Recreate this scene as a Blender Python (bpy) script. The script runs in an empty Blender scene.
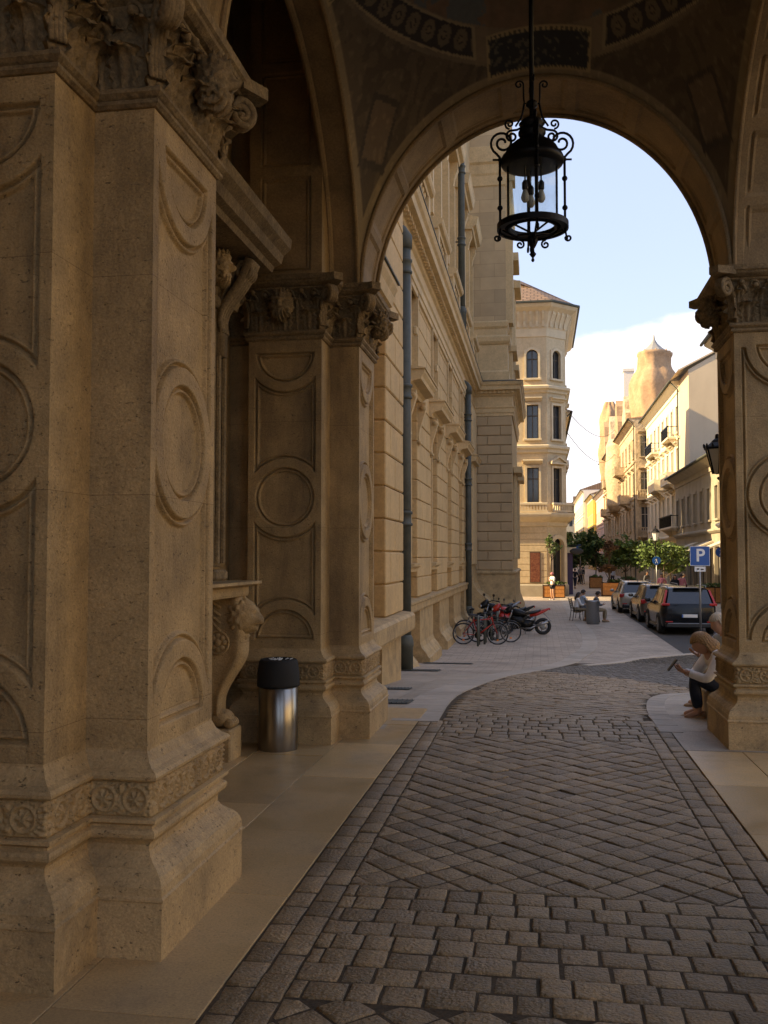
EXPOSURE = 1.45
import bpy, bmesh, math, random
from mathutils import Vector, Matrix, noise
import numpy as np
random.seed(7)
R = math.radians
PI = math.pi
sc = bpy.context.scene
COL = sc.collection

# ------------------------------------------------------------------ helpers
def lerp(a, b, t): return a + (b - a) * t
def sstep(a, b, x):
    t = min(1., max(0., (x - a) / (b - a))); return t * t * (3 - 2 * t)
def gz(Y):
    """height of the ground: level under the arcade, then the carriage ramp falls to the street"""
    t = min(1., max(0., (Y - 9.6) / 15.4))
    return -1.1 * (t * .8 + .2 * (3 * t * t - 2 * t ** 3))

class MB:
    def __init__(s): s.v = []; s.f = []; s.m = Matrix.Identity(4); s.mi = []; s.cur = 0; s.sm = []; s.smooth = False
    def add(s, vs, fs):
        o = len(s.v)
        s.v += [tuple(s.m @ Vector(p)) for p in vs]
        s.f += [tuple(i + o for i in f) for f in fs]
        s.mi += [s.cur] * len(fs); s.sm += [s.smooth] * len(fs)
    def box(s, x0, x1, y0, y1, z0, z1, c=0):
        if x0 > x1: x0, x1 = x1, x0
        if y0 > y1: y0, y1 = y1, y0
        if c <= 0:
            vs = [(x, y, z) for z in (z0, z1) for y in (y0, y1) for x in (x0, x1)]
            s.add(vs, [(0, 2, 3, 1), (4, 5, 7, 6), (0, 1, 5, 4), (2, 6, 7, 3), (0, 4, 6, 2), (1, 3, 7, 5)])
            return
        c = min(c, (x1 - x0) * .45, (y1 - y0) * .45, (z1 - z0) * .45)
        vs = []; idx = {}
        for iz, z in ((0, z0), (1, z1)):
            for iy, y in ((0, y0), (1, y1)):
                for ix, x in ((0, x0), (1, x1)):
                    sx, sy, sz = (1 - 2 * ix) * c, (1 - 2 * iy) * c, (1 - 2 * iz) * c
                    idx[ix, iy, iz] = len(vs)
                    vs += [(x, y + sy, z + sz), (x + sx, y, z + sz), (x + sx, y + sy, z)]
        g = lambda a, b, d, k: idx[a, b, d] + k
        fs = []
        for a in (0, 1):
            q = [g(a, 0, 0, 0), g(a, 1, 0, 0), g(a, 1, 1, 0), g(a, 0, 1, 0)]; fs.append(q if a else q[::-1])
            q = [g(0, a, 0, 1), g(0, a, 1, 1), g(1, a, 1, 1), g(1, a, 0, 1)]; fs.append(q if a else q[::-1])
            q = [g(0, 0, a, 2), g(1, 0, a, 2), g(1, 1, a, 2), g(0, 1, a, 2)]; fs.append(q if a else q[::-1])
        for a in (0, 1):
            for b in (0, 1):
                q = [g(a, b, 0, 0), g(a, b, 1, 0), g(a, b, 1, 1), g(a, b, 0, 1)]; fs.append(q if a == b else q[::-1])
                q = [g(a, 0, b, 0), g(a, 0, b, 2), g(a, 1, b, 2), g(a, 1, b, 0)]; fs.append(q if a == b else q[::-1])
                q = [g(0, a, b, 1), g(1, a, b, 1), g(1, a, b, 2), g(0, a, b, 2)]; fs.append(q if a == b else q[::-1])
                for d in (0, 1):
                    q = [g(a, b, d, 0), g(a, b, d, 1), g(a, b, d, 2)]; fs.append(q)
        s.add(vs, fs)
    def prism(s, poly, a, b, axis='z'):
        """poly of 2D points extruded between a and b along axis"""
        n = len(poly)
        def P(p, t):
            return {'z': (p[0], p[1], t), 'y': (p[0], t, p[1]), 'x': (t, p[0], p[1])}[axis]
        vs = [P(p, a) for p in poly] + [P(p, b) for p in poly]
        fs = [tuple(range(n))[::-1], tuple(range(n, 2 * n))]
        fs += [(i, (i + 1) % n, (i + 1) % n + n, i + n) for i in range(n)]
        s.add(vs, fs)
    def loft(s, rings, close=True, caps=True):
        n = len(rings[0]); vs = [p for r in rings for p in r]; fs = []
        for i in range(len(rings) - 1):
            for j in range(n if close else n - 1):
                k = (j + 1) % n
                fs.append((i * n + j, i * n + k, (i + 1) * n + k, (i + 1) * n + j))
        if caps and close:
            fs.append(tuple(range(n))[::-1]); fs.append(tuple(range((len(rings) - 1) * n, len(rings) * n)))
        s.add(vs, fs)
    def tube(s, pts, r, n=8, caps=True):
        pts = [Vector(p) for p in pts]
        if not hasattr(r, '__len__'): r = [r] * len(pts)
        rings = []; up = None
        for i, p in enumerate(pts):
            d = (pts[min(i + 1, len(pts) - 1)] - pts[max(i - 1, 0)])
            if d.length < 1e-9: d = Vector((0, 0, 1))
            d.normalize()
            if up is None:
                up = Vector((0, 0, 1)) if abs(d.z) < .9 else Vector((1, 0, 0))
            e = d.cross(up)
            if e.length < 1e-6: e = d.cross(Vector((0, 1, 0)))
            e.normalize(); up = e.cross(d).normalized()
            rings.append([tuple(p + (e * math.cos(2 * PI * k / n) + up * math.sin(2 * PI * k / n)) * r[i]) for k in range(n)])
        s.loft(rings, True, caps)
    def lathe(s, prof, n=24, c=(0, 0, 0), a0=0, a1=2 * PI, axis='z'):
        full = abs(a1 - a0 - 2 * PI) < 1e-6
        m = n if full else n + 1
        rings = []
        for r, z in prof:
            ring = []
            for k in range(m):
                a = a0 + (a1 - a0) * k / n
                x, y = r * math.cos(a), r * math.sin(a)
                p = {'z': (x, y, z), 'x': (z, x, y), 'y': (x, z, y)}[axis]
                ring.append((p[0] + c[0], p[1] + c[1], p[2] + c[2]))
            rings.append(ring)
        s.loft(rings, full, full)
    def sphere(s, c, r, n=12, m=8, fn=None):
        if not hasattr(r, '__len__'): r = (r, r, r)
        rings = []
        for i in range(m + 1):
            th = PI * i / m * .998 + .001 * PI
            ring = []
            for k in range(n):
                a = 2 * PI * k / n
                d = Vector((math.sin(th) * math.cos(a), math.sin(th) * math.sin(a), math.cos(th)))
                q = Vector((d.x * r[0], d.y * r[1], d.z * r[2]))
                if fn: q = fn(d, q)
                ring.append((c[0] + q.x, c[1] + q.y, c[2] + q.z))
            rings.append(ring[::-1])
        s.loft(rings, True, True)
    def grid(s, P, nu, nv):
        """P(i/nu, j/nv) -> point"""
        vs = [P(i / nu, j / nv) for j in range(nv + 1) for i in range(nu + 1)]
        w = nu + 1
        s.add(vs, [(j * w + i, j * w + i + 1, (j + 1) * w + i + 1, (j + 1) * w + i) for j in range(nv) for i in range(nu)])
    def build(s, name, mat, parent=None, smooth=None, world=True, label=None):
        me = bpy.data.meshes.new(name)
        me.from_pydata(s.v, [], s.f)
        mats = mat if isinstance(mat, (list, tuple)) else [mat]
        for m in mats: me.materials.append(m)
        if any(s.mi): me.polygons.foreach_set('material_index', s.mi)
        if smooth is None: smooth = s.sm
        else: smooth = [smooth] * len(s.f)
        me.polygons.foreach_set('use_smooth', smooth)
        me.update()
        o = bpy.data.objects.new(name, me); COL.objects.link(o)
        if parent is not None:
            o.parent = parent
            if world:
                w = Vector((0, 0, 0)); q = parent
                while q is not None: w += q.location; q = q.parent
                me.transform(Matrix.Translation(-w))
        if label: o['label'] = label
        return o

def tag(o, label=None, cat=None, group=None, kind=None):
    if label: o['label'] = label
    if cat: o['category'] = cat
    if group: o['group'] = group
    if kind: o['kind'] = kind
    return o
def thing(name, label, cat, loc=(0, 0, 0), rz=0, group=None):
    o = bpy.data.objects.new(name, None); COL.objects.link(o)
    o.location = loc; o.rotation_euler = (0, 0, rz); o.empty_display_size = .2
    return tag(o, label, cat, group)
def recenter(o):
    """move a world-built single-mesh thing's origin to its base"""
    vs = [v.co for v in o.data.vertices]
    c = Vector(((min(v.x for v in vs) + max(v.x for v in vs)) / 2, (min(v.y for v in vs) + max(v.y for v in vs)) / 2, min(v.z for v in vs)))
    o.data.transform(Matrix.Translation(-c)); o.location = c
    return o
def dup(o, loc=None, rz=None, label=None, parent=None):
    kids = list(o.children)
    c = o.copy(); COL.objects.link(c)
    if parent is not None: c.parent = parent
    if loc is not None: c.location = loc
    if rz is not None: c.rotation_euler = (0, 0, rz)
    if label: c['label'] = label
    for k in kids: dup(k, parent=c)
    return c

# ------------------------------------------------------------------ materials
def lin(c): return tuple(c) + (1,)
def mat(name, col, rough=.7, var=.12, scale=6., bump=.0, bscale=40., metal=0., stain=None, stain_amt=.0, spec=.4, pits=0., col2=None, island=0., streak=False, **kw):
    m = bpy.data.materials.new(name); m.use_nodes = True
    nt = m.node_tree; N = nt.nodes; L = nt.links
    b = N['Principled BSDF']
    b.inputs['Roughness'].default_value = rough; b.inputs['Metallic'].default_value = metal
    b.inputs['Specular IOR Level'].default_value = spec
    geo = N.new('ShaderNodeNewGeometry')
    pos = geo.outputs['Position']
    if kw.get('obj'):
        tc = N.new('ShaderNodeTexCoord'); pos = tc.outputs['Object']
    n1 = N.new('ShaderNodeTexNoise'); n1.inputs['Scale'].default_value = scale; n1.inputs['Detail'].default_value = 6; n1.inputs['Roughness'].default_value = .65
    L.new(pos, n1.inputs['Vector'])
    mx = N.new('ShaderNodeMix'); mx.data_type = 'RGBA'
    c2 = col2 if col2 else tuple(min(1, x * (1 + var)) for x in col)
    c1 = tuple(x * (1 - var) for x in col) if not col2 else col
    mx.inputs['A'].default_value = lin(c1); mx.inputs['B'].default_value = lin(c2)
    mr = N.new('ShaderNodeMapRange'); mr.inputs['From Min'].default_value = .3; mr.inputs['From Max'].default_value = .7
    L.new(n1.outputs['Fac'], mr.inputs['Value']); L.new(mr.outputs['Result'], mx.inputs['Factor'])
    out = mx.outputs['Result']
    if stain:
        n2 = N.new('ShaderNodeTexNoise'); n2.inputs['Scale'].default_value = kw.get('sscale', 1.1); n2.inputs['Detail'].default_value = 8; n2.inputs['Roughness'].default_value = .7
        v = pos
        if streak:
            mp = N.new('ShaderNodeMapping'); mp.inputs['Scale'].default_value = (1, 1, .22); L.new(pos, mp.inputs['Vector']); v = mp.outputs['Vector']
        L.new(v, n2.inputs['Vector'])
        r2 = N.new('ShaderNodeMapRange'); r2.inputs['From Min'].default_value = .48; r2.inputs['From Max'].default_value = .72; r2.inputs['To Max'].default_value = stain_amt
        L.new(n2.outputs['Fac'], r2.inputs['Value'])
        m2 = N.new('ShaderNodeMix'); m2.data_type = 'RGBA'; m2.inputs['B'].default_value = lin(stain)
        L.new(out, m2.inputs['A']); L.new(r2.outputs['Result'], m2.inputs['Factor']); out = m2.outputs['Result']
    if island:
        ri = N.new('ShaderNodeMapRange'); ri.inputs['To Min'].default_value = 1 - island; ri.inputs['To Max'].default_value = 1 + island
        L.new(geo.outputs['Random Per Island'], ri.inputs['Value'])
        hs = N.new('ShaderNodeHueSaturation'); L.new(ri.outputs['Result'], hs.inputs['Value']); L.new(out, hs.inputs['Color']); out = hs.outputs['Color']
    if kw.get('speck', .0):
        ns = N.new('ShaderNodeTexNoise'); ns.inputs['Scale'].default_value = kw.get('spscale', 150); ns.inputs['Detail'].default_value = 4; ns.inputs['Roughness'].default_value = .8; L.new(pos, ns.inputs['Vector'])
        rs_ = N.new('ShaderNodeMapRange'); rs_.inputs['From Min'].default_value = .3; rs_.inputs['From Max'].default_value = .7; rs_.inputs['To Min'].default_value = 1 - kw['speck']; rs_.inputs['To Max'].default_value = 1 + kw['speck']; L.new(ns.outputs['Fac'], rs_.inputs['Value'])
        ms = N.new('ShaderNodeMix'); ms.data_type = 'RGBA'; ms.blend_type = 'MULTIPLY'; ms.inputs['Factor'].default_value = 1; L.new(out, ms.inputs['A']); L.new(rs_.outputs['Result'], ms.inputs['B']); out = ms.outputs['Result']
    height = None
    if bump:
        n3 = N.new('ShaderNodeTexNoise'); n3.inputs['Scale'].default_value = bscale; n3.inputs['Detail'].default_value = 5
        L.new(pos, n3.inputs['Vector']); height = n3.outputs['Fac']
    if pits:
        vo = N.new('ShaderNodeTexNoise'); vo.inputs['Scale'].default_value = kw.get('pscale', 55); vo.inputs['Detail'].default_value = 3; vo.inputs['Roughness'].default_value = .8
        mp = N.new('ShaderNodeMapping'); mp.inputs['Scale'].default_value = (1, 1, 1.8); L.new(pos, mp.inputs['Vector']); L.new(mp.outputs['Vector'], vo.inputs['Vector'])
        r3 = N.new('ShaderNodeMapRange'); r3.inputs['From Min'].default_value = .30; r3.inputs['From Max'].default_value = .40; r3.inputs['To Min'].default_value = 1 - pits; r3.inputs['To Max'].default_value = 1
        L.new(vo.outputs['Fac'], r3.inputs['Value'])
        mm = N.new('ShaderNodeMix'); mm.data_type = 'RGBA'; mm.blend_type = 'MULTIPLY'; mm.inputs['Factor'].default_value = 1
        L.new(out, mm.inputs['A']); L.new(r3.outputs['Result'], mm.inputs['B']); out = mm.outputs['Result']
        if height is not None:
            ad = N.new('ShaderNodeMath'); ad.operation = 'MULTIPLY_ADD'; ad.inputs[1].default_value = 1.2
            L.new(r3.outputs['Result'], ad.inputs[0]); L.new(height, ad.inputs[2]); height = ad.outputs[0]
    if kw.get('brick'):
        bw, bh, ms, mc, plane = kw['brick']
        bt = N.new('ShaderNodeTexBrick'); bt.inputs['Scale'].default_value = 1; bt.inputs['Brick Width'].default_value = bw; bt.inputs['Row Height'].default_value = bh
        bt.inputs['Mortar Size'].default_value = ms; bt.inputs['Mortar Smooth'].default_value = .3
        sx = N.new('ShaderNodeSeparateXYZ'); cx = N.new('ShaderNodeCombineXYZ'); L.new(pos, sx.inputs[0])
        a, c = {'xy': ('X', 'Y'), 'xz': ('X', 'Z'), 'yz': ('Y', 'Z'), 'yx': ('Y', 'X')}[plane]
        L.new(sx.outputs[a], cx.inputs['X']); L.new(sx.outputs[c], cx.inputs['Y'])
        v = cx.outputs[0]
        if kw.get('rot'):
            mp = N.new('ShaderNodeMapping'); mp.inputs['Rotation'].default_value = (0, 0, kw['rot']); L.new(v, mp.inputs['Vector']); v = mp.outputs['Vector']
        L.new(v, bt.inputs['Vector'])
        bv = kw.get('bvar', .14); bt.inputs['Color1'].default_value = (1 - bv, 1 - bv, 1 - bv, 1); bt.inputs['Color2'].default_value = (1 + bv, 1 + bv * .9, 1 + bv * .8, 1); bt.inputs['Mortar'].default_value = lin(mc)
        mm = N.new('ShaderNodeMix'); mm.data_type = 'RGBA'; mm.blend_type = 'MULTIPLY'; mm.inputs['Factor'].default_value = 1
        L.new(out, mm.inputs['A']); L.new(bt.outputs['Color'], mm.inputs['B']); out = mm.outputs['Result']
    if kw.get('vcol'):
        at = N.new('ShaderNodeAttribute'); at.attribute_name = 'Col'
        mm = N.new('ShaderNodeMix'); mm.data_type = 'RGBA'; mm.blend_type = 'MULTIPLY'; mm.inputs['Factor'].default_value = 1
        L.new(out, mm.inputs['A']); L.new(at.outputs['Color'], mm.inputs['B']); out = mm.outputs['Result']
    L.new(out, b.inputs['Base Color'])
    if height is not None:
        bp = N.new('ShaderNodeBump'); bp.inputs['Strength'].default_value = bump; bp.inputs['Distance'].default_value = kw.get('bdist', .01)
        L.new(height, bp.inputs['Height']); L.new(bp.outputs['Normal'], b.inputs['Normal'])
    if kw.get('rvar'):
        rr = N.new('ShaderNodeMapRange'); rr.inputs['From Min'].default_value = .35; rr.inputs['From Max'].default_value = .65
        rr.inputs['To Min'].default_value = rough - kw['rvar']; rr.inputs['To Max'].default_value = rough + kw['rvar']
        L.new(n1.outputs['Fac'], rr.inputs['Value']); L.new(rr.outputs['Result'], b.inputs['Roughness'])
    return m
def plain(name, col, rough=.5, metal=0., spec=.5, **kw):
    return mat(name, col, rough, var=kw.pop('var', .06), scale=kw.pop('scale', 12), metal=metal, spec=spec, obj=True, **kw)

M = {}
M['stone'] = mat('travertine', (.40, .27, .128), .7, speck=.30, spscale=95, var=.30, scale=3.2, bump=.6, bscale=60, stain=(.17, .11, .055), stain_amt=.9, pits=.6, pscale=34, streak=True, sscale=2.6, brick=(9, .93, .0018, (.6, .55, .5), 'xz'), bvar=.04)
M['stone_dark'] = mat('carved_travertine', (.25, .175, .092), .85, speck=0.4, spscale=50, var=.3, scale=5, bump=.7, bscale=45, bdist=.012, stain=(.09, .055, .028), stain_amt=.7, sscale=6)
M['stone_upper'] = mat('darker_travertine', (.30, .205, .105), .8, speck=.25, spscale=60, var=.25, scale=2.4, bump=.4, bscale=50, stain=(.13, .09, .05), stain_amt=.7, sscale=1.4)  # darker travertine for the arches and upper piers
M['base_stone'] = mat('worn_base_stone', (.46, .315, .155), .66, speck=0.28, spscale=90, var=.2, scale=3.5, bump=.5, bscale=50, stain=(.20, .14, .075), stain_amt=.85, pits=.7, pscale=26, sscale=3)
M['floor'] = mat('floor_slab_stone', (.55, .365, .175), .42, speck=0.25, spscale=90, var=.16, scale=2.2, bump=.08, bscale=30, stain=(.27, .19, .11), stain_amt=.8, island=.2, rvar=.14, pits=.4)
M['floor_grey'] = mat('grey_slab_stone', (.40, .33, .25), .6, speck=0.25, spscale=60, var=.14, scale=3, bump=.15, bscale=40, stain=(.2, .16, .11), stain_amt=.5, island=.13)
M['sett'] = mat('granite_sett', (.25, .165, .08), .48, speck=0.45, spscale=110, var=.38, scale=26, bump=1.0, bscale=70, stain=(.34, .25, .16), stain_amt=.6, island=.26, bdist=.012, sscale=2.4, rvar=.12, spec=.5)
M['sett_bed'] = mat('sett_joint_dirt', (.075, .05, .027), .95, var=.3, scale=30, bump=.5, bscale=60)
M['sett_small'] = mat('small_grey_sett', (.15, .13, .105), .62, speck=0.3, spscale=60, var=.3, scale=14, bump=.5, bscale=70, island=.35)
M['pave'] = mat('street_paver', (.44, .355, .27), .68, speck=0.2, spscale=12, var=.12, scale=1.2, bump=.1, bscale=30, stain=(.2, .165, .125), stain_amt=.6, brick=(.4, .2, .008, (.55, .52, .5), 'xy'), rot=.0, sscale=.7)
M['pave_diag'] = mat('street_paver_diagonal', (.43, .35, .27), .68, speck=0.2, spscale=12, var=.12, scale=1.2, bump=.1, bscale=30, stain=(.2, .165, .125), stain_amt=.6, brick=(.4, .2, .008, (.55, .52, .5), 'xy'), rot=R(38), sscale=.8)
M['kerb'] = mat('kerb_stone', (.42, .355, .28), .7, var=.15, scale=4, bump=.2, bscale=40, island=.12)
M['asphalt'] = mat('asphalt', (.07, .065, .06), .85, var=.2, scale=30, bump=.4, bscale=120)
M['ground'] = mat('ground_surface', (.17, .15, .12), .85, var=.2, scale=3, bump=.2)
M['facade'] = mat('ochre_render_facade', (.54, .365, .175), .8, speck=0.16, spscale=14, var=.12, scale=1.2, bump=.15, bscale=25, stain=(.33, .23, .12), stain_amt=.5, streak=True, sscale=1.2)
M['facade_trim'] = mat('pale_stone_trim', (.58, .415, .22), .75, speck=0.16, spscale=14, var=.12, scale=2, bump=.1, bscale=25, stain=(.36, .26, .14), stain_amt=.5, streak=True)
M['facade_grey'] = mat('grey_ochre_wall', (.42, .30, .17), .8, var=.1, scale=.8, bump=.1, stain=(.3, .22, .13), stain_amt=.4)
M['corner'] = mat('warm_cream_render', (.60, .47, .30), .8, speck=0.14, spscale=6, var=.1, scale=1, bump=.12, bscale=20, stain=(.45, .32, .17), stain_amt=.45, streak=True)
M['corner_trim'] = mat('cream_stucco_trim', (.66, .54, .37), .8, var=.1, scale=2, stain=(.5, .37, .2), stain_amt=.4)
M['cream'] = mat('pale_cream_render', (.72, .64, .50), .8, speck=0.1, spscale=4, var=.06, scale=.7, stain=(.6, .48, .32), stain_amt=.4, streak=True)
M['cream_trim'] = mat('pale_cream_trim', (.76, .66, .50), .8, var=.05)
M['firewall'] = mat('beige_firewall', (.62, .49, .34), .85, var=.05, scale=.5, stain=(.5, .38, .26), stain_amt=.3, streak=True)
M['stonegrey'] = mat('grey_stone_house', (.40, .345, .26), .8, var=.12, scale=1, stain=(.25, .21, .15), stain_amt=.5)
M['netting'] = mat('scaffold_netting', (.42, .26, .15), .85, speck=.2, spscale=3, var=.14, scale=1.0, bump=.3, bscale=1.6, stain=(.40, .26, .15), stain_amt=.5, bdist=.2, sscale=.6)
M['tower'] = mat('sandstone_house', (.52, .40, .26), .8, speck=0.3, spscale=2.5, var=.15, scale=.8, stain=(.36, .26, .16), stain_amt=.6, bump=.3, bscale=3, bdist=.2)
M['yellow'] = mat('yellow_render', (.78, .55, .12), .8, var=.06)
M['pink'] = mat('pink_render', (.72, .50, .42), .8, var=.06)
M['white_r'] = mat('white_render', (.74, .68, .60), .8, var=.06)
M['roof'] = mat('clay_roof_tile', (.22, .14, .095), .8, var=.2, scale=6, bump=.3, brick=(.5, .4, .05, (.4, .4, .4), 'xy'))
M['roof_grey'] = mat('grey_sheet_roof', (.26, .25, .24), .5, var=.15, scale=2)
M['zinc'] = mat('aged_zinc', (.075, .08, .066), .65, var=.25, scale=5, metal=.1, stain=(.10, .10, .09), stain_amt=.6)
M['iron'] = mat('black_wrought_iron', (.012, .011, .010), .45, var=.3, scale=20, metal=.6)
M['steel'] = mat('brushed_steel', (.36, .33, .29), .28, var=.12, scale=3, metal=1., obj=True)
M['blackplastic'] = plain('black_plastic', (.012, .012, .013), .42)
M['rubber'] = plain('black_rubber', (.015, .015, .015), .8)
M['greymetal'] = plain('grey_metal', (.28, .28, .28), .4, .7)
M['chrome'] = plain('chrome', (.6, .6, .6), .15, 1.)
M['darkglass'] = plain('dark_window_glass', (.02, .022, .024), .08, 0., .8)
M['winglass'] = mat('window_glass_reflecting', (.045, .05, .055), .1, var=.3, scale=.8, spec=.8)
M['frame_dark'] = plain('dark_window_frame', (.07, .055, .04), .6)
M['frame_white'] = plain('white_window_frame', (.55, .5, .42), .6)
M['wood'] = mat('orange_planter_wood', (.52, .22, .065), .6, var=.25, scale=9, bump=.2, obj=True)
M['bark'] = mat('bark', (.10, .07, .045), .9, var=.3, scale=14, bump=.6)
M['leaf'] = mat('leaf_green', (.085, .135, .03), .6, var=.5, scale=3, island=.5)
M['leaf_dark'] = mat('leaf_dark_green', (.055, .10, .03), .6, var=.5, scale=3, island=.5)
M['leaf_brown'] = mat('dry_brown_foliage', (.13, .075, .04), .8, var=.4, scale=3, island=.4)
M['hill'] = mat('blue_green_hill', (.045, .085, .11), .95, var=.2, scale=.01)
M['red'] = plain('red_paint', (.42, .022, .012), .3)
M['orange'] = plain('orange_reflector', (.8, .2, .02), .4)
M['blue'] = plain('sign_blue', (.008, .09, .33), .4)
M['white'] = plain('white_paint', (.8, .8, .78), .5)
M['tail'] = plain('tail_light_red', (.45, .02, .015), .2)
M['plate'] = plain('number_plate_white', (.7, .7, .68), .4)
M['poster'] = mat('dark_red_poster', (.10, .018, .012), .4, var=.6, scale=9, col2=(.30, .12, .06))
M['paint_black'] = plain('black_car_paint', (.008, .009, .011), .2, 0., .35)
M['paint_tan'] = plain('brown_grey_car_paint', (.17, .135, .10), .22, .4, .6)
M['paint_silver'] = plain('silver_car_paint', (.42, .38, .32), .25, .5, .6)
M['skin'] = plain('skin', (.50, .27, .17), .55)
M['hair_blond'] = mat('blond_hair', (.36, .21, .09), .5, var=.5, scale=60, bump=1.0, bscale=120, obj=True)
M['hair_grey'] = mat('greyish_blond_hair', (.50, .40, .28), .6, var=.2, scale=30, bump=.5, bscale=60, obj=True)
M['hair_dark'] = plain('dark_hair', (.03, .018, .012), .55)
M['shirt_white'] = mat('white_shirt_cloth', (.85, .81, .77), .8, var=.1, scale=9, bump=.6, bscale=14, obj=True, bdist=.02)
M['shirt_blue'] = plain('pale_blue_shirt', (.42, .48, .56), .8)
M['jeans'] = mat('dark_navy_trousers', (.016, .02, .034), .85, var=.3, scale=12, bump=.4, bscale=20, obj=True, bdist=.02)
M['shoe'] = plain('beige_shoe_leather', (.42, .27, .15), .6)
M['black_cloth'] = plain('black_cloth', (.015, .015, .018), .85)
M['khaki'] = plain('khaki_cloth', (.30, .22, .13), .85)
M['grey_cloth'] = plain('grey_cloth', (.12, .12, .13), .85)
M['pink_cloth'] = plain('pink_cap_cloth', (.6, .20, .22), .8)
M['bulb'] = plain('frosted_bulb_glass', (.7, .68, .62), .3)
M['cable'] = plain('cable_black', (.02, .02, .02), .7)
M['awning'] = plain('cream_awning_cloth', (.62, .55, .42), .8)
M['purple'] = plain('purple_shop_front', (.07, .045, .10), .6)
M['shopsign'] = plain('dark_oval_shop_sign', (.02, .02, .02), .5)

def glass_mat():
    m = bpy.data.materials.new('clear_lantern_glass'); m.use_nodes = True
    nt = m.node_tree; N = nt.nodes; L = nt.links
    N.remove(N['Principled BSDF'])
    g = N.new('ShaderNodeBsdfGlossy'); g.inputs['Roughness'].default_value = .05; g.inputs['Color'].default_value = (.8, .85, .9, 1)
    t = N.new('ShaderNodeBsdfTransparent'); t.inputs['Color'].default_value = (.93, .95, .95, 1)
    fr = N.new('ShaderNodeValue'); fr.outputs[0].default_value = .06
    mx = N.new('ShaderNodeMixShader'); L.new(fr.outputs[0], mx.inputs[0]); L.new(t.outputs[0], mx.inputs[1]); L.new(g.outputs[0], mx.inputs[2])
    L.new(mx.outputs[0], N['Material Output'].inputs['Surface'])
    return m
M['glass'] = glass_mat()
# ------------------------------------------------------------------ arcade
CAPZ = 4.05; ZS = 4.03; ZTOP = 6.9
VC = 6.45          # centre of the vaulted bay
BAY = 4.64

def off_poly(poly, o):
    n = len(poly); out = []
    for i in range(n):
        a, b, c = poly[i - 1], poly[i], poly[(i + 1) % n]
        def nrm(p, q):
            d = math.hypot(q[0] - p[0], q[1] - p[1]); return ((q[1] - p[1]) / d, -(q[0] - p[0]) / d)
        n1, n2 = nrm(a, b), nrm(b, c)
        out.append((b[0] + o * (n1[0] + n2[0]), b[1] + o * (n1[1] + n2[1])))
    return out
def sweep(mb, poly, prof, cap0=False, cap1=True):
    rings = [[(x, y, z) for x, y in off_poly(poly, o)] for o, z in prof]
    n = len(poly)
    mb.loft(rings, True, False)
    if cap1: mb.add(rings[-1], [tuple(range(n))])
    if cap0: mb.add(rings[0], [tuple(range(n))[::-1]])
def face_grid(mb, a, b, z0, z1, res, fn, resz=None):
    """height field on the vertical face a->b (outward normal to the right of a->b)"""
    L = math.hypot(b[0] - a[0], b[1] - a[1]); t = ((b[0] - a[0]) / L, (b[1] - a[1]) / L); nx, ny = t[1], -t[0]
    nu = max(1, int(L / res)); nv = max(1, int((z1 - z0) / (resz or res)))
    def P(u, v):
        s = u * L; z = lerp(z0, z1, v); h = fn(s, z, L) if fn else 0
        if u in (0, 1) or v in (0, 1): h = 0
        return (a[0] + t[0] * s + nx * h, a[1] + t[1] * s + ny * h, z)
    if fn is None: nu = nv = 1
    mb.grid(P, nu, nv)
def prof(s, d=.02):
    if s <= 0: return 0
    if s < .010: return -d * 1.15 * s / .010
    if s < .026: return -d * 1.15 + d * .85 * sstep(.010, .026, s)
    if s < .042: return lerp(-d * .30, -d, sstep(.030, .042, s))
    return -d
def circle_panels(s, z, L):
    c = L / 2; rd = .265; rb = .345; mg = .055
    d1 = math.hypot(s - c, z - 2.12); d0 = math.hypot(s - c, z - .88); d2 = math.hypot(s - c, z - 3.40)
    k = max(rd - d1, min(rd - d0, z - .88), min(rd - d2, 3.40 - z))
    A = min(s - mg, L - mg - s, d1 - rb, d0 - rb, d2 - rb, z - .9, 3.38 - z)
    return prof(max(k, A), .032)
def frieze_relief(s, z, L):
    n = max(1, round(L / .17)); w = L / n; x = (s % w) - w / 2; y = z - .616
    r = math.hypot(x, y); th = math.atan2(y, x)
    h = .010 * math.exp(-((r - .050) / .008) ** 2)
    if r < .045: h += .010 * (.5 + .5 * math.cos(6 * th)) * sstep(.045, .02, r) * sstep(.0, .012, r) + .008 * math.exp(-(r / .012) ** 2)
    if r > .058:
        e = abs(x) - .058
        q = abs(math.sin(th * 7 + y * 60))
        h += .009 * q * sstep(.058, .066, r)
        h += .006 * noise.noise(Vector((s * 60, z * 60, 3)))
    if abs(y) > .062: h = .004
    return h
def rect_panels(z0, zh, m=.09):
    def fn(s, z, L):
        k = (z - z0) % zh
        return prof(min(s - m, L - m - s, k - .05, zh - .05 - k), .02)
    return fn

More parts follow.
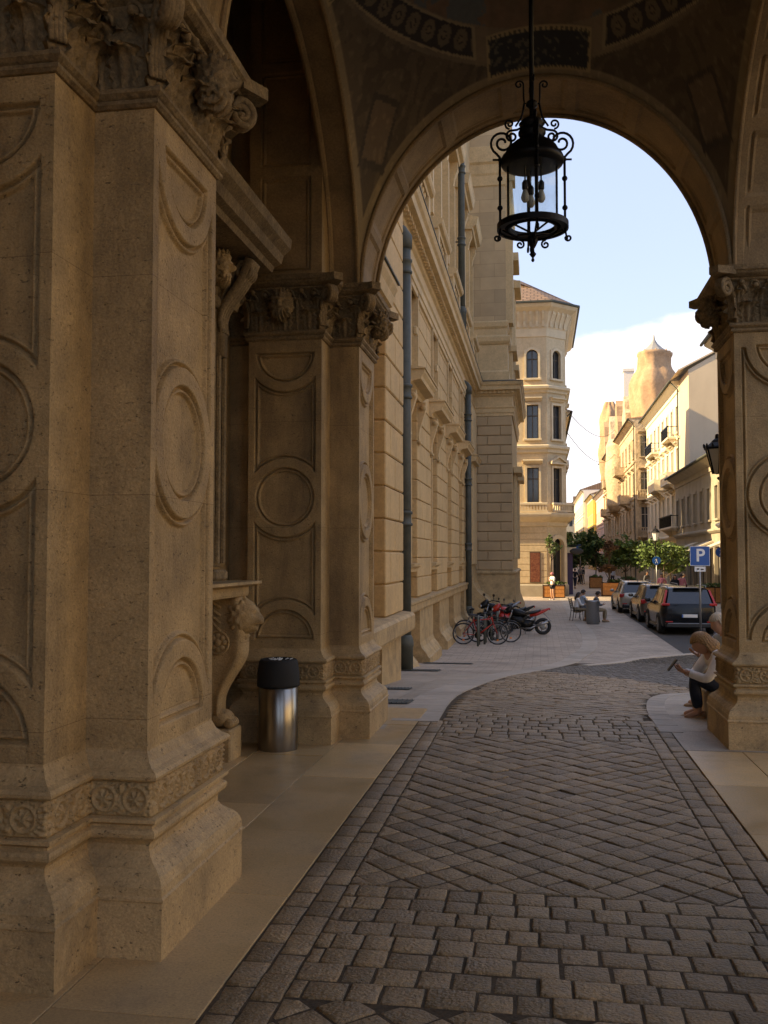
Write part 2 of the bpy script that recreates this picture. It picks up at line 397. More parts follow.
LEFT = [(-2.76, 3.55), (-2.53, 3.55), (-2.53, 3.40), (-1.87, 3.40), (-1.87, 3.74), (-1.6, 3.74), (-1.6, 4.52), (-1.87, 4.52), (-1.87, 4.86), (-2.53, 4.86), (-2.53, 4.71), (-2.76, 4.71)]
RIGHT = [(1.645, 3.74), (2.525, 3.74), (2.525, 4.52), (1.645, 4.52)]
def leaf_mesh(mb, b, t, n, H, W, out0=.02, curl=.09):
    b, t, n = Vector(b), Vector(t), Vector(n)
    def P(u, w):
        a = u * 2 - 1
        lob = 1 + .34 * abs(a) * math.sin(w * 24)
        ww = W * (.5 + .5 * math.sin(PI * min(1, w * .85 + .12))) * (1 if w < .8 else lerp(1, .45, (w - .8) / .2)) * lob
        c = max(0, w - .6) / .4
        o = out0 + .035 * w + curl * c * c - .03 * abs(a) ** 1.5 + .016 * math.cos(a * 12 + .0) * (1 - c * .5) + .012 * noise.noise(Vector((a * 5 + b.x * 9, w * 9 + b.y * 7, 1)))
        z = H * (w - .16 * c ** 3) + (-.02 if w > .98 else 0)
        return tuple(b + t * (a * ww) + n * o + Vector((0, 0, z)))
    mb.grid(P, 12, 16)
def volute(mb, c, d, r0, wid, stem):
    """spiral scroll in the vertical plane of direction d"""
    c = Vector(c); d = Vector(d).normalized(); pts = []; rr = []
    s0 = Vector(stem)
    for i in range(6):
        k = i / 6; e = c - d * r0 * .2 + Vector((0, 0, r0))
        p = s0.lerp(e, k) - d * .05 * math.sin(PI * k)
        pts.append(p); rr.append(lerp(.012, .022, k))
    for i in range(26):
        a = PI / 2 + .2 - i / 26 * PI * 3.4; r = r0 * (1 - i / 26 * .78)
        pts.append(c + d * (r * math.cos(a)) + Vector((0, 0, r * math.sin(a)))); rr.append(.022 - .006 * i / 26)
    side = Vector((-d.y, d.x, 0))
    for q in (-1, -.33, .33, 1):
        mb.tube([p + side * wid * q * .5 for p in pts], rr, 7)
    mb.sphere(tuple(c), (.02 + abs(side.x) * wid * .5, .02 + abs(side.y) * wid * .5, .02), 8, 6)
def mask_head(mb, c, n, s=1.):
    """a carved bearded face with curly hair, looking along n"""
    c = Vector(c); n = Vector(n); t = Vector((-n.y, n.x, 0))
    def fn(d, q):
        f = d.dot(n); x = d.dot(t); z = d.z
        r = 1.
        if f > 0:
            r += .50 * math.exp(-((x / .15) ** 2 + ((z + .04) / .22) ** 2)) * f          # nose
            r += .20 * math.exp(-((abs(x) - .33) / .25) ** 2 - ((z - .30) / .11) ** 2)    # brow
            r -= .28 * math.exp(-((abs(x) - .30) / .14) ** 2 - ((z - .12) / .10) ** 2)    # eye sockets
            r -= .25 * math.exp(-(x / .24) ** 2 - ((z + .38) / .07) ** 2)                  # mouth
            r += .10 * math.exp(-(x / .22) ** 2 - ((z + .48) / .07) ** 2)
            r += .25 * math.exp(-(x / .4) ** 2 - ((z + .85) / .25) ** 2)                  # beard
        hair = sstep(.45, .7, max(z, abs(x) * .95, -f * .9 + .2)) 
        r += .34 * hair * (.5 + .9 * math.sin(d.x * 15) * math.sin(d.y * 15 + 1) * math.sin(d.z * 13 + .5))
        r += .20 * sstep(-.45, -.7, z) * math.sin(x * 22 + z * 6)
        return q * r
    mb.sphere(tuple(c), (.088 * s, .088 * s, .12 * s), 48, 40, fn)

def build_pier(poly, label, panel_edges, mask_edges, plain_up, dy=0.):
    x = [p[0] for p in poly]; y = [p[1] for p in poly]
    base = (sum(x) / len(x), sum(y) / len(y), 0)
    t = thing('stone_pier', label, 'pier', base, 0, 'stone piers of the arcade')
    mb = MB()
    sweep(mb, poly, [(.12, -.02), (.12, .235), (.128, .24), (.128, .25), (.120, .258), (.118, .29), (.105, .325), (.08, .35), (.066, .358), (.050, .372)], cap1=False)
    mb.build('plinth', M['base_stone'], t)
    mb = MB()
    sweep(mb, poly, [(.050, .372), (.036, .385), (.026, .405), (.026, .43), (.036, .448), (.050, .454), (.060, .466), (.062, .48), (.058, .494), (.044, .502), (.044, .512), (.052, .518), (.066, .526), (.066, .54), (.040, .546)], cap1=False)
    sweep(mb, poly, [(.040, .686), (.058, .69), (.070, .70), (.072, .712), (.062, .725), (.038, .738), (.018, .76), (.006, .785), (.0, .80), (0, .81)], cap1=False)
    mb.build('base_moulding', M['base_stone'], t)
    mb = MB(); op = off_poly(poly, .040)
    for i in range(len(op)):
        a, b = op[i], op[(i + 1) % len(op)]
        mb.smooth = True
        face_grid(mb, a, b, .546, .686, .0055, lambda s, z, L: 1.7 * frieze_relief(s, z, L))
    mb.build('rosette_frieze', M['stone'], t)
    mb = MB()
    for i in range(len(poly)):
        mb.smooth = i in panel_edges
        a, b = poly[i], poly[(i + 1) % len(poly)]
        if i in panel_edges:
            face_grid(mb, a, b, .81, 3.505, .0052, circle_panels)
        else: face_grid(mb, a, b, .81, 3.505, 1, None)
    mb.build('shaft', M['stone'], t)
    mb = MB()
    sweep(mb, poly, [(0, 3.505), (.012, 3.507), (.026, 3.52), (.026, 3.535), (.018, 3.54), (.030, 3.547), (.044, 3.56), (.044, 3.575), (.032, 3.585), (.008, 3.59), (.004, 3.60), (.014, 3.80), (.05, 3.93), (.075, 3.945), (.075, 3.96), (.10, 3.965), (.13, 3.985), (.135, 4.0), (.15, 4.01), (.155, 4.05)], cap1=True)
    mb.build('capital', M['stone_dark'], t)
    # carved leaves, scrolls and masks of the capital
    n = len(poly)
    for i in range(n):
        a, b = poly[i], poly[(i + 1) % n]
        L = math.hypot(b[0] - a[0], b[1] - a[1]); tx, ty = (b[0] - a[0]) / L, (b[1] - a[1]) / L; nx, ny = ty, -tx
        if L < .25:
            continue
        k = max(1, round(L / .21))
        mb = MB(); mb.smooth = True
        for j in range(k):
            s = (j + .5) * L / k
            leaf_mesh(mb, (a[0] + tx * s, a[1] + ty * s, 3.588), (tx, ty, 0), (nx, ny, 0), .20, .105, .012, .085)
        for j in range(k + 1):
            s = min(max(j * L / k, .03), L - .03)
            leaf_mesh(mb, (a[0] + tx * s, a[1] + ty * s, 3.59), (tx, ty, 0), (nx, ny, 0), .32, .09, .004, .10)
        for j in range(k * 2):
            s = (j + .5) * L / k / 2; zc = 3.85 + .03 * (j % 2)
            mb.tube([(a[0] + tx * (s + .034 * math.cos(q)) + nx * (.045 + .02 * math.sin(q)), a[1] + ty * (s + .034 * math.cos(q)) + ny * (.045 + .02 * math.sin(q)), zc + .04 * math.sin(q) + .01 * q) for q in [k2 * .5 for k2 in range(12)]], [.014 - .0008 * k2 for k2 in range(12)], 6)
            mb.sphere((a[0] + tx * s + nx * .08, a[1] + ty * s + ny * .08, 3.92 - .03 * (j % 2)), (.026, .026, .022), 8, 6)
        if i not in mask_edges and L > .5:
            for j in range(3):
                s = L * (j + 1) / 4
                mb.sphere((a[0] + tx * s + nx * .075, a[1] + ty * s + ny * .075, 3.90), (.045, .045, .035), 10, 8)
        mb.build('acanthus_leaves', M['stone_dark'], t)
        if i in mask_edges:
            mb = MB(); mb.smooth = True
            mask_head(mb, ((a[0] + b[0]) / 2 + nx * .13, (a[1] + b[1]) / 2 + ny * .13, 3.79), (nx, ny, 0), .95)
            mb.build('mask_head', M['stone_dark'], t)
    for i in range(n):
        p, q, r = poly[i - 1], poly[i], poly[(i + 1) % n]
        cr = (q[0] - p[0]) * (r[1] - q[1]) - (q[1] - p[1]) * (r[0] - q[0])
        if cr > 0 and q[0] > -2.7:
            o = off_poly(poly, 1)[i]; d = Vector((o[0] - q[0], o[1] - q[1], 0)).normalized()
            mb = MB(); mb.smooth = True
            volute(mb, (q[0] + d.x * .13, q[1] + d.y * .13, 3.87), d, .075, .05, (q[0] + d.x * .03, q[1] + d.y * .03, 3.62))
            mb.smooth = False
            pd = Vector((-d.y, d.x, 0))
            mb.prism([(q[0] + d.x * .10 + pd.x * .10, q[1] + d.y * .10 + pd.y * .10), (q[0] + d.x * .10 - pd.x * .10, q[1] + d.y * .10 - pd.y * .10), (q[0] + d.x * .27 - pd.x * .045, q[1] + d.y * .27 - pd.y * .045), (q[0] + d.x * .27 + pd.x * .045, q[1] + d.y * .27 + pd.y * .045)][::-1], 3.972, 4.035)
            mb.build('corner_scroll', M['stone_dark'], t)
    mb = MB()
    for i in range(n):
        a, b = poly[i], poly[(i + 1) % n]
        if i in plain_up: face_grid(mb, a, b, CAPZ, ZTOP, .012, rect_panels(CAPZ + .02, .95, .10))
        else: face_grid(mb, a, b, CAPZ, ZTOP, 1, None)
    mb.build('upper_pier', M['stone_upper'], t)
    return t

pl = build_pier(LEFT, 'nearest stone pier, huge on the left with carved round medallions', {2, 5, 8}, {2, 5, 8}, {2, 8})
def at(o, y): return (o.location.x, o.location.y + y, 0)
pl2 = dup(pl, at(pl, BAY), None, 'left stone pier beyond the litter bin, at the far left of the archway')
pl0 = dup(pl, at(pl, -BAY), None, 'stone pier behind the viewpoint on the building side')
pr = build_pier(RIGHT, 'right stone pier with carved capital beside the seated woman', {0, 1, 2, 3}, {0, 2, 3}, set())
pr2 = dup(pr, at(pr, BAY))
pr['label'] = 'street side stone pier just out of the picture on the right'
pr0 = dup(pr, at(pr, -BAY), None, 'street side stone pier behind the viewpoint')

def arch_block(mb, axis, c, a, b, d0, d1, ztop, panel=None, nt=120, nd=1, A=None):
    """an elliptical arch with real thickness; axis = the direction it spans"""
    A = A or a
    T = [PI * i / nt for i in range(nt + 1)]
    arc = [0]
    for i in range(nt):
        p, q = T[i], T[i + 1]
        arc.append(arc[-1] + math.hypot(a * (math.cos(q) - math.cos(p)), b * (math.sin(q) - math.sin(p))))
    tot = arc[-1]
    def W(s, d, z): return (c + s, d, z) if axis == 'x' else (d, c + s, z)
    def P(u, v):
        i = round(u * nt); t = T[i]; nx, nz = b * math.cos(t), a * math.sin(t); l = math.hypot(nx, nz)
        h = panel(arc[i], v * (d1 - d0), tot, d1 - d0) if panel and 0 < v < 1 else 0
        return W(a * math.cos(t) - nx / l * h, lerp(d0, d1, v), ZS + b * math.sin(t) - nz / l * h)
    mb.grid(P, nt, nd)
    for d in (d0, d1):
        vs = []; fs = []
        for i, t in enumerate(T):
            x = a * math.cos(t); z = ZS + b * math.sin(t)
            vs += [W(x, d, z), W(x, d, ztop)]
        for i in range(nt): fs.append((2 * i, 2 * i + 1, 2 * i + 3, 2 * i + 2))
        mb.add(vs, fs)
    if axis == 'x' and A > a:
        for sgn in (-1, 1):
            mb.box(c + sgn * a, c + sgn * A, d0, d1, ZS, ztop)
def soffit_panel(n):
    def fn(s, d, tot, D):
        w = tot / n; k = s % w
        return prof(min(k - .05, w - .05 - k, d - .10, D - .10 - d), .022)
    return fn
def bead(mb, axis, c, a, b, d, r=.028):
    pts = []
    for i in range(61):
        t = PI * i / 60; s, z = a * math.cos(t), ZS + b * math.sin(t)
        pts.append((c + s, d, z) if axis == 'x' else (d, c + s, z))
    mb.tube(pts, r, 8)
arc_t = thing('arcade_vault', 'vaulted stone ceiling of the arcade with arches and painted mosaic ring', 'vault', (0, VC, ZS))
for yy in (0, BAY, -BAY):
    mb = MB()
    arch_block(mb, 'x', .0225, 1.6225, 1.86, 3.74 + yy, 4.52 + yy, ZTOP, soffit_panel(9), 180, 40)
    bead(mb, 'x', .0225, 1.6075, 1.845, 3.745 + yy, .022); bead(mb, 'x', .0225, 1.6075, 1.845, 4.515 + yy, .022)
    mb.build('cross_arch', M['stone_upper'], arc_t)
for yy in (0, -BAY):
    c = VC + yy; a = 1.93
    mb = MB(); arch_block(mb, 'y', c, a, 1.86, -1.87, -1.6, ZTOP, None, 90, 1); bead(mb, 'y', c, a - .012, 1.848, -1.86, .03); bead(mb, 'y', c, a - .012, 1.848, -1.612, .02)
    mb.build('wall_side_arch', M['stone_upper'], arc_t)
    mb = MB(); arch_block(mb, 'y', c, a, 1.86, 1.645, 2.525, ZTOP, soffit_panel(10), 180, 40); bead(mb, 'y', c, a - .012, 1.848, 1.657, .02)
    mb.build('street_side_arch', M['stone_upper'], arc_t)
# painted sail vaults
def vault_col(u, v):
    return [min(1, c * 1.15) for c in vault_col0(u, v)]
def vault_col0(u, v):
    rho = math.hypot(u, v); th = math.atan2(v, u); n1 = noise.fractal(Vector((u * 4, v * 4, 1)), 1., 2., 5); n2 = noise.noise(Vector((u * 42, v * 42, 5)))
    base = [.22 + .08 * n1, .165 + .06 * n1, .105 + .03 * n1]
    if rho < .84:
        base = [.19 + .12 * n1, .125 + .05 * n1, .075 + .03 * n1]
        if n1 > .25: base = [.13, .14, .13]
    ax = max(abs(u), abs(v)); bx = min(abs(u), abs(v))
    if rho > .975:
        q = math.sin(u * 34 + 3 * math.sin(v * 21)) * math.sin(v * 31 + 3 * math.sin(u * 19))
        base = [.10, .075, .048] if q + n1 * 1.5 > .1 else [.135, .10, .062]
        if ax > .972: base = [.28, .215, .13]
        cx, cy = abs(u) - .86, abs(v) - .86; dd = abs(cx) + abs(cy)
        if dd < .12: base = [.17, .12, .075] if dd < .095 else [.07, .055, .04]
        if n2 > .35: base = [c * 1.3 for c in base]
    if .845 < rho < .958 and bx > .335:
        k = (th * 30 / PI) % 1; rr = math.hypot((k - .5) * 1.1, (rho - .90) / .092)
        base = [.17, .13, .08] if .18 < rr < .42 else [.045, .036, .028]
        if rr < .12: base = [.2, .15, .09]
        if rho < .853 or rho > .950 or bx < .345: base = [.34, .27, .16]
    if .83 < ax < .985 and bx < .275:
        e = min(ax - .83, .985 - ax, (.275 - bx) * 1.2)
        if e < .018: base = [.40, .30, .16] if int((th * 150) % 2) or e < .006 else [.1, .08, .05]
        else:
            s = math.sin(bx * 70 + 2.6 * math.sin(ax * 90)) * math.cos((ax - .907) * 70 + 2 * math.sin(bx * 40))
            base = [.12, .105, .075] if s + 1.2 * n1 > .45 else [.035, .034, .032]
    return base
for yy in (0, -BAY):
    c = VC + yy; nu, nv = (250, 300) if yy == 0 else (40, 48)
    mb = MB(); mb.smooth = True
    def P(u, v):
        x, y = u * 2 - 1, v * 2 - 1
        return (.0225 + x * 1.6225, c + y * 1.93, ZS + 1.86 * math.sqrt(max(0, 2 - x * x - y * y)) + .0)
    mb.grid(P, nu, nv)
    if 'vault' not in M: M['vault'] = mat('painted_vault_mosaic', (.9, .9, .9), .7, var=.1, scale=20, vcol=True, bump=.3, bscale=120)
    o = mb.build('painted_vault', M['vault'], arc_t)
    ca = o.data.color_attributes.new('Col', 'FLOAT_COLOR', 'POINT')
    buf = []
    for j in range(nv + 1):
        for i in range(nu + 1):
            k = vault_col(i / nu * 2 - 1, j / nv * 2 - 1); buf += [k[0], k[1], k[2], 1]
    ca.data.foreach_set('color', buf)
mb = MB(); mb.box(-2.8, 2.75, -1.6, 9.35, ZTOP, 8.6); mb.box(-2.8, 2.95, -1.8, 9.55, 8.6, 8.95, .05)
mb.build('roof_slab', M['facade_trim'], arc_t)

# ------------------------------------------------------------------ building wall inside the arcade, window with shelf and hood
w = thing('arcade_back_wall', 'inner building wall of the arcade carrying the hooded window', 'wall', (-2.9, VC, 0))
mb = MB(); mb.box(-3.3, -2.75, -6, 5.72, -.05, ZTOP); mb.box(-3.3, -2.75, 7.15, 9.4, -.05, ZTOP); mb.box(-3.3, -2.75, 5.72, 7.15, -.05, 1.3); mb.box(-3.3, -2.75, 5.72, 7.15, 3.7, ZTOP)
mb.build('wall_face', M['stone'], w)
win = thing('hooded_window', 'carved stone window with deep hood and marble shelf behind nearest pier', 'window', (-2.6, VC, 1.3))
mb = MB(); mb.box(-3.1, -3.06, 5.72, 7.15, 1.3, 3.7); mb.build('pane', M['darkglass'], win)
mb = MB()
for y in (5.72, 6.40, 7.07): mb.box(-3.06, -2.99, y, y + .08, 1.41, 3.7)
mb.box(-3.06, -2.995, 5.8, 7.07, 2.9, 2.98)
mb.build('window_frame', M['frame_dark'], win)
mb = MB()
for y0, y1 in ((7.02, 7.36), (5.51, 5.85)):
    sg = 1
    mb.box(-2.75, -2.60, y0, y1, 1.41, 3.62, .01); mb.box(-2.598, -2.53, y0 + .03, y1 - .03, 1.52, 3.60, .01)
    for k in range(4): mb.tube([(-2.525 + .02 * (k % 2), y0 + .07 + k * .066, 1.55), (-2.525 + .02 * (k % 2), y0 + .07 + k * .066, 3.55)], .026, 8)
    mb.box(-2.597, -2.47, y0 + .015, y1 - .015, 1.412, 1.50, .02); mb.box(-2.597, -2.47, y0 + .012, y1 - .012, 3.56, 3.66, .02)
mb.build('jamb', M['stone_dark'], win)
mb = MB()
hp = [(-2.75, 3.66), (-2.50, 3.66), (-2.48, 3.72), (-2.48, 3.98), (-2.20, 3.985), (-2.18, 4.03), (-2.12, 4.05), (-2.10, 4.12), (-2.04, 4.17), (-2.03, 4.25), (-2.75, 4.34)]
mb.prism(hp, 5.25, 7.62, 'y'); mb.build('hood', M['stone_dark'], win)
for yb in (7.20, 5.68):
    mb = MB(); mb.smooth = True
    pts = []
    for i in range(30):
        k = i / 29
        x = -2.46 + .22 * (1 - k) ** 2 + .035 * math.sin(k * 6.0); z = lerp(3.95, 3.38, k)
        pts.append((x, yb, z))
    for q in (-.07, -.023, .023, .07): mb.tube([(p[0], p[1] + q, p[2]) for p in pts], [lerp(.045, .022, i / 29) for i in range(30)], 8)
    volute(mb, (-2.30, yb, 3.86), (1, 0, 0), .07, .14, (-2.48, yb, 3.5))
    mb.box(-2.60, -2.47, yb - .08, yb + .08, 3.2, 3.98)
    mb.build('hood_bracket', M['stone_dark'], win)
mb = MB(); mb.smooth = True; mask_head(mb, (-2.42, 6.95, 3.83), (1, 0, 0), 1.0); mask_head(mb, (-2.42, 5.95, 3.83), (1, 0, 0), 1.0)
mb.build('carved_head', M['stone'], win)
mb = MB(); sp = [(-2.75, 1.29), (-2.32, 1.29), (-2.31, 1.31), (-2.31, 1.365), (-2.24, 1.375), (-2.20, 1.39), (-2.20, 1.412), (-2.75, 1.412)]
mb.prism(sp, 5.50, 7.38, 'y'); mb.build('shelf', M['base_stone'], win)
def console(yc):
    t = thing('lion_console', 'carved lion console under the window shelf beside the litter bin' if yc > 6.5 else 'carved lion console under the shelf hidden behind the nearest pier', 'console', (-2.55, yc, 0))
    h = .115
    mb = MB(); mb.box(-2.75, -2.375, yc - h - .03, yc + h + .03, -.01, .255, .012); mb.build('block', M['base_stone'], t)
    mb = MB(); mb.smooth = True
    # S-shaped body with shaped cross sections
    rings = []
    for i in range(34):
        k = i / 33; z = lerp(.36, 1.285, k)
        xf = -2.49 + .02 * math.sin(k * 3) + .19 * sstep(.10, .55, k) - .03 * sstep(.8, 1, k) - .02 * math.sin(k * PI * 1.0) * sstep(0, .4, k)
        xb = lerp(-2.66, -2.75, min(1, k * 3))
        hw = h * (.88 + .12 * k)
        ring = []
        for (sx, sy) in ((0, -1), (.55, -1), (.62, -.8), (.82, -.8), (.9, -1.), (.97, -.9), (1.02, -.55), (1.0, -.2), (1.03, 0), (1.0, .2), (1.02, .55), (.97, .9), (.9, 1.), (.82, .8), (.62, .8), (.55, 1), (0, 1)):
            ring.append((lerp(xb, xf, sx), yc + hw * sy, z))
        rings.append(ring)
    mb.loft(rings); mb.build('scroll_body', M['stone'], t)
    mb = MB(); mb.smooth = True
    for s in (-1, 1):
        yy = yc + s * (h + .004)
        mb.sphere((-2.49, yy, .93), (.035, .022, .035), 10, 8)
        for k in range(8):
            a = k * PI / 4; mb.sphere((-2.49 + .052 * math.cos(a), yy, .93 + .052 * math.sin(a)), (.024, .016, .024), 8, 6)
        mb.tube([(-2.49 + .088 * math.cos(a), yy, .93 + .088 * math.sin(a)) for a in [k * PI / 12 for k in range(25)]], .009, 6)
        for k in range(4): mb.tube([(-2.62, yy, 1.20 - k * .025), (-2.54, yy, 1.24 - k * .05), (-2.47, yy, 1.20 - k * .06)], .012, 6)
    mb.build('side_rosette', M['stone'], t)
    mb = MB(); mb.smooth = True
    def lion(d, q):
        r = 1.; x, y, z = d
        if x > 0:
            r += .42 * math.exp(-(y / .42) ** 2 - ((z + .18) / .34) ** 2)
            r -= .25 * math.exp(-(y / .35) ** 2 - ((z + .42) / .07) ** 2) * x
            r += .15 * math.exp(-(y / .3) ** 2 - ((z + .62) / .12) ** 2)
            r -= .20 * math.exp(-((abs(y) - .38) / .14) ** 2 - ((z - .18) / .11) ** 2)
            r += .14 * math.exp(-((abs(y) - .36) / .2) ** 2 - ((z - .36) / .10) ** 2)
        mane = sstep(.35, -.1, x)
        r += mane * (.10 + .20 * math.sin(math.atan2(z, y) * 9) * math.sin(x * 14))
        return q * r
    mb.sphere((-2.325, yc, 1.13), (.125, .118, .145), 44, 34, lion)
    for k in range(5):
        mb.sphere((-2.335 - .020 * k, yc, .98 - .06 * k), (.055 - .005 * k, .095 - .010 * k, .05), 20, 14, lambda d, q: q * (1 + .3 * math.sin(d.y * 12) * math.sin(d.z * 9 + d.x * 5)))
    mb.build('lion_head', M['stone'], t)
    mb = MB(); mb.smooth = True
    mb.sphere((-2.50, yc, .33), (.11, .09, .075), 14, 10)
    for q in (-.06, -.02, .02, .06): mb.sphere((-2.415, yc + q, .295), (.045, .021, .04), 10, 8)
    mb.build('lion_paw', M['stone'], t)
console(7.28); console(5.62)

# litter bin
t = thing('litter_bin', 'round brushed steel litter bin with black lid beside the left pier', 'bin', (-2.155, 7.72, 0))
mb = MB(); mb.smooth = True
mb.lathe([(.001, .0), (.158, 0), (.162, .008), (.162, .60), (.158, .602), (.001, .602)], 40, (-2.155, 7.72, .004)); mb.build('steel_drum', M['steel'], t)
mb = MB(); mb.smooth = True
mb.lathe([(.163, .535), (.176, .53), (.178, .55), (.174, .64), (.160, .735), (.150, .75), (.135, .755), (.130, .74), (.001, .735)], 40, (-2.155, 7.72, 0)); 
mb.build('lid', M['rubber'], t)
mb = MB(); mb.smooth = False
for k in range(16):
    a = random.uniform(0, 6.28); r = random.uniform(0, .11); x, y = -2.155 + r * math.cos(a), 7.72 + r * math.sin(a); b = random.uniform(0, 3)
    mb.tube([(x, y, .748), (x + .03 * math.cos(b), y + .03 * math.sin(b), .755)], .004, 5)
mb.build('cigarette_ends', M['white'], t)

# ------------------------------------------------------------------ lantern
LX, LY = -.03, 6.35
t = thing('hanging_lantern', 'black wrought iron lantern with glass cylinder hanging from the vault', 'lantern', (LX, LY, 3.57))
mb = MB(); mb.smooth = True
mb.tube([(LX, LY, 4.5), (LX, LY, 6.42)], .017, 10); mb.lathe([(.0, 6.40), (.05, 6.40), (.045, 6.38), (.02, 6.33), (.018, 6.30)], 16, (LX, LY, 0))
mb.lathe([(.018, 4.62), (.04, 4.64), (.04, 4.66), (.018, 4.68)], 12, (LX, LY, 0))
mb.build('suspension_rod', M['iron'], t)
mb = MB(); mb.smooth = True
mb.lathe([(.165, 4.22), (.205, 4.235), (.215, 4.26), (.205, 4.285), (.19, 4.30), (.165, 4.345), (.12, 4.385), (.085, 4.40), (.078, 4.425), (.092, 4.445), (.092, 4.46), (.07, 4.475), (.075, 4.50), (.088, 4.515), (.06, 4.545), (.02, 4.56)], 40, (LX, LY, 0))
mb.build('domed_cap', M['iron'], t)
mb = MB(); mb.smooth = True; mb.lathe([(.170, 3.82), (.170, 4.235)], 48, (LX, LY, 0)); 
for v in (): pass
mb2 = MB(); mb2.smooth = True
n = 48
rg = [[(LX + r * math.cos(2 * PI * k / n), LY + r * math.sin(2 * PI * k / n), z) for k in range(n)] for r, z in ((.170, 3.82), (.170, 4.235), (.167, 4.235), (.167, 3.82), (.170, 3.82))]
mb2.loft(rg, True, False)
mb2.build('glass_cylinder', M['glass'], t)
mb = MB(); mb.smooth = False
def annulus(r0, r1, z0, z1, n=48):
    rg = [[(LX + r * math.cos(2 * PI * k / n), LY + r * math.sin(2 * PI * k / n), z) for k in range(n)] for r, z in ((r0, z0), (r1, z0), (r1, z1), (r0, z1), (r0, z0))]
    mb.loft(rg, True, False)
annulus(.148, .162, 3.795, 3.825); annulus(.186, .232, 3.80, 3.818); annulus(.222, .238, 3.79, 3.83)
for k in range(40):
    a = 2 * PI * k / 40
    mb.tube([(LX + .158 * math.cos(a), LY + .158 * math.sin(a), 3.809), (LX + .19 * math.cos(a), LY + .19 * math.sin(a), 3.809)], .006, 5)
for s in (0, 1):
    a = R(40) + s * PI / 2
    mb.tube([(LX + .16 * math.cos(a), LY + .16 * math.sin(a), 3.80), (LX, LY, 3.765), (LX - .16 * math.cos(a), LY - .16 * math.sin(a), 3.80)], .007, 6)
mb.build('pierced_ring', M['iron'], t)
def curl(mb, o, d, pts2, r):
    d = Vector((d[0], d[1], 0)).normalized()
    mb.tube([Vector(o) + d * p[0] + Vector((0, 0, p[1])) for p in pts2], r, 7)
def spir(cx, cz, r0, r1, a0, turns, n=22):
    return [(cx + lerp(r0, r1, i / n) * math.cos(a0 + turns * 2 * PI * i / n), cz + lerp(r0, r1, i / n) * math.sin(a0 + turns * 2 * PI * i / n)) for i in range(n + 1)]
AN = R(9.3 - 1)
for k in range(4):
    a = AN + k * PI / 2; d = (math.cos(a), math.sin(a))
    mb = MB(); mb.smooth = True
    x, y = LX + .217 * d[0], LY + .217 * d[1]
    mb.tube([(x, y, 3.79), (x, y, 4.29)], .0085, 8)
    for z in (3.94, 4.14): mb.sphere((x, y, z), .019, 10, 8)
    mb.sphere((x, y, 4.27), .015, 8, 6); curl(mb, (LX, LY, 0), d, [(.20, 4.27), (.265, 4.27)], .007)
    curl(mb, (LX, LY, 0), d, [(.217, 4.285)] + spir(.198, 4.385, .085, .018, -PI / 2 + .5, 1.65, 30), .0085)
    curl(mb, (LX, LY, 0), d, [(.05, 4.50), (.10, 4.475), (.145, 4.47)] , .008)
    curl(mb, (LX, LY, 0), d, spir(.135, 4.43, .042, .010, PI / 2, -1.4), .008)
    curl(mb, (LX, LY, 0), d, spir(.150, 4.515, .034, .008, -PI / 2, 1.3), .007)
    curl(mb, (LX, LY, 0), d, [(.02, 4.66), (.05, 4.655), (.055, 4.70), (.056, 4.78)] + spir(.085, 4.785, .03, .008, PI, -1.2), .006)
    curl(mb, (LX, LY, 0), d, [(.11, 4.50), (.07, 4.56), (.056, 4.62), (.05, 4.66)], .007)
    curl(mb, (LX, LY, 0), d, [(.217, 3.79), (.225, 3.75)] + spir(.238, 3.735, .022, .006, PI, 1.2), .007)
    curl(mb, (LX, LY, 0), d, [(.20, 3.79), (.12, 3.745), (.07, 3.715)] + spir(.085, 3.69, .03, .006, PI / 2, 1.3), .007)
    curl(mb, (LX, LY, 0), d, [(.163, 3.81), (.163, 4.24)], .008)
    mb.build('scroll_bracket', M['iron'], t)
mb = MB(); mb.smooth = True
mb.lathe([(.0, 3.57), (.008, 3.575), (.012, 3.585), (.006, 3.60), (.014, 3.61), (.024, 3.625), (.012, 3.64), (.01, 3.66), (.022, 3.68), (.035, 3.71), (.03, 3.74), (.012, 3.77), (.0, 3.78)], 14, (LX, LY, 0)); mb.build('finial', M['iron'], t)
for k in range(3):
    a = R(100 + 120 * k); x, y = LX + .062 * math.cos(a), LY + .062 * math.sin(a)
    mb = MB(); mb.smooth = True; mb.tube([(x, y, 4.09), (x, y, 4.30)], .006, 6); mb.lathe([(.016, 4.05), (.021, 4.06), (.021, 4.10), (.012, 4.115)], 12, (x, y, 0)); s = mb.build('bulb_socket', M['blackplastic'], t)
    mb = MB(); mb.smooth = True; mb.lathe([(.0, 3.965), (.015, 3.968), (.026, 3.985), (.028, 4.00), (.022, 4.025), (.013, 4.05)], 14, (x, y, 0)); mb.build('light_bulb', M['bulb'], t)
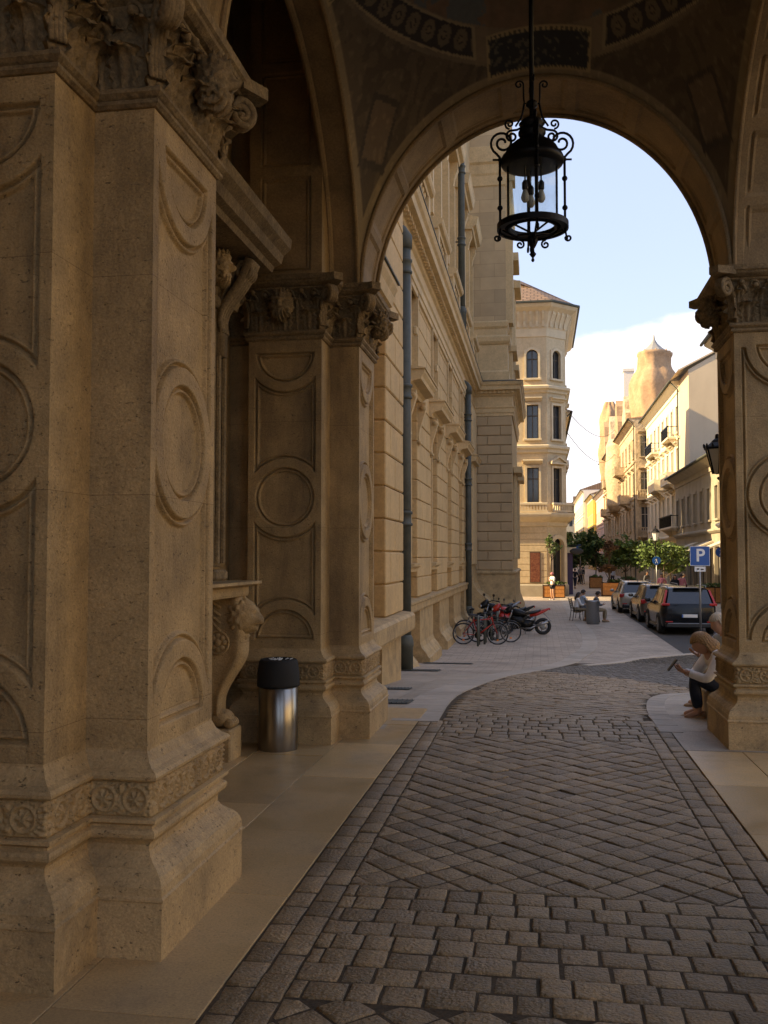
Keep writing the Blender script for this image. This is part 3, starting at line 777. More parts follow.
# ------------------------------------------------------------------ ground
def interp(tab, y):
    if y <= tab[0][1]: return tab[0][0]
    for i in range(len(tab) - 1):
        if y <= tab[i + 1][1]:
            k = (y - tab[i][1]) / (tab[i + 1][1] - tab[i][1]); return lerp(tab[i][0], tab[i + 1][0], k)
    return tab[-1][0]
KL = [(-1.17, -2), (-1.20, 8.3), (-1.27, 11.1), (-1.22, 13.1), (-.86, 16.9), (-.40, 19.4), (.0, 21.3), (.48, 23.7), (.93, 26.1), (1.28, 28), (1.50, 30), (1.62, 33), (1.64, 36), (1.57, 40), (1.50, 45), (1.50, 55), (1.5, 64)]
KR = [(1.17, -2), (1.17, 9.0), (1.2, 10.2), (1.27, 11.1), (1.42, 12.2), (1.65, 13.0), (2.1, 13.5), (3.2, 13.9), (6, 14.3)]
def smooth_path(tab, n=6):
    out = []
    P = [Vector((p[0], p[1])) for p in tab]
    for i in range(len(P) - 1):
        p0, p1, p2, p3 = P[max(i - 1, 0)], P[i], P[i + 1], P[min(i + 2, len(P) - 1)]
        for k in range(n):
            t = k / n
            q = .5 * ((2 * p1) + (-p0 + p2) * t + (2 * p0 - 5 * p1 + 4 * p2 - p3) * t * t + (-p0 + 3 * p1 - 3 * p2 + p3) * t ** 3)
            out.append((q.x, q.y))
    out.append(tuple(P[-1])); return out
KLs, KRs = smooth_path(KL), smooth_path(KR)
def sheet(name, xl, xr, y0, y1, off, m, ny=None, nx=1):
    mb = MB(); ny = ny or max(2, int((y1 - y0) / .8))
    fl = xl if callable(xl) else (lambda y: xl); fr = xr if callable(xr) else (lambda y: xr)
    def P(u, v):
        y = lerp(y0, y1, v); return (lerp(fl(y), fr(y), u), y, gz(y) + off)
    mb.grid(P, nx, ny); o = mb.build(name, m); return tag(o, kind='structure')
M['kerb_pale'] = mat('pale_kerb_stone', (.50, .42, .33), .7, var=.15, scale=4)
ys = [-80, -20, 0] + [9.6 + i * .4 for i in range(41)] + [30, 60, 120, 240, 700]
mb = MB(); xs = [-500, -60, -10, 0, 10, 60, 500]
mb.add([(x, y, gz(y) - .03) for y in ys for x in xs], [(j * 7 + i, j * 7 + i + 1, (j + 1) * 7 + i + 1, (j + 1) * 7 + i) for j in range(len(ys) - 1) for i in range(6)])
tag(mb.build('ground', M['ground']), kind='structure')

kl = lambda y: interp(KLs, y)
def kr(y): return interp(KRs, y)
sheet('sett_bed', kl, lambda y: kr(y) if y < 13.9 else 9, -2, 24.5, .0035, M['sett_bed'], 60, 4)
sheet('sidewalk', -3.4, kl, 9.0, 62, .006, M['pave'], 110, 2)
sheet('street', lambda y: kl(y) if y < 64 else -30, lambda y: 14, 23.0, 330, -.006, M['pave_diag'], 160, 2)
sheet('parking_lane', 3.95, 6.3, 27.5, 54, .0, M['asphalt'], 20, 1)
sheet('side_street', -40, 1.5, 53.4, 65.5, .010, M['pave_diag'], 10, 1)
sheet('plaza', 2.48, 40, -30, 14.5, -.022, M['sett_small'], 60, 2)

def ribbon(name, pts, w, off, m, seg=.6, th=.0):
    """kerb made of separate stones laid along a path"""
    mb = MB(); P = [Vector(p) for p in pts]; L = [0]
    for a, b in zip(P, P[1:]): L.append(L[-1] + (b - a).length)
    def ev(s):
        s = min(max(s, 0), L[-1])
        for i in range(len(L) - 1):
            if s <= L[i + 1]:
                k = (s - L[i]) / max(1e-6, L[i + 1] - L[i]); p = P[i].lerp(P[i + 1], k); d = (P[i + 1] - P[i]).normalized(); return p, d
        return P[-1], (P[-1] - P[-2]).normalized()
    n = int(L[-1] / seg)
    for i in range(n):
        a, da = ev(i * seg + .006); b, db = ev((i + 1) * seg - .006)
        na, nb = Vector((-da.y, da.x)), Vector((-db.y, db.x))
        q = [a + na * w / 2, a - na * w / 2, b - nb * w / 2, b + nb * w / 2]
        vs = [(p.x, p.y, gz(p.y) + off) for p in q] + [(p.x, p.y, gz(p.y) - .05) for p in q]
        mb.add(vs, [(0, 1, 2, 3), (0, 4, 5, 1), (1, 5, 6, 2), (2, 6, 7, 3), (3, 7, 4, 0)])
    return tag(mb.build(name, m), kind='structure')
ribbon('kerb_street', [p for p in KLs if p[1] > 9.2], .46, .016, M['kerb'], .7)
ribbon('kerb_rounded', [(p[0] + .0, p[1]) for p in KRs if p[1] > 8.95], .20, .016, M['kerb'], .35)
ribbon('kerb_crossing', [(1.0, 23.2), (2.65, 26.3), (4.57, 27.9), (9, 29.5)], .24, .022, M['kerb_pale'], .8)

# floor slabs of the arcade
def slabs(name, rects, m, top=.012):
    mb = MB()
    for x0, x1, y0, y1 in rects:
        t = top + random.uniform(-.0015, .0015); mb.box(x0 + .0025, x1 - .0025, y0 + .0025, y1 - .0025, -.06, t, .002)
    return tag(mb.build(name, m), kind='structure')
rs = []
y = -1.5
for L in (1.3, 1.1, 1.35, .95, 1.2, 1.05, 1.35, 1.25, .95, 1.0):
    rs.append((-1.72, -1.175, y, y + L)); y += L
y0 = -1.5
for L in (1.0, 1.3, 1.4, 1.2, 1.35, 1.1, 1.5, 1.2):
    rs.append((-2.30, -1.72, y0 + .15, y0 + .15 + L)); rs.append((-2.80, -2.30, y0, y0 + L)); y0 += L
slabs('arcade_floor', rs, M['floor'])
rs = []; y = -1.5
for L in (1.3, 1.2, 1.1, 1.25, 1.3, 1.15, 1.2, 1.15):
    rs.append((1.175, 1.62, y, y + L)); y += L
y = -1.8
for L in (1.2, 1.3, 1.2, 1.3, 1.2, 1.3, 1.2, 1.0):
    rs.append((1.62, 2.70, y, y + L)); y += L
slabs('arcade_floor_outer', [(a, b, c, (8.195 if d > 7.2 else d)) for a, b, c, d in rs if c < 7.1], M['floor'])
mb = MB()
def apron_cell(x0, x1, y0, y1):
    pts = []
    mb.add([(max(x0, 0) if False else x0, y0, gz(y0) + .012), (x1, y0, gz(y0) + .012), (x1, y1, gz(y1) + .012), (x0, y1, gz(y1) + .012)], [(0, 1, 2, 3)])
yy = 8.2
for L in (.9, .9, .75, .7, .65, .6, .6, .5):
    a, b = yy, min(13.3, yy + L - .008)
    if a > 13: break
    lim0, lim1 = kr(a), kr(b)
    prev = None
    for x0, x1 in ((0, 2.05), (2.058, 3.0), (3.008, 4.2)):
        l0, l1 = max(x0, lim0), max(x0, lim1)
        if l0 < x1 and l1 < x1: mb.add([(l0, a, gz(a) + .012), (x1, a, gz(a) + .012), (x1, b, gz(b) + .012), (l1, b, gz(b) + .012)], [(0, 1, 2, 3)])
    yy += L
tag(mb.build('apron_paving', M['floor_grey']), kind='structure')
# big grey slabs left of the lane beyond the arcade
rs = []
mb = MB(); yy = 8.75
for i in range(9):
    L = (.95, 1.1, .9, 1.2, 1.0)[i % 5]; a, b = yy, yy + L - .008
    for x0, x1 in ((-3.3, -2.45), (-2.442, -1.70), (-1.692, 9)):
        r0, r1 = min(x1, kl(a) - .23), min(x1, kl(b) - .23)
        q = lambda y: .012 + gz(y)
        if r0 > x0: mb.add([(x0, a, q(a)), (r0, a, q(a)), (r1, b, q(b)), (x0, b, q(b))], [(0, 1, 2, 3)])
    yy += L
tag(mb.build('sidewalk_slabs', M['floor_grey']), kind='structure')

# cobblestones ----------------------------------------------------
def clip(poly, x0, x1, y0, y1):
    for ax, lim, sg in ((0, x0, 1), (0, x1, -1), (1, y0, 1), (1, y1, -1)):
        out = []
        for i in range(len(poly)):
            a, b = poly[i - 1], poly[i]
            ia, ib = (a[ax] - lim) * sg >= 0, (b[ax] - lim) * sg >= 0
            if ia != ib:
                k = (lim - a[ax]) / (b[ax] - a[ax]); out.append((a[0] + (b[0] - a[0]) * k, a[1] + (b[1] - a[1]) * k))
            if ib: out.append(b)
        poly = out
        if len(poly) < 3: return []
    return poly
def area(p): return abs(sum(p[i - 1][0] * p[i][1] - p[i][0] * p[i - 1][1] for i in range(len(p)))) / 2
cob = MB(); cob.smooth = True
def sett(poly, gap=.0052, top=.010):
    if len(poly) < 3 or area(poly) < .004: return
    cx = sum(p[0] for p in poly) / len(poly); cy = sum(p[1] for p in poly) / len(poly)
    pts = []
    for i in range(len(poly)):
        a, b = poly[i], poly[(i + 1) % len(poly)]; L = math.hypot(b[0] - a[0], b[1] - a[1]); n = max(1, int(L / .05))
        for k in range(n): pts.append((lerp(a[0], b[0], k / n), lerp(a[1], b[1], k / n), k == 0))
    dz = random.uniform(-.004, .004); tx, ty = random.uniform(-.025, .025), random.uniform(-.025, .025)
    rings = []
    for ins, z in ((gap * .6, -.03), (gap, top - .006), (gap + .003, top - .002), (gap + .008, top)):
        r = []
        for x, y, cor in pts:
            dx, dy = cx - x, cy - y; d = math.hypot(dx, dy) or 1
            i2 = ins * (1.5 if cor else 1.0) + .005 * noise.noise(Vector((x * 28, y * 28, 0)))
            x2, y2 = x + dx / d * i2, y + dy / d * i2
            z2 = z if z < 0 else z + dz + tx * (x2 - cx) + ty * (y2 - cy) + .003 * noise.noise(Vector((x2 * 26, y2 * 26, 2)))
            r.append((x2, y2, z2 + gz(y2)))
        rings.append(r)
    n = len(pts); vs = [p for r in rings for p in r] + [(cx, cy, gz(cy) + top + .001 + dz)]
    fs = [(i * n + j, i * n + (j + 1) % n, (i + 1) * n + (j + 1) % n, (i + 1) * n + j) for i in range(3) for j in range(n)]
    fs += [(3 * n + j, 3 * n + (j + 1) % n, 4 * n) for j in range(n)]
    cob.add(vs, fs)
def courses(x0, x1, y0, y1, w=.152, h=.152, inside=None):
    n = max(1, round((y1 - y0) / h)); h = (y1 - y0) / n
    for j in range(n):
        x = x0 - random.uniform(.02, w)
        while x < x1:
            ww = w * random.uniform(.8, 1.25)
            p = clip([(x, y0 + j * h), (x + ww, y0 + j * h), (x + ww, y0 + j * h + h), (x, y0 + j * h + h)], x0, x1, y0, y1)
            if p and (inside is None or inside(sum(q[0] for q in p) / len(p), sum(q[1] for q in p) / len(p))): sett(p)
            x += ww
def diag(x0, x1, y0, y1, s=.162, ang=45, inside=None):
    c, sn = math.cos(R(ang)), math.sin(R(ang)); D = max(x1 - x0, y1 - y0) + 1; mx, my = (x0 + x1) / 2, (y0 + y1) / 2
    n = int(D / s) + 1
    for i in range(-n, n):
        sh = random.uniform(0, .0)
        for j in range(-n, n):
            q = []
            for a, b in ((0, 0), (1, 0), (1, 1), (0, 1)):
                u, v = (i + a) * s, (j + b) * s; q.append((mx + u * c - v * sn, my + u * sn + v * c))
            if max(p[0] for p in q) < x0 or min(p[0] for p in q) > x1 or max(p[1] for p in q) < y0 or min(p[1] for p in q) > y1: continue
            p = clip(q, x0, x1, y0, y1)
            if p and (inside is None or inside(sum(k[0] for k in p) / len(p), sum(k[1] for k in p) / len(p))): sett(p)
IN = .93
for sx in (-1, 1):
    y = -1.0
    while y < 9.2:
        L = random.uniform(.17, .25)
        for k in (0, 1):
            a, b = sx * (IN + .12 * k), sx * (IN + .12 * (k + 1)); yo = .1 * k
            sett([(min(a, b), y + yo), (max(a, b), y + yo), (max(a, b), y + yo + L), (min(a, b), y + yo + L)])
        y += L
diag(-IN, IN, -.6, 3.42)
courses(-IN, IN, 3.42, 4.62)
diag(-IN, IN, 4.62, 8.52)
courses(-IN, IN, 8.52, 9.28)
def bnd(x): return interp([(20.6, -.6), (19.8, .39), (17.5, 1.4), (14.9, 2.0), (13.6, 3.2), (13, 6)], x) if False else (20.6 if x < -.4 else (lerp(20.6, 19.2, (x + .4) / .9) if x < .5 else (lerp(19.2, 17.2, (x - .5) / 1.0) if x < 1.5 else max(13.6, lerp(17.2, 14.4, (x - 1.5) / .8)))))
inn = lambda x, y: kl(y) + .27 < x < kr(y) - .13 and y < bnd(x)
courses(-1.1, 1.2, 9.28, 9.9, inside=inn); diag(-1.1, 1.4, 9.9, 13.2, inside=inn); courses(-1.2, 3.0, 13.2, 20.6, .18, .18, inside=inn)
tag(cob.build('cobblestone_lane', M['sett']), kind='structure')
# small dark setts of the crossing
mb = MB(); s = .105
def far(x): return interp([(0, 0)], 0) if False else (lerp(22.6, 26.0, (x - .6) / 2.05) if x < 2.65 else lerp(26.0, 27.7, (x - 2.65) / 1.9))
x = -.2
while x < 7:
    y = 13.6
    while y < 28:
        cx, cy = x + s / 2, y + s / 2
        if y > bnd(cx) + .02 and y < far(cx) and cx > kl(cy) + .25:
            j = [random.uniform(-.008, .008) for _ in range(8)]; z = gz(cy) + random.uniform(.004, .012); g = .007
            q = [(x + g + j[0], y + g + j[1]), (x + s - g + j[2], y + g + j[3]), (x + s - g + j[4], y + s - g + j[5]), (x + g + j[6], y + s - g + j[7])]
            mb.add([(p[0], p[1], z + (p[1] - cy) * -.07) for p in q] + [(p[0], p[1], z - .03) for p in q], [(0, 1, 2, 3), (0, 4, 5, 1), (1, 5, 6, 2), (2, 6, 7, 3), (3, 7, 4, 0)])
        y += s
    x += s
tag(mb.build('crossing_setts', M['sett_small']), kind='structure')
for (gx, gy, wx, wy, lb) in ((-1.72, 10.9, .26, .55, 'dark pavement grate nearest to the left pier'), (-1.95, 13.0, .2, .4, 'small pavement grate beside the rusticated block'), (-2.45, 19.2, .45, .8, 'dark pavement grate near the first drainpipe'), (-2.2, 23.0, .6, .5, 'dark pavement grate in front of the first pedestal')):
    mb = MB()
    mb.add([(gx + a * wx, gy + b * wy, gz(gy + b * wy) + .020) for a, b in ((-1, -.5), (1, -.5), (1, .5), (-1, .5))], [(0, 1, 2, 3)])
    mb.add([(gx + a * wx * .92, gy + b * wy, gz(gy + b * wy) + .024) for a, b in ((-1, -.44), (1, -.44), (1, .44), (-1, .44))], [(0, 1, 2, 3)])
    n = 9
    for k in range(n):
        xx = gx - wx * .9 + 1.8 * wx * k / (n - 1)
        mb.tube([(xx, gy - wy * .44, gz(gy - wy * .44) + .026), (xx, gy + wy * .44, gz(gy + wy * .44) + .026)], .006, 5)
    tag(recenter(mb.build('floor_grate', M['zinc'])), lb, 'grate', 'iron grates in the pavement')
# hills
mb = MB()
def hp_(u, v):
    x = lerp(-900, 1100, u); y = lerp(1500, 2300, v); h = (70 * math.sin(u * 9 + 1) + 85 + 40 * noise.noise(Vector((u * 14, v * 4, 0))) + 18 * noise.noise(Vector((u * 50, v * 9, 0)))) * math.sin(PI * min(1, v * 1.0 + .0)) ** .8
    return (x, y, h - 8)
mb.smooth = True; mb.grid(hp_, 80, 14); tag(mb.build('hills', M['hill']), kind='structure')
# ------------------------------------------------------------------ buildings
V = Vector
def wall_holes(mb, O, T, Nn, u0, u1, z0, z1, holes, depth=.22):
    """wall in the vertical plane through O along T, facing N; holes = (u0,u1,z0,z1)"""
    O, T, Nn = V(O), V(T), V(Nn)
    P = lambda u, z, d=0: tuple(O + T * u + V((0, 0, z)) - Nn * d)
    us = sorted({u0, u1} | {h[0] for h in holes} | {h[1] for h in holes}); zs = sorted({z0, z1} | {h[2] for h in holes} | {h[3] for h in holes})
    us = [u for u in us if u0 <= u <= u1]; zs = [z for z in zs if z0 <= z <= z1]
    for a, b in zip(us, us[1:]):
        run = None
        for c, d in zip(zs, zs[1:]):
            inh = any(h[0] <= (a + b) / 2 <= h[1] and h[2] <= (c + d) / 2 <= h[3] for h in holes)
            if not inh:
                if run is None: run = c
                end = d
            if (inh or d == zs[-1]) and run is not None:
                mb.add([P(a, run), P(b, run), P(b, end), P(a, end)], [(0, 1, 2, 3)]); run = None
    for a, b, c, d in holes:
        mb.add([P(a, c), P(b, c), P(b, d), P(a, d), P(a, c, depth), P(b, c, depth), P(b, d, depth), P(a, d, depth)], [(0, 4, 5, 1), (1, 5, 6, 2), (2, 6, 7, 3), (3, 7, 4, 0)])
class Fr:
    """frame of a facade: box(u0,u1,z0,z1,out0,out1) in facade coordinates"""
    def __init__(s, O, T, Nn): s.O, s.T, s.N = V(O), V(T).normalized(), V(Nn).normalized()
    def P(s, u, z, d=0): return tuple(s.O + s.T * u + V((0, 0, z)) + s.N * d)
    def box(s, mb, u0, u1, z0, z1, d0, d1, c=0):
        m = mb.m; X = s.T; Y = -s.N; Z = V((0, 0, 1)); O = s.O
        mb.m = Matrix(((X.x, Y.x, 0, O.x), (X.y, Y.y, 0, O.y), (0, 0, 1, O.z), (0, 0, 0, 1)))
        mb.box(u0, u1, -d1, -d0, z0, z1, c); mb.m = m
    def prism(s, mb, poly, a, b):
        """poly (out, z) extruded along u from a to b"""
        vs = [s.P(a, z, d) for d, z in poly] + [s.P(b, z, d) for d, z in poly]; n = len(poly)
        mb.add(vs, [tuple(range(n)), tuple(range(n, 2 * n))[::-1]] + [(i, i + n, (i + 1) % n + n, (i + 1) % n) for i in range(n)])
    def fprism(s, mb, poly, d0, d1):
        """poly (u, z) extruded outward from d0 to d1"""
        vs = [s.P(u, z, d0) for u, z in poly] + [s.P(u, z, d1) for u, z in poly]; n = len(poly)
        mb.add(vs, [tuple(range(n)), tuple(range(n, 2 * n))[::-1]] + [(i, i + n, (i + 1) % n + n, (i + 1) % n) for i in range(n)])
def window(F, parent, u0, u1, z0, z1, depth=.2, fm=None, gm=None, cross=True, arch=False, trim=None, wtrim=.16, ped=None, tm=None, sill=True, curtain=False):
    mb = MB(); w = .06
    F.box(mb, u0, u0 + w, z0, z1, -depth, -depth + .06); F.box(mb, u1 - w, u1, z0, z1, -depth, -depth + .06)
    F.box(mb, u0 + w, u1 - w, z0, z0 + w, -depth, -depth + .055); F.box(mb, u0 + w, u1 - w, z1 - w, z1, -depth, -depth + .055)
    if cross:
        m = (u0 + u1) / 2; F.box(mb, m - .035, m + .035, z0 + w, z1 - w, -depth, -depth + .05); zz = lerp(z0, z1, .68); F.box(mb, u0 + w, m - .035, zz - .035, zz + .035, -depth, -depth + .045); F.box(mb, m + .035, u1 - w, zz - .035, zz + .035, -depth, -depth + .045)
    wd = mb.build('window', fm or M['frame_dark'], parent)
    mb = MB(); F.box(mb, u0, u1, z0, z1, -depth - .04, -depth - .01); mb.build('pane', gm or M['winglass'], wd)
    if tm:
        mb = MB()
        F.box(mb, u0 - wtrim, u0, z0, z1 + (0 if arch else wtrim), .0, .07); F.box(mb, u1, u1 + wtrim, z0, z1 + (0 if arch else wtrim), .0, .07)
        if not arch: F.box(mb, u0, u1, z1, z1 + wtrim, .0, .068)
        if sill: F.box(mb, u0 - wtrim - .08, u1 + wtrim + .08, z0 - .14, z0, .0, .16, .015)
        if ped == 'flat':
            F.prism(mb, [(0, z1 + wtrim + .12), (.12, z1 + wtrim + .12), (.16, z1 + wtrim + .2), (.34, z1 + wtrim + .28), (.34, z1 + wtrim + .36), (0, z1 + wtrim + .42)], u0 - wtrim - .12, u1 + wtrim + .12)
        if ped == 'tri':
            zt = z1 + wtrim + .1; a, b = u0 - wtrim - .15, u1 + wtrim + .15
            F.fprism(mb, [(a, zt), (b, zt), (b, zt + .1), ((a + b) / 2, zt + .1 + (b - a) * .26), (a, zt + .1)], 0, .12)
            F.fprism(mb, [(a - .05, zt + .1), ((a + b) / 2, zt + .1 + (b - a) * .26), (b + .05, zt + .1), (b + .05, zt + .2), ((a + b) / 2, zt + .22 + (b - a) * .26), (a - .05, zt + .2)], 0, .28)
            F.box(mb, a - .05, b + .05, zt, zt + .1, .12, .26)
        mb.build('window_surround', tm, wd)
        if arch:
            r = (u1 - u0) / 2; m = (u0 + u1) / 2; mb = MB(); n = 14
            for k in range(n):
                a0, a1 = PI * k / n, PI * (k + 1) / n
                F.fprism(mb, [(m + (r + e) * math.cos(a), z1 - r + (r + e) * math.sin(a)) for a, e in ((a0, 0), (a1, 0), (a1, wtrim), (a0, wtrim))], 0, .08)
            # spandrels closing the square head of the hole
            for sg in (-1, 1):
                pts = [(m + sg * r, z1)] + [(m + sg * r * math.cos(PI / 2 * k / 7), z1 - r + r * math.sin(PI / 2 * k / 7)) for k in range(8)]
                if sg > 0: pts = pts[::-1]
                F.fprism(mb, pts, -.12, .003)
            mb.build('arch_head', tm, wd)
    return wd

# ---- the opera house side: body, ramped facade, projecting wing
WX = -3.2; SX = -2.95
op = thing('opera_house', 'long ochre rusticated facade of the opera house with hooded windows and drainpipes', 'building', (-3.2, 28, -1.1))
mb = MB()
mb.box(-40, -3.4, 9.3, 43, -1.3, 23); mb.box(-40, -3.35, -12, 9.25, -.1, 23)
mb.box(-40, -1.46, 43.2, 53, 9.0, 27); mb.box(-40, -1.2, 43.15, 53, -1.3, 9.0)
mb.build('main_block', M['facade'], op)
BC = [22.3, 26.9, 31.5, 36.1, 40.7]
F = Fr((WX, 0, 0), (0, 1, 0), (1, 0, 0))      # u = Y
holes = []
for c in BC:
    holes += [(c - .62, c + .62, 1.45, 4.9), (c - .62, c + .62, 6.1, 8.0), (c - .6, c + .6, -.75, .15)]
mb = MB(); wall_holes(mb, (WX, 0, 0), (0, 1, 0), (1, 0, 0), 15.3, 43.2, -1.3, 9.2, holes, .3); mb.build('lower_wall', M['facade'], op)
def rust(mb, x0, xf, y0, y1, z0, z1, ch=.485, jy=None, both=True):
    n = max(1, round((z1 - z0) / ch)); h = (z1 - z0) / n
    for j in range(n):
        a, b = z0 + j * h, z0 + (j + 1) * h
        k = jy or max(1, round((y1 - y0) / .95)); w = (y1 - y0) / k
        cuts = [y0]
        if j % 2: cuts += [y0 + w * (i + .5) for i in range(k)]
        else: cuts += [y0 + w * (i + 1) for i in range(k - 1)]
        cuts.append(y1)
        for p, q in zip(cuts, cuts[1:]):
            if q - p > .05: mb.box(x0, xf + random.uniform(-.004, .004), p + .002, q - .002, a + .008, b - .008, .018)
for i, c in enumerate([20.0, 24.6, 29.2, 33.8, 38.4, 42.1]):
    hw = 1.5 if i < 5 else .95
    mb = MB(); rust(mb, WX, SX, c - hw, c + hw, .62, 8.3); mb.box(WX, SX - .05, c - hw + .03, c + hw - .03, .5, 8.3)
    mb.build('rusticated_pilaster', M['facade'], op)
    mb = MB()
    prf = [(WX, -1.3), (-2.66, -1.3), (-2.66, -.86), (-2.70, -.84), (-2.74, -.76), (-2.86, -.62), (-2.90, -.5), (-2.90, .32), (WX, .32)]
    rg = [[(x, y, z) for x, z in prf] for y in (c - hw + .05, c + hw - .05)]
    mb.loft(rg, True, True)
    mb.build('pedestal', M['base_stone'], op)
mb = MB(); F.prism(mb, [(0, .32), (.34, .32), (.36, .36), (.36, .50), (.40, .53), (.40, .58), (0, .62)], 15.9, 43.2); mb.build('base_ledge', M['base_stone'], op)
for c in BC:
    w = window(F, op, c - .62, c + .62, 1.45, 4.9, .28)
    w2 = window(F, op, c - .62, c + .62, 6.1, 8.0, .28)
    w3 = window(F, op, c - .6, c + .6, -.75, .15, .28, cross=False)
    mb = MB(); F.box(mb, c - .78, c - .62, 1.45, 5.1, -.02, .12); F.box(mb, c + .62, c + .78, 1.45, 5.1, -.02, .12); F.box(mb, c - .62, c + .62, 4.9, 5.1, -.02, .12)
    F.prism(mb, [(0, 1.24), (.25, 1.25), (.26, 1.32), (.36, 1.38), (.38, 1.45), (0, 1.45)], c - .72, c + .72)
    mb.build('window_surround', M['facade_trim'], w)
    mb = MB(); F.prism(mb, [(0, 5.42), (.32, 5.42), (.34, 5.50), (.40, 5.56), (.60, 5.60), (.62, 5.68), (.68, 5.76), (.68, 5.82), (0, 5.93)], c - 1.3, c + 1.3)
    mb.prism([(WX, 5.825), (WX + .71, 5.825), (WX + .71, 5.85), (WX, 5.96)], c - 1.34, c + 1.34, 'y')
    mb.build('window_hood', M['facade_trim'], w)
    for s in (-1, 1):
        mb = MB(); y = c + s * .93; pts = [(SX + .20, 5.41), (SX + .21, 5.25), (SX + .15, 5.05), (SX + .07, 4.8), (SX + .03, 4.6), (SX + .05, 4.45), (SX + .06, 4.38), (SX - .02, 4.32), (SX - .02, 5.41)]
        mb.prism(pts[::-1], y - .10, y + .10, 'y')
        mb.smooth = True
        mb.lathe([(.0, -.15), (.07, -.15), (.07, .15), (.0, .15)], 12, (SX + .14, y, 5.28), axis='y'); mb.lathe([(.0, -.14), (.045, -.14), (.045, .14), (.0, .14)], 12, (SX + .04, y, 4.42), axis='y')
        mb.build('console', M['facade_trim'], w)
    mb = MB(); F.box(mb, c - .74, c - .62, 5.95, 8.1, -.02, .30); F.box(mb, c + .62, c + .74, 5.95, 8.1, -.02, .30); F.box(mb, c - .1, c + .1, 6.9, 7.1, .26, .36, .02)
    mb.build('window_surround', M['facade_trim'], w2)
# cornice round facade and wing
CP = [(-40, 12), (SX, 12), (SX, 43), (-1.18, 43), (-1.18, 53), (-40, 53)]
mb = MB()
sweep(mb, CP, [(0, 7.95), (.05, 7.97), (.05, 8.10), (.08, 8.12), (.08, 8.3), (.12, 8.35), (.12, 8.40), (.02, 8.42), (.02, 8.85), (.08, 8.90), (.10, 8.97), (.16, 9.0), (.18, 9.08), (.36, 9.12), (.38, 9.28), (.44, 9.34), (.48, 9.44), (.48, 9.47), (0, 9.6)])
for y in [15 + .28 * i for i in range(97)]: mb.box(SX + .1, SX + .24, y, y + .13, 8.98, 9.11)
for x in [-2.6 + .2 * i for i in range(8)]: mb.box(x, x + .1, 43 - .24, 43 - .1, 8.98, 9.11)
mb.build('main_cornice', M['facade_trim'], op)
mb = MB(); sweep(mb, CP, [(.485, 9.472), (.50, 9.472), (.50, 9.50), (0, 9.62)]); mb.build('cornice_flashing', M['zinc'], op)
# upper floor
F2 = Fr((SX - .1, 0, 0), (0, 1, 0), (1, 0, 0))
UB = [8.4, 13.1] + [17.7] + BC
mb = MB(); wall_holes(mb, (SX - .1, 0, 0), (0, 1, 0), (1, 0, 0), 9.3, 43.2, 9.5, 22, [(c - .7, c + .7, 11.1, 14.6) for c in UB[1:]], .3)
M['ashlar'] = mat('ochre_ashlar', (.52, .375, .205), .8, var=.1, scale=1.2, stain=(.36, .25, .14), stain_amt=.4, brick=(1.3, .6, .012, (.72, .7, .66), 'yz'), bump=.1)
M['ashlar_x'] = mat('ochre_ashlar_wing', (.47, .345, .20), .8, var=.1, scale=1.2, stain=(.36, .25, .14), stain_amt=.35, brick=(1.3, .6, .012, (.74, .72, .68), 'xz'), bump=.1)
mb.build('upper_wall', M['ashlar'], op)
for c in UB[1:]:
    w = window(F2, op, c - .7, c + .7, 11.1, 14.6, .28, tm=None)
    for s in (-1, 1):
        mb = MB()
        y = c + s * 1.12
        mb.box(SX - .1, SX + .28, y - .17, y + .17, 9.6, 10.62); mb.box(SX - .1, SX + .12, y - .14, y + .14, 11.1, 14.5)
        mb.prism([(SX - .1, 15.35), (SX + .22, 15.35), (SX + .24, 15.1), (SX + .12, 14.8), (SX + .06, 14.4), (SX + .1, 14.2), (SX - .1, 14.1)], y - .15, y + .15, 'y')
        mb.box(SX - .1, SX - .02, y - .12, y + .12, 9.6, 15.3)
        mb.build('side_pilaster', M['facade_trim'], w)
    mb = MB(); mb.smooth = True
    for k in range(5):
        mb.lathe([(.09, 9.62), (.09, 9.7), (.05, 9.76), (.10, 9.95), (.11, 10.1), (.06, 10.35), (.05, 10.45), (.09, 10.52), (.09, 10.62)], 10, (SX + .14, c - .72 + .36 * k, 0))
    mb.build('baluster', M['facade_trim'], w)
    mb = MB(); F2.prism(mb, [(0, 10.62), (.36, 10.62), (.38, 10.70), (.46, 10.74), (.50, 10.82), (.50, 10.88), (0, 10.98)], c - 1.36, c + 1.36); mb.build('sill_rail', M['facade_trim'], w)
    mb = MB(); F2.prism(mb, [(0, 15.35), (.36, 15.35), (.40, 15.45), (.52, 15.5), (.56, 15.6), (.58, 15.75), (.62, 15.85), (0, 16.0)], c - 1.4, c + 1.4); mb.build('window_hood', M['facade_trim'], w)
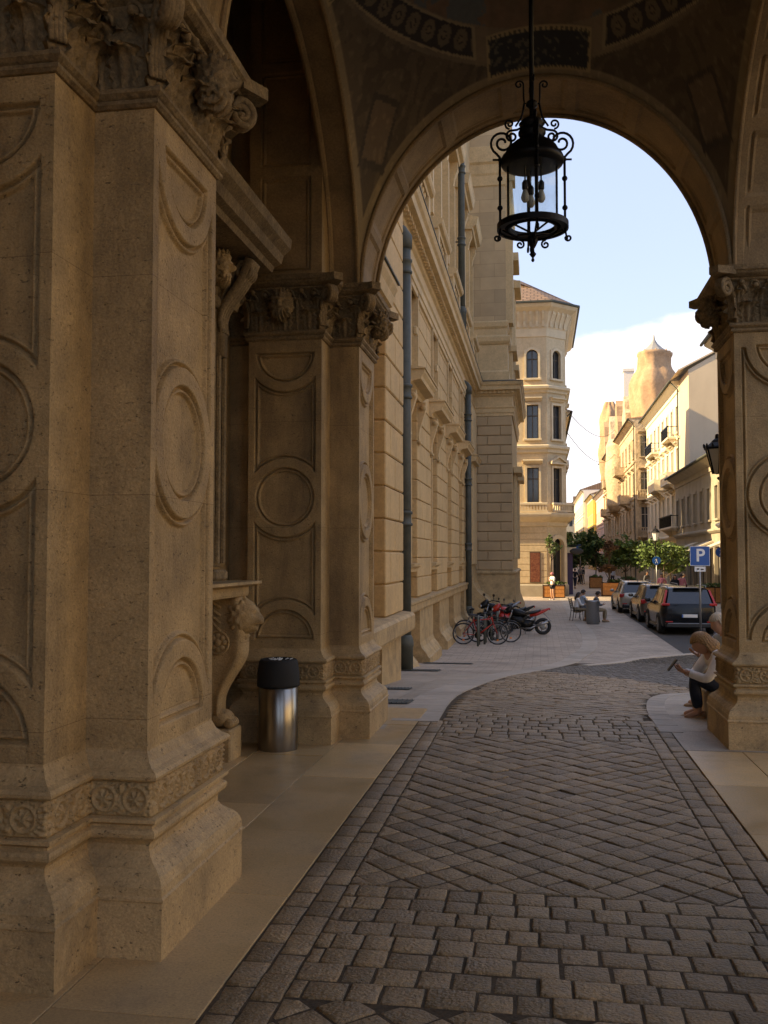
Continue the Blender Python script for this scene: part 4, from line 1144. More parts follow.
# corner block beside the arcade, and the bay before it
mb = MB(); mb.box(-3.3, -2.42, 9.2, 13.62, -1.2, 8.4); mb.build('bay_wall', M['facade'], op)
mb = MB(); rust(mb, -2.5, -2.38, 9.3, 13.58, .75, 8.4); mb.build('bay_rustication', M['facade'], op)
mb = MB(); rust(mb, -3.0, -2.2, 13.6, 15.4, .72, 8.4, .485, 2); mb.box(-3.3, -2.26, 13.63, 15.37, -1.2, 8.4); mb.build('corner_block', M['facade'], op)
mb = MB(); mb.box(-3.0, -2.24, 13.5, 15.4, -1.2, .42); mb.box(-3.0, -2.30, 9.3, 13.2, -1.2, .42); mb.build('block_base', M['base_stone'], op)
mb = MB(); mb.prism([(-2.6, .42), (-2.04, .42), (-2.02, .46), (-2.02, .66), (-2.06, .70), (-2.6, .76)], 9.3, 15.5, 'y'); mb.build('block_ledge', M['base_stone'], op)
mb = MB(); mb.prism([(-2.42, 5.02), (-2.2, 5.02), (-2.18, 5.12), (-2.05, 5.16), (-2.02, 5.3), (-1.97, 5.4), (-1.97, 5.47), (-2.42, 5.6)], 10.3, 13.25, 'y')
mb.prism([(-2.42, 5.02), (-2.16, 5.02), (-2.16, 4.8), (-2.25, 4.5), (-2.30, 4.3), (-2.42, 4.25)], 12.7, 12.95, 'y'); mb.build('window_hood', M['facade_trim'], op)
mb = MB(); mb.prism([(-2.42, 5.475), (-1.94, 5.475), (-1.94, 5.50), (-2.42, 5.64)], 10.27, 13.28, 'y'); mb.build('hood_flashing', M['zinc'], op)
# wing lower front
F3 = Fr((0, 43, 0), (1, 0, 0), (0, -1, 0))
mb = MB(); mb.box(-3.4, -1.24, 43.0, 43.2, -1.3, 8.0)
n = 16; h = (7.95 - 1.0) / n
for j in range(n):
    z = 1.0 + j * h; k = [-3.3, -2.3, -1.18] if j % 2 else [-3.3, -2.75, -1.72, -1.18]
    for a, b in zip(k, k[1:]): mb.box(a + .004, b - .004, 42.93, 43.1, z + .012, z + h - .012, .025)
mb.build('wing_rustication', M['facade_grey'], op)
mb = MB()
sweep(mb, [(-3.4, 43.0), (-1.18, 43.0), (-1.18, 53), (-3.4, 53)], [(.34, -1.3), (.34, -.9), (.30, -.82), (.20, -.55), (.12, -.3), (.10, 0), (.10, .82), (.16, .86), (.16, .94), (.05, 1.0)])
mb.build('wing_base', M['base_stone'], op)
F4 = Fr((-1.18, 0, 0), (0, 1, 0), (1, 0, 0))
for c in (45.6, 50.2):
    for nm, a, b, z0, z1, d0, d1 in (('window_hood', -1.2, 1.2, 5.5, 5.8, 0, .4), ('window_jamb', -.9, -.7, 1.5, 5.5, 0, .15), ('window_jamb', .7, .9, 1.5, 5.5, 0, .15), ('window_ledge', -1.2, 1.2, 11.2, 11.5, -.25, .2), ('window_hood', -1.2, 1.2, 15.5, 15.9, -.3, .30), ('window_jamb', -1.1, -.8, 9.5, 15.5, -.25, .0), ('window_jamb', .8, 1.1, 9.5, 15.5, -.25, .0)):
        mb = MB(); F4.box(mb, c + a, c + b, z0, z1, d0, d1, .02); mb.build(nm, M['facade_trim'], op)
mb = MB(); sweep(mb, [(-3.4, 43.2), (-1.46, 43.2), (-1.46, 53), (-3.4, 53)], [(.16, 9.5), (.16, 10.0), (.10, 10.08), (.10, 11.25), (.16, 11.3), (.22, 11.4), (.24, 11.6), (.05, 11.72), (.05, 12.0), (.12, 12.1), (.14, 12.3), (0, 12.45)]); mb.build('wing_parapet', M['facade_trim'], op)
mb = MB(); mb.box(-3.4, -1.44, 43.12, 43.3, 12.2, 26.8); mb.build('wing_upper_wall', M['ashlar_x'], op)
mb = MB(); mb.box(-1.50, -1.12, 43.35, 44.2, 12.3, 26); mb.box(-1.6, -1.0, 43.3, 44.3, 18.9, 19.5)
sweep(mb, [(-3.4, 43.12), (-1.44, 43.12), (-1.44, 53), (-3.4, 53)], [(.0, 18.6), (.05, 18.65), (.06, 19.1), (.10, 19.2), (.12, 19.6), (.2, 19.7), (.22, 20.4), (0, 20.5)], cap1=False)
mb.build('wing_pilaster', M['facade_trim'], op)
# curved buttress scroll between facade and wing
mb = MB(); mb.smooth = False
pts = []
for i in range(13):
    k = i / 12; pts.append((lerp(-2.9, -1.95, k ** 1.0) , 0))
sc_p = [(-2.95, 1.3), (-2.84, 1.3), (-2.80, .9), (-2.74, .5), (-2.6, .2), (-2.42, 0.02), (-2.22, -.10), (-2.1, -.25), (-2.04, -.5), (-2.0, -.9), (-2.0, -1.3), (-2.95, -1.3)]
mb.prism(sc_p[::-1], 39.9, 42.6, 'y'); mb.build('scroll_buttress', M['base_stone'], op)
mb = MB(); mb.box(-3.0, -2.76, 39.9, 42.6, 1.3, 8.0); mb.build('end_pilaster', M['facade_trim'], op)
# drainpipes
def pipe(x, y, z0, z1, label, extra=None):
    t = thing('drainpipe', label, 'drainpipe', (x, y, z0), 0, 'zinc drainpipes on the opera facade')
    mb = MB(); mb.smooth = True
    mb.tube([(x, y, z0 + .7), (x, y, z1 - .3)], .12, 14); mb.tube([(x, y, z1 - .34), (x, y, z1 - .1), (x - .06, y, z1 + .06), (x - .22, y, z1 + .2)], [.15, .155, .10, .08], 12)
    mb.build('pipe', M['zinc'], t)
    mb = MB(); mb.smooth = True; mb.lathe([(.14, z0), (.16, z0), (.16, z0 + .5), (.175, z0 + .52), (.175, z0 + .6), (.15, z0 + .7), (.12, z0 + .75)], 14, (x, y, 0)); mb.build('foot_socket', M['zinc'], t)
    k = 0; z = z0 + 3.1
    while z < z1 - .6:
        mb = MB(); mb.smooth = True; mb.lathe([(.12, z - .16), (.155, z - .14), (.155, z - .10), (.13, z - .08), (.13, z + .08), (.155, z + .10), (.155, z + .14), (.12, z + .16)], 14, (x, y, 0)); mb.box(x - .25, x, y - .015, y + .015, z - .02, z + .02); mb.build('pipe_collar', M['zinc'], t)
        z += 2.6
pipe(-2.70, 19.15, -.72, 8.3, 'dark drainpipe on the facade just past the rusticated corner block')
pipe(-2.80, 38.0, -1.1, 8.5, 'far drainpipe running down the facade beside the projecting wing')
pipe(-2.66, 33.3, 9.7, 19, 'drainpipe high on the upper floor left of the hanging lantern')

# ---- corner building
cb = thing('corner_building', 'cream four storey corner house with bay windows and steep tiled roof', 'building', (0, 67, -1.1))
A, B, C_ = V((-8, 66, 0)), V((.56, 66, 0)), V((1.85, 67.3, 0))
faces = [Fr(A, (1, 0, 0), (0, -1, 0)), Fr(B, (C_ - B), V((C_.y - B.y, -(C_.x - B.x), 0))), Fr(C_, (0, 1, 0), (1, 0, 0))]
lens = [8.56, (C_ - B).length, 12]
wz = [(5.35, 7.75, False, 'tri'), (9.75, 12.1, False, 'flat'), (13.95, 15.95, True, None)]
cents = [[1.2, 4.4, 7.58], [lens[1] / 2 + .03], [2.5, 5.5, 8.5]]
for F, Ln, cs, fi in zip(faces, lens, cents, range(3)):
    hw = .40 if fi < 2 else .45
    holes = [(c - hw, c + hw, a, b) for c in cs for a, b, _, _ in wz]
    if fi == 1: holes.append((Ln / 2 - .55, Ln / 2 + .55, -1.1, 2.9))
    mb = MB(); wall_holes(mb, F.O, F.T, F.N, 0, Ln, -1.3, 18.9, holes, .25)
    mb.build('wall', M['corner'], cb)
    for c in cs:
        for a, b, ar, pd in wz:
            window(F, cb, c - hw, c + hw, a, b, .22, arch=ar, ped=(pd if not (fi == 0 and pd == 'tri') else 'flat'), tm=M['corner_trim'], wtrim=.15)
CPoly = [(-8, 66), (.56, 66), (1.85, 67.3), (1.85, 79), (-8, 79)]
def offp(poly, o):
    n = len(poly); out = []
    for i in range(n):
        a, b, c = V(poly[i - 1]), V(poly[i]), V(poly[(i + 1) % n]); d1, d2 = (b - a).normalized(), (c - b).normalized()
        n1, n2 = V((d1.y, -d1.x)), V((d2.y, -d2.x)); m = (n1 + n2); k = o / max(.3, (m.dot(n1))); out.append(tuple(b + m * k))
    return out
def band(parent, poly, prf, m, name):
    mb = MB(); rings = [[(x, y, z) for x, y in offp(poly, o)] for o, z in prf]; mb.loft(rings, True, False); return mb.build(name, m, parent)
band(cb, CPoly, [(0, 3.7), (.08, 3.75), (.10, 4.0), (.35, 4.15), (.55, 4.35), (.60, 4.5), (.60, 4.62), (0, 4.7)], M['corner_trim'], 'balcony_ledge')
band(cb, CPoly, [(0, 8.75), (.12, 8.8), (.14, 9.0), (.28, 9.1), (.30, 9.25), (0, 9.35)], M['corner_trim'], 'string_course')
band(cb, CPoly, [(0, 12.9), (.12, 12.95), (.16, 13.1), (.34, 13.2), (.36, 13.35), (0, 13.5)], M['corner_trim'], 'string_course')
band(cb, CPoly, [(0, 16.8), (.06, 16.85), (.08, 17.4), (.12, 17.5), (.14, 17.7), (.45, 18.5), (.8, 18.75), (.9, 18.9), (.92, 19.0), (0, 19.05)], M['corner_trim'], 'eaves_cornice')
mb = MB()
for F, Ln in zip(faces, lens):
    n = int(Ln / .42)
    for k in range(n):
        u = (k + .5) * Ln / n; F.prism(mb, [(0.1, 17.5), (.22, 17.5), (.26, 17.9), (.5, 18.35), (.5, 18.55), (.1, 18.5)], u - .08, u + .08)
mb.build('eaves_bracket', M['corner_trim'], cb)
mb = MB()
for F, Ln in zip(faces, lens):
    F.box(mb, 0, Ln, 5.15, 5.3, .40, .58, .02); F.box(mb, 0, Ln, 4.7, 4.8, .42, .56)
    n = int(Ln / .2)
    for k in range(n): u = (k + .5) * Ln / n; F.box(mb, u - .05, u + .05, 4.8, 5.15, .44, .54)
mb.build('balustrade', M['corner_trim'], cb)
band(cb, CPoly, [(.95, 19.0), (.95, 19.08), (-4.2, 22.0)], M['roof'], 'roof')
band(cb, CPoly, [(.93, 18.98), (1.05, 19.0), (1.05, 19.12), (.9, 19.12)], M['zinc'], 'gutter')
band(cb, CPoly, [(.14, -1.3), (.14, -.35), (.05, -.25), (0, -.25)], M['stonegrey'], 'stone_plinth')
F = faces[1]; Ln = lens[1]; mb = MB()
m_ = Ln / 2
for sg in (-1, 1): F.box(mb, m_ + sg * .55, m_ + sg * .82, -1.1, 2.3, 0, .14)
for k in range(12):
    a0, a1 = PI * k / 12, PI * (k + 1) / 12
    F.fprism(mb, [(m_ + (.55 + e) * math.cos(a), 2.32 + (.55 + e) * math.sin(a)) for a, e in ((a0, 0), (a1, 0), (a1, .25), (a0, .25))], 0, .16)
for sg in (-1, 1):
    pts = [(m_ + sg * .55, 2.9)] + [(m_ + sg * .55 * math.cos(PI / 2 * k / 7), 2.32 + .55 * math.sin(PI / 2 * k / 7)) for k in range(8)]
    if sg > 0: pts = pts[::-1]
    F.fprism(mb, pts, -.12, .003)
dw = mb.build('arched_doorway', M['corner_trim'], cb); mb = MB(); F.box(mb, m_ - .55, m_ + .55, -1.1, 2.9, -.3, -.26); mb.build('door', M['darkglass'], dw)
# ground floor joints
mb = MB(); F0 = faces[0]
for j in range(9): F0.box(mb, 0, 8.5, -.2 + j * .43 + .02, -.2 + (j + 1) * .43 - .02, 0, .03, .012)
mb.build('ground_floor_courses', M['corner'], cb)
mb = MB(); F0.box(mb, 7.32, 8.05, -.15, 1.95, .032, .07); fr = mb.build('poster_board', M['frame_dark'], None); fr['label'] = 'dark red poster board on the corner house wall beside the doorway'; fr['category'] = 'poster'
pb = recenter(fr); mb = MB(); F0.box(mb, 7.36, 8.01, -.10, 1.90, .071, .078); mb.build('poster', M['poster'], pb)

# ---- houses along the right hand side and far end
def house(name, label, x, y0, y1, H, wallm, trimm, rows, nb, ww=1.1, depth=12, roofm=None, base_z=-1.1, eave=.7, ped='flat', near_end=None, roofh=2.4, gb=0, side=1, wm=None, shop=True, nwin=0):
    """side=1: house on the right of the street (facade faces -X)"""
    t = thing(name, label, 'building', (x, (y0 + y1) / 2, base_z))
    Nn = (-1, 0, 0) if side == 1 else (1, 0, 0)
    F = Fr((x, y0, 0), (0, 1, 0), Nn); Ln = y1 - y0
    holes = []; cs = [Ln * (k + .5) / nb for k in range(nb)]
    for a, b in rows: holes += [(c - ww / 2, c + ww / 2, a, b) for c in cs]
    if shop: holes += [(c - ww * .8, c + ww * .8, -1.0, 2.3) for c in cs]
    mb = MB(); wall_holes(mb, F.O, F.T, F.N, 0, Ln, base_z - .2, H, holes, .25)
    xb = x + side * depth
    mb.add([(x, y0, base_z), (xb, y0, base_z), (xb, y0, H), (x, y0, H)], [(0, 1, 2, 3)]) if near_end is None else None
    mb.add([(x, y1, base_z), (xb, y1, base_z), (xb, y1, H), (x, y1, H)], [(3, 2, 1, 0)]); mb.add([(xb, y0, base_z), (xb, y1, base_z), (xb, y1, H), (xb, y0, H)], [(0, 1, 2, 3)])
    mb.build('wall', wallm, t)
    for i, (a, b) in enumerate(rows):
        for c in cs: window(F, t, c - ww / 2, c + ww / 2, a, b, .2, ped=ped if i < len(rows) - 1 else None, tm=trimm, wtrim=.16, fm=wm or M['frame_white'])
    if shop:
        for c in cs: window(F, t, c - ww * .8, c + ww * .8, -1.0, 2.3, .22, tm=trimm, sill=False, cross=False)
    mb = MB()
    F.prism(mb, [(0, H - .9), (.08, H - .85), (.10, H - .5), (.3, H - .35), (eave * .8, H - .2), (eave, H - .1), (eave, H), (0, H + .02)], 0, Ln)
    F.prism(mb, [(0, 3.2), (.1, 3.22), (.25, 3.35), (.25, 3.45), (0, 3.55)], 0, Ln)
    for (a, b) in rows[1:]: F.prism(mb, [(0, a - .7), (.12, a - .68), (.16, a - .5), (0, a - .45)], 0, Ln)
    mb.build('cornice', trimm, t)
    mb = MB(); F.prism(mb, [(eave + .1, H + .01), (eave + .1, H + .07), (-depth / 2, H + roofh), (-depth, H + .05), (-depth, H + .01)], -.05, Ln + .05); mb.build('roof', roofm or M['roof'], t)
    mb = MB(); mb.smooth = True; mb.tube([F.P(-.1, H - .02, eave + .14), F.P(Ln + .1, H - .02, eave + .14)], .09, 8); mb.tube([F.P(.25, H - .05, eave + .1), F.P(.25, H - .7, .15), F.P(.25, base_z, .12)], .06, 8); mb.build('gutter', M['zinc'], t)
    return t, F, Ln
def balcony(F, t, u0, u1, z, m, d=1.0, solid=False):
    mb = MB(); F.box(mb, u0, u1, z - .18, z, 0, d, .02)
    for u in (u0 + .2, u1 - .45): F.prism(mb, [(0, z - .9), (.12, z - .85), (.5, z - .45), (d * .85, z - .18), (0, z - .18)], u, u + .25)
    s = mb.build('balcony', m, t)
    mb = MB(); F.box(mb, u0, u1, z + .9, z + 1.0, d - .12, d + .02)
    if solid:
        n = int((u1 - u0) / .22)
        for k in range(n): u = u0 + (k + .5) * (u1 - u0) / n; F.box(mb, u - .06, u + .06, z, z + .9, d - .1, d)
        for u in (u0, u1 - .12): F.box(mb, u, u + .12, z, z + .9, .0, d)
    else:
        n = int((u1 - u0) / .14)
        for k in range(n + 1): u = u0 + k * (u1 - u0) / n; F.box(mb, u - .012, u + .012, z, z + .9, d - .04, d - .015)
        for u in (u0, u1 - .03):
            F.box(mb, u, u + .03, z + .9, z + .95, 0, d)
            for k in range(6): F.box(mb, u, u + .02, z, z + .9, k * d / 6, k * d / 6 + .02)
    mb.build('railing', m if solid else M['iron'], s)
house('town_house', 'house with projecting eaves mostly hidden behind the right pier', 9.95, 34, 55.4, 13.6, M['stonegrey'], M['cream_trim'], [(4.6, 7), (9, 11.4)], 5, roofm=M['roof_grey'])
t, F, Ln = house('low_house', 'low grey stone house with tall pedimented windows behind the parking sign', 11.6, 58, 84.8, 8.3, M['stonegrey'], M['stonegrey'], [(4.15, 6.35)], 9, 1.15, roofm=M['roof_grey'], ped='tri', wm=M['frame_dark'])
for k in (1, 3, 5):
    mb = MB(); F.prism(mb, [(0.02, 2.6), (.05, 2.7), (1.9, 1.95), (1.9, 1.7), (1.86, 1.7), (1.86, 1.9), (.02, 2.55)], 3 * k, 3 * k + 2.6); mb.build('awning', M['awning'], t)
t, F, Ln = house('cream_house', 'tall pale cream house with sunlit balconies and blank end wall', 12.1, 85, 111, 16.9, M['cream'], M['cream_trim'], [(4.5, 7.2), (8.7, 11.2), (12.6, 14.9)], 8, 1.15, roofm=M['roof_grey'], near_end=1, roofh=3.4)
mb = MB(); y = 80.0
mb.add([(12.1, y, -1.1), (24.1, y, -1.1), (24.1, y, 16.9), (18.1, y, 20.3), (12.1, y, 16.9)], [(0, 1, 2, 3, 4)]); mb.add([(12.1, 80, -1.1), (12.1, 80, 16.9), (12.1, 85, 16.9), (12.1, 85, -1.1)], [(0, 1, 2, 3)])
mb.add([(11.3, 79.9, 16.93), (11.3, 85, 16.93), (18.1, 85, 20.4), (18.1, 79.9, 20.4)], [(0, 1, 2, 3)]); mb.add([(11.3, 79.9, 16.8), (18.1, 79.9, 20.25), (18.1, 79.9, 20.4), (11.3, 79.9, 16.93)], [(0, 1, 2, 3)])
mb.build('firewall', M['firewall'], t)
balcony(F, t, -1.5, 6.5, 4.2, M['cream_trim'], 1.1); balcony(F, t, 1.5, 6, 8.2, M['cream_trim'], 1.0, True); balcony(F, t, 10, 15, 8.2, M['cream_trim'], 1.1, True); balcony(F, t, 1.5, 6, 12.2, M['cream_trim'], .9); balcony(F, t, 14, 19, 12.2, M['cream_trim'], .9)
# tower house in netting
t, F, Ln = house('tower_house', 'sandstone house with gables and a tower wrapped in brown netting under a pointed cap', 11.0, 112.5, 168, 17.6, M['tower'], M['tower'], [(4.8, 7.2), (9, 11.4), (13.2, 15.4)], 12, 1.3, ped='flat', roofm=M['netting'], near_end=1, roofh=.8)
FN = Fr((11.0, 112.5, 0), (1, 0, 0), (0, -1, 0))
hl = [(1.0 - .45, 1.0 + .45, a, b) for a, b in ((4.6, 7.4), (9.0, 11.4), (13.2, 15.6))]
mb = MB(); wall_holes(mb, FN.O, FN.T, FN.N, 0, 12, -1.3, 17.6, hl, .25); mb.build('end_wall', M['tower'], t)
for h_ in hl: window(FN, t, *h_, .2, tm=M['tower'], fm=M['frame_white'], ped='flat')
balcony(FN, t, .1, 2.0, 8.3, M['tower'], .9, True); balcony(FN, t, .1, 2.0, 4.0, M['tower'], .9, True)
def lumpy(name, cx, cy, prf, n, seed, m, amp=.35, par=None):
    mb = MB(); mb.smooth = True; rings = []
    zz = [p[1] for p in prf]; N_ = 40
    for i in range(N_ + 1):
        z = lerp(zz[0], zz[-1], i / N_); r = interp([(a, b) for a, b in prf], z)
        rings.append([(cx + (r + amp * noise.noise(V((math.cos(2 * PI * k / n) * 1.9, math.sin(2 * PI * k / n) * 1.9, z * .30 + seed)) ) + .16 * math.sin(k * 2 * PI / n * 11 + 2.5 * noise.noise(V((0, 1, z * .35 + seed))))) * math.cos(2 * PI * k / n), cy + (r + amp * noise.noise(V((math.cos(2 * PI * k / n) * 1.9, math.sin(2 * PI * k / n) * 1.9, z * .30 + seed)))) * math.sin(2 * PI * k / n), z) for k in range(n)])
    mb.loft(rings, True, True); return mb.build(name, m, par)
TX, TY = 13.7, 116.5
lumpy('wrapped_tower', TX, TY, [(2.5, 13.5), (2.8, 15.2), (2.6, 16.2), (2.65, 17.5), (2.75, 20), (2.65, 22.3), (2.35, 23.4), (1.95, 24.0), (1.85, 25.5), (2.05, 25.9), (1.95, 26.05)], 88, 3, M['netting'], .38, t)
mb = MB(); mb.smooth = False; mb.lathe([(1.55, 25.9), (1.45, 26.2), (.95, 26.6), (.45, 27.1), (.14, 27.6), (.05, 28.2), (.0, 28.3)], 10, (TX, TY, 0)); mb.build('pointed_cap', M['roof_grey'], t)
for k in range(8):
    a = 2 * PI * k / 8; mb = MB(); mb.lathe([(.0, 25.9), (.12, 25.95), (.08, 26.15), (.0, 26.3)], 6, (TX + 1.75 * math.cos(a), TY + 1.75 * math.sin(a), 0)); mb.build('pinnacle', M['netting'], t)
for k, (u, h, wd_) in enumerate(((9, 3.2, 5), (21, 4.6, 6), (33, 4.2, 6), (46, 5.2, 6))):
    mb = MB(); F.fprism(mb, [(u - wd_ / 2, 17.5), (u + wd_ / 2, 17.5), (u + wd_ / 2 * .9, 18 + h * .4), (u + wd_ * .25, 18 + h * .6), (u + wd_ * .2, 18 + h * .9), (u, 18 + h + .5), (u - wd_ * .2, 18 + h * .9), (u - wd_ * .25, 18 + h * .6), (u - wd_ / 2 * .9, 18 + h * .4)], -1.2, .5); mb.build('gable', M['netting'] if k % 2 else M['tower'], t)
lumpy('wrapped_turret', 11.6, 160, [(1.7, 14), (1.8, 18), (1.7, 23), (1.2, 25.5), (.4, 27.2)], 24, 9, M['netting'], .5, t)
mb = MB(); mb.box(12.0, 13.4, 138, 139.5, 20, 28); mb.box(11.9, 13.5, 137.9, 139.6, 28, 28.4); mb.build('chimney', M['white_r'], t)
for u, z in ((6, 8.2), (14, 12.4), (25, 8.2), (36, 12.4), (40, 8.2)): balcony(F, t, u, u + 4, z, M['tower'], 1.3, True)
lumpy('oriel_bay', 11.1, 136, [(1.2, 8), (1.9, 8.8), (1.9, 17), (1.4, 18)], 12, 5, M['tower'], .15, t)
house('pink_house', 'narrow pink rendered house beyond the tower house', 11.6, 168.5, 200, 13.6, M['pink'], M['white_r'], [(4.5, 6.6), (8.4, 10.4)], 7, 1.2)
house('yellow_house', 'bright yellow rendered house far along the street', 11.2, 200.5, 228, 14.6, M['yellow'], M['cream_trim'], [(4.5, 6.6), (8.6, 10.6)], 6, 1.2)
house('white_house', 'pale white house with red roof far down the street', 10.4, 228.5, 290, 17.5, M['white_r'], M['cream_trim'], [(4.5, 6.6), (8.6, 10.6), (12.5, 14.5)], 12, 1.2)
# far end
t = thing('end_house', 'grey three storey house with red roof closing the far end of the street', 'building', (8, 330, -1.1))
FE = Fr((-12, 330, 0), (1, 0, 0), (0, -1, 0)); cs = [1.6 + 2.1 * k for k in range(15)]; hl = [(c - .55, c + .55, a, b) for c in cs for a, b in ((4, 6.2), (8, 10.2), (12, 14))]
mb = MB(); wall_holes(mb, FE.O, FE.T, FE.N, 0, 33, -1.3, 15.6, hl, .3); mb.box(-12, 21, 330.3, 342, -1.3, 15.6); mb.build('wall', M['stonegrey'], t)
for h_ in hl:
    if h_[0] > 18: window(FE, t, *h_, .25)
mb = MB(); FE.prism(mb, [(.8, 15.6), (.8, 15.8), (-6, 20.5), (-12, 15.6)], 0, 33); mb.build('roof', M['roof'], t)
mb = MB(); mb.box(11.5, 12.5, 333, 334, 18, 22.5); mb.build('chimney', M['roof'], t)
# left row beyond the corner house
house('left_row_house', 'cream house on the left directly beyond the corner house', 1.85, 79.4, 112, 13.6, M['corner'], M['corner_trim'], [(4.5, 6.6), (8.4, 10.6)], 8, 1.1, side=-1, depth=12)
t2, F, Ln = house('left_row_house', 'grey house on the left near the far end of the street', 1.85, 112.4, 180, 13.6, M['stonegrey'], M['cream_trim'], [(4.5, 6.6), (8.4, 10.6)], 14, 1.1, side=-1, depth=12)
house('left_row_house', 'last house of the row on the left side of the street', 2.2, 180.4, 320, 13.0, M['tower'], M['cream_trim'], [(4.5, 6.6), (8.4, 10.6)], 14, 1.1, side=-1, depth=12)
house('avenue_house', 'tall unseen sunlit house across the avenue, added to bounce warm light into the arcade', 38, -34, -2, 15, M['corner'], M['corner_trim'], [(4.5, 7), (9, 11.4)], 7, 1.3, roofm=M['roof'], shop=True)  # out of view, put in to bounce warm sunlight into the arcade
house('avenue_house', 'second unseen sunlit house across the avenue, added for warm bounce, nearer the low grey house', 38, -1.8, 30, 14, M['cream'], M['cream_trim'], [(4.5, 7), (9, 11.4)], 7, 1.3, roofm=M['roof'], shop=True)
# oval shop sign on bracket
t = thing('shop_sign', 'dark oval shop sign hanging beside the corner house doorway', 'sign', (2.35, 67.9, 1.6))
mb = MB(); mb.smooth = True; mb.sphere((2.55, 67.9, 2.0), (.48, .05, .22), 20, 10); mb.build('sign_plate', M['shopsign'], t)
mb = MB(); mb.tube([(1.86, 67.9, 2.4), (2.95, 67.9, 2.4)], .03, 6); mb.tube([(2.3, 67.9, 2.4), (2.3, 67.9, 2.15)], .015, 6); mb.tube([(2.8, 67.9, 2.4), (2.8, 67.9, 2.15)], .015, 6); mb.build('bracket', M['iron'], t)
t = thing('purple_shop', 'purple shop front with dark doors projecting beyond the corner house', 'shop front', (2.1, 72, -1.1))
mb = MB(); mb.box(1.86, 2.35, 70, 76, -1.1, 1.9); mb.build('shop_panel', M['purple'], t); mb = MB(); mb.box(1.86, 2.6, 69.8, 76.2, 1.9, 2.3); mb.build('fascia', M['awning'], t)
# cables over the street
for (p, q, sag, lb) in (((1.95, 69, 12.2), (11, 140, 20.2), 1.6, 'thin upper cable slung across the street'), ((1.95, 69, 10.6), (11, 140, 16.8), 1.9, 'thin lower cable slung across the street')):
    mb = MB(); mb.smooth = True
    mb.tube([(lerp(p[0], q[0], k / 24), lerp(p[1], q[1], k / 24), lerp(p[2], q[2], k / 24) - 4 * sag * (k / 24) * (1 - k / 24)) for k in range(25)], .025, 5)
    o = mb.build('overhead_cable', M['cable']); tag(recenter(o), lb, 'cable', 'cables above the street')
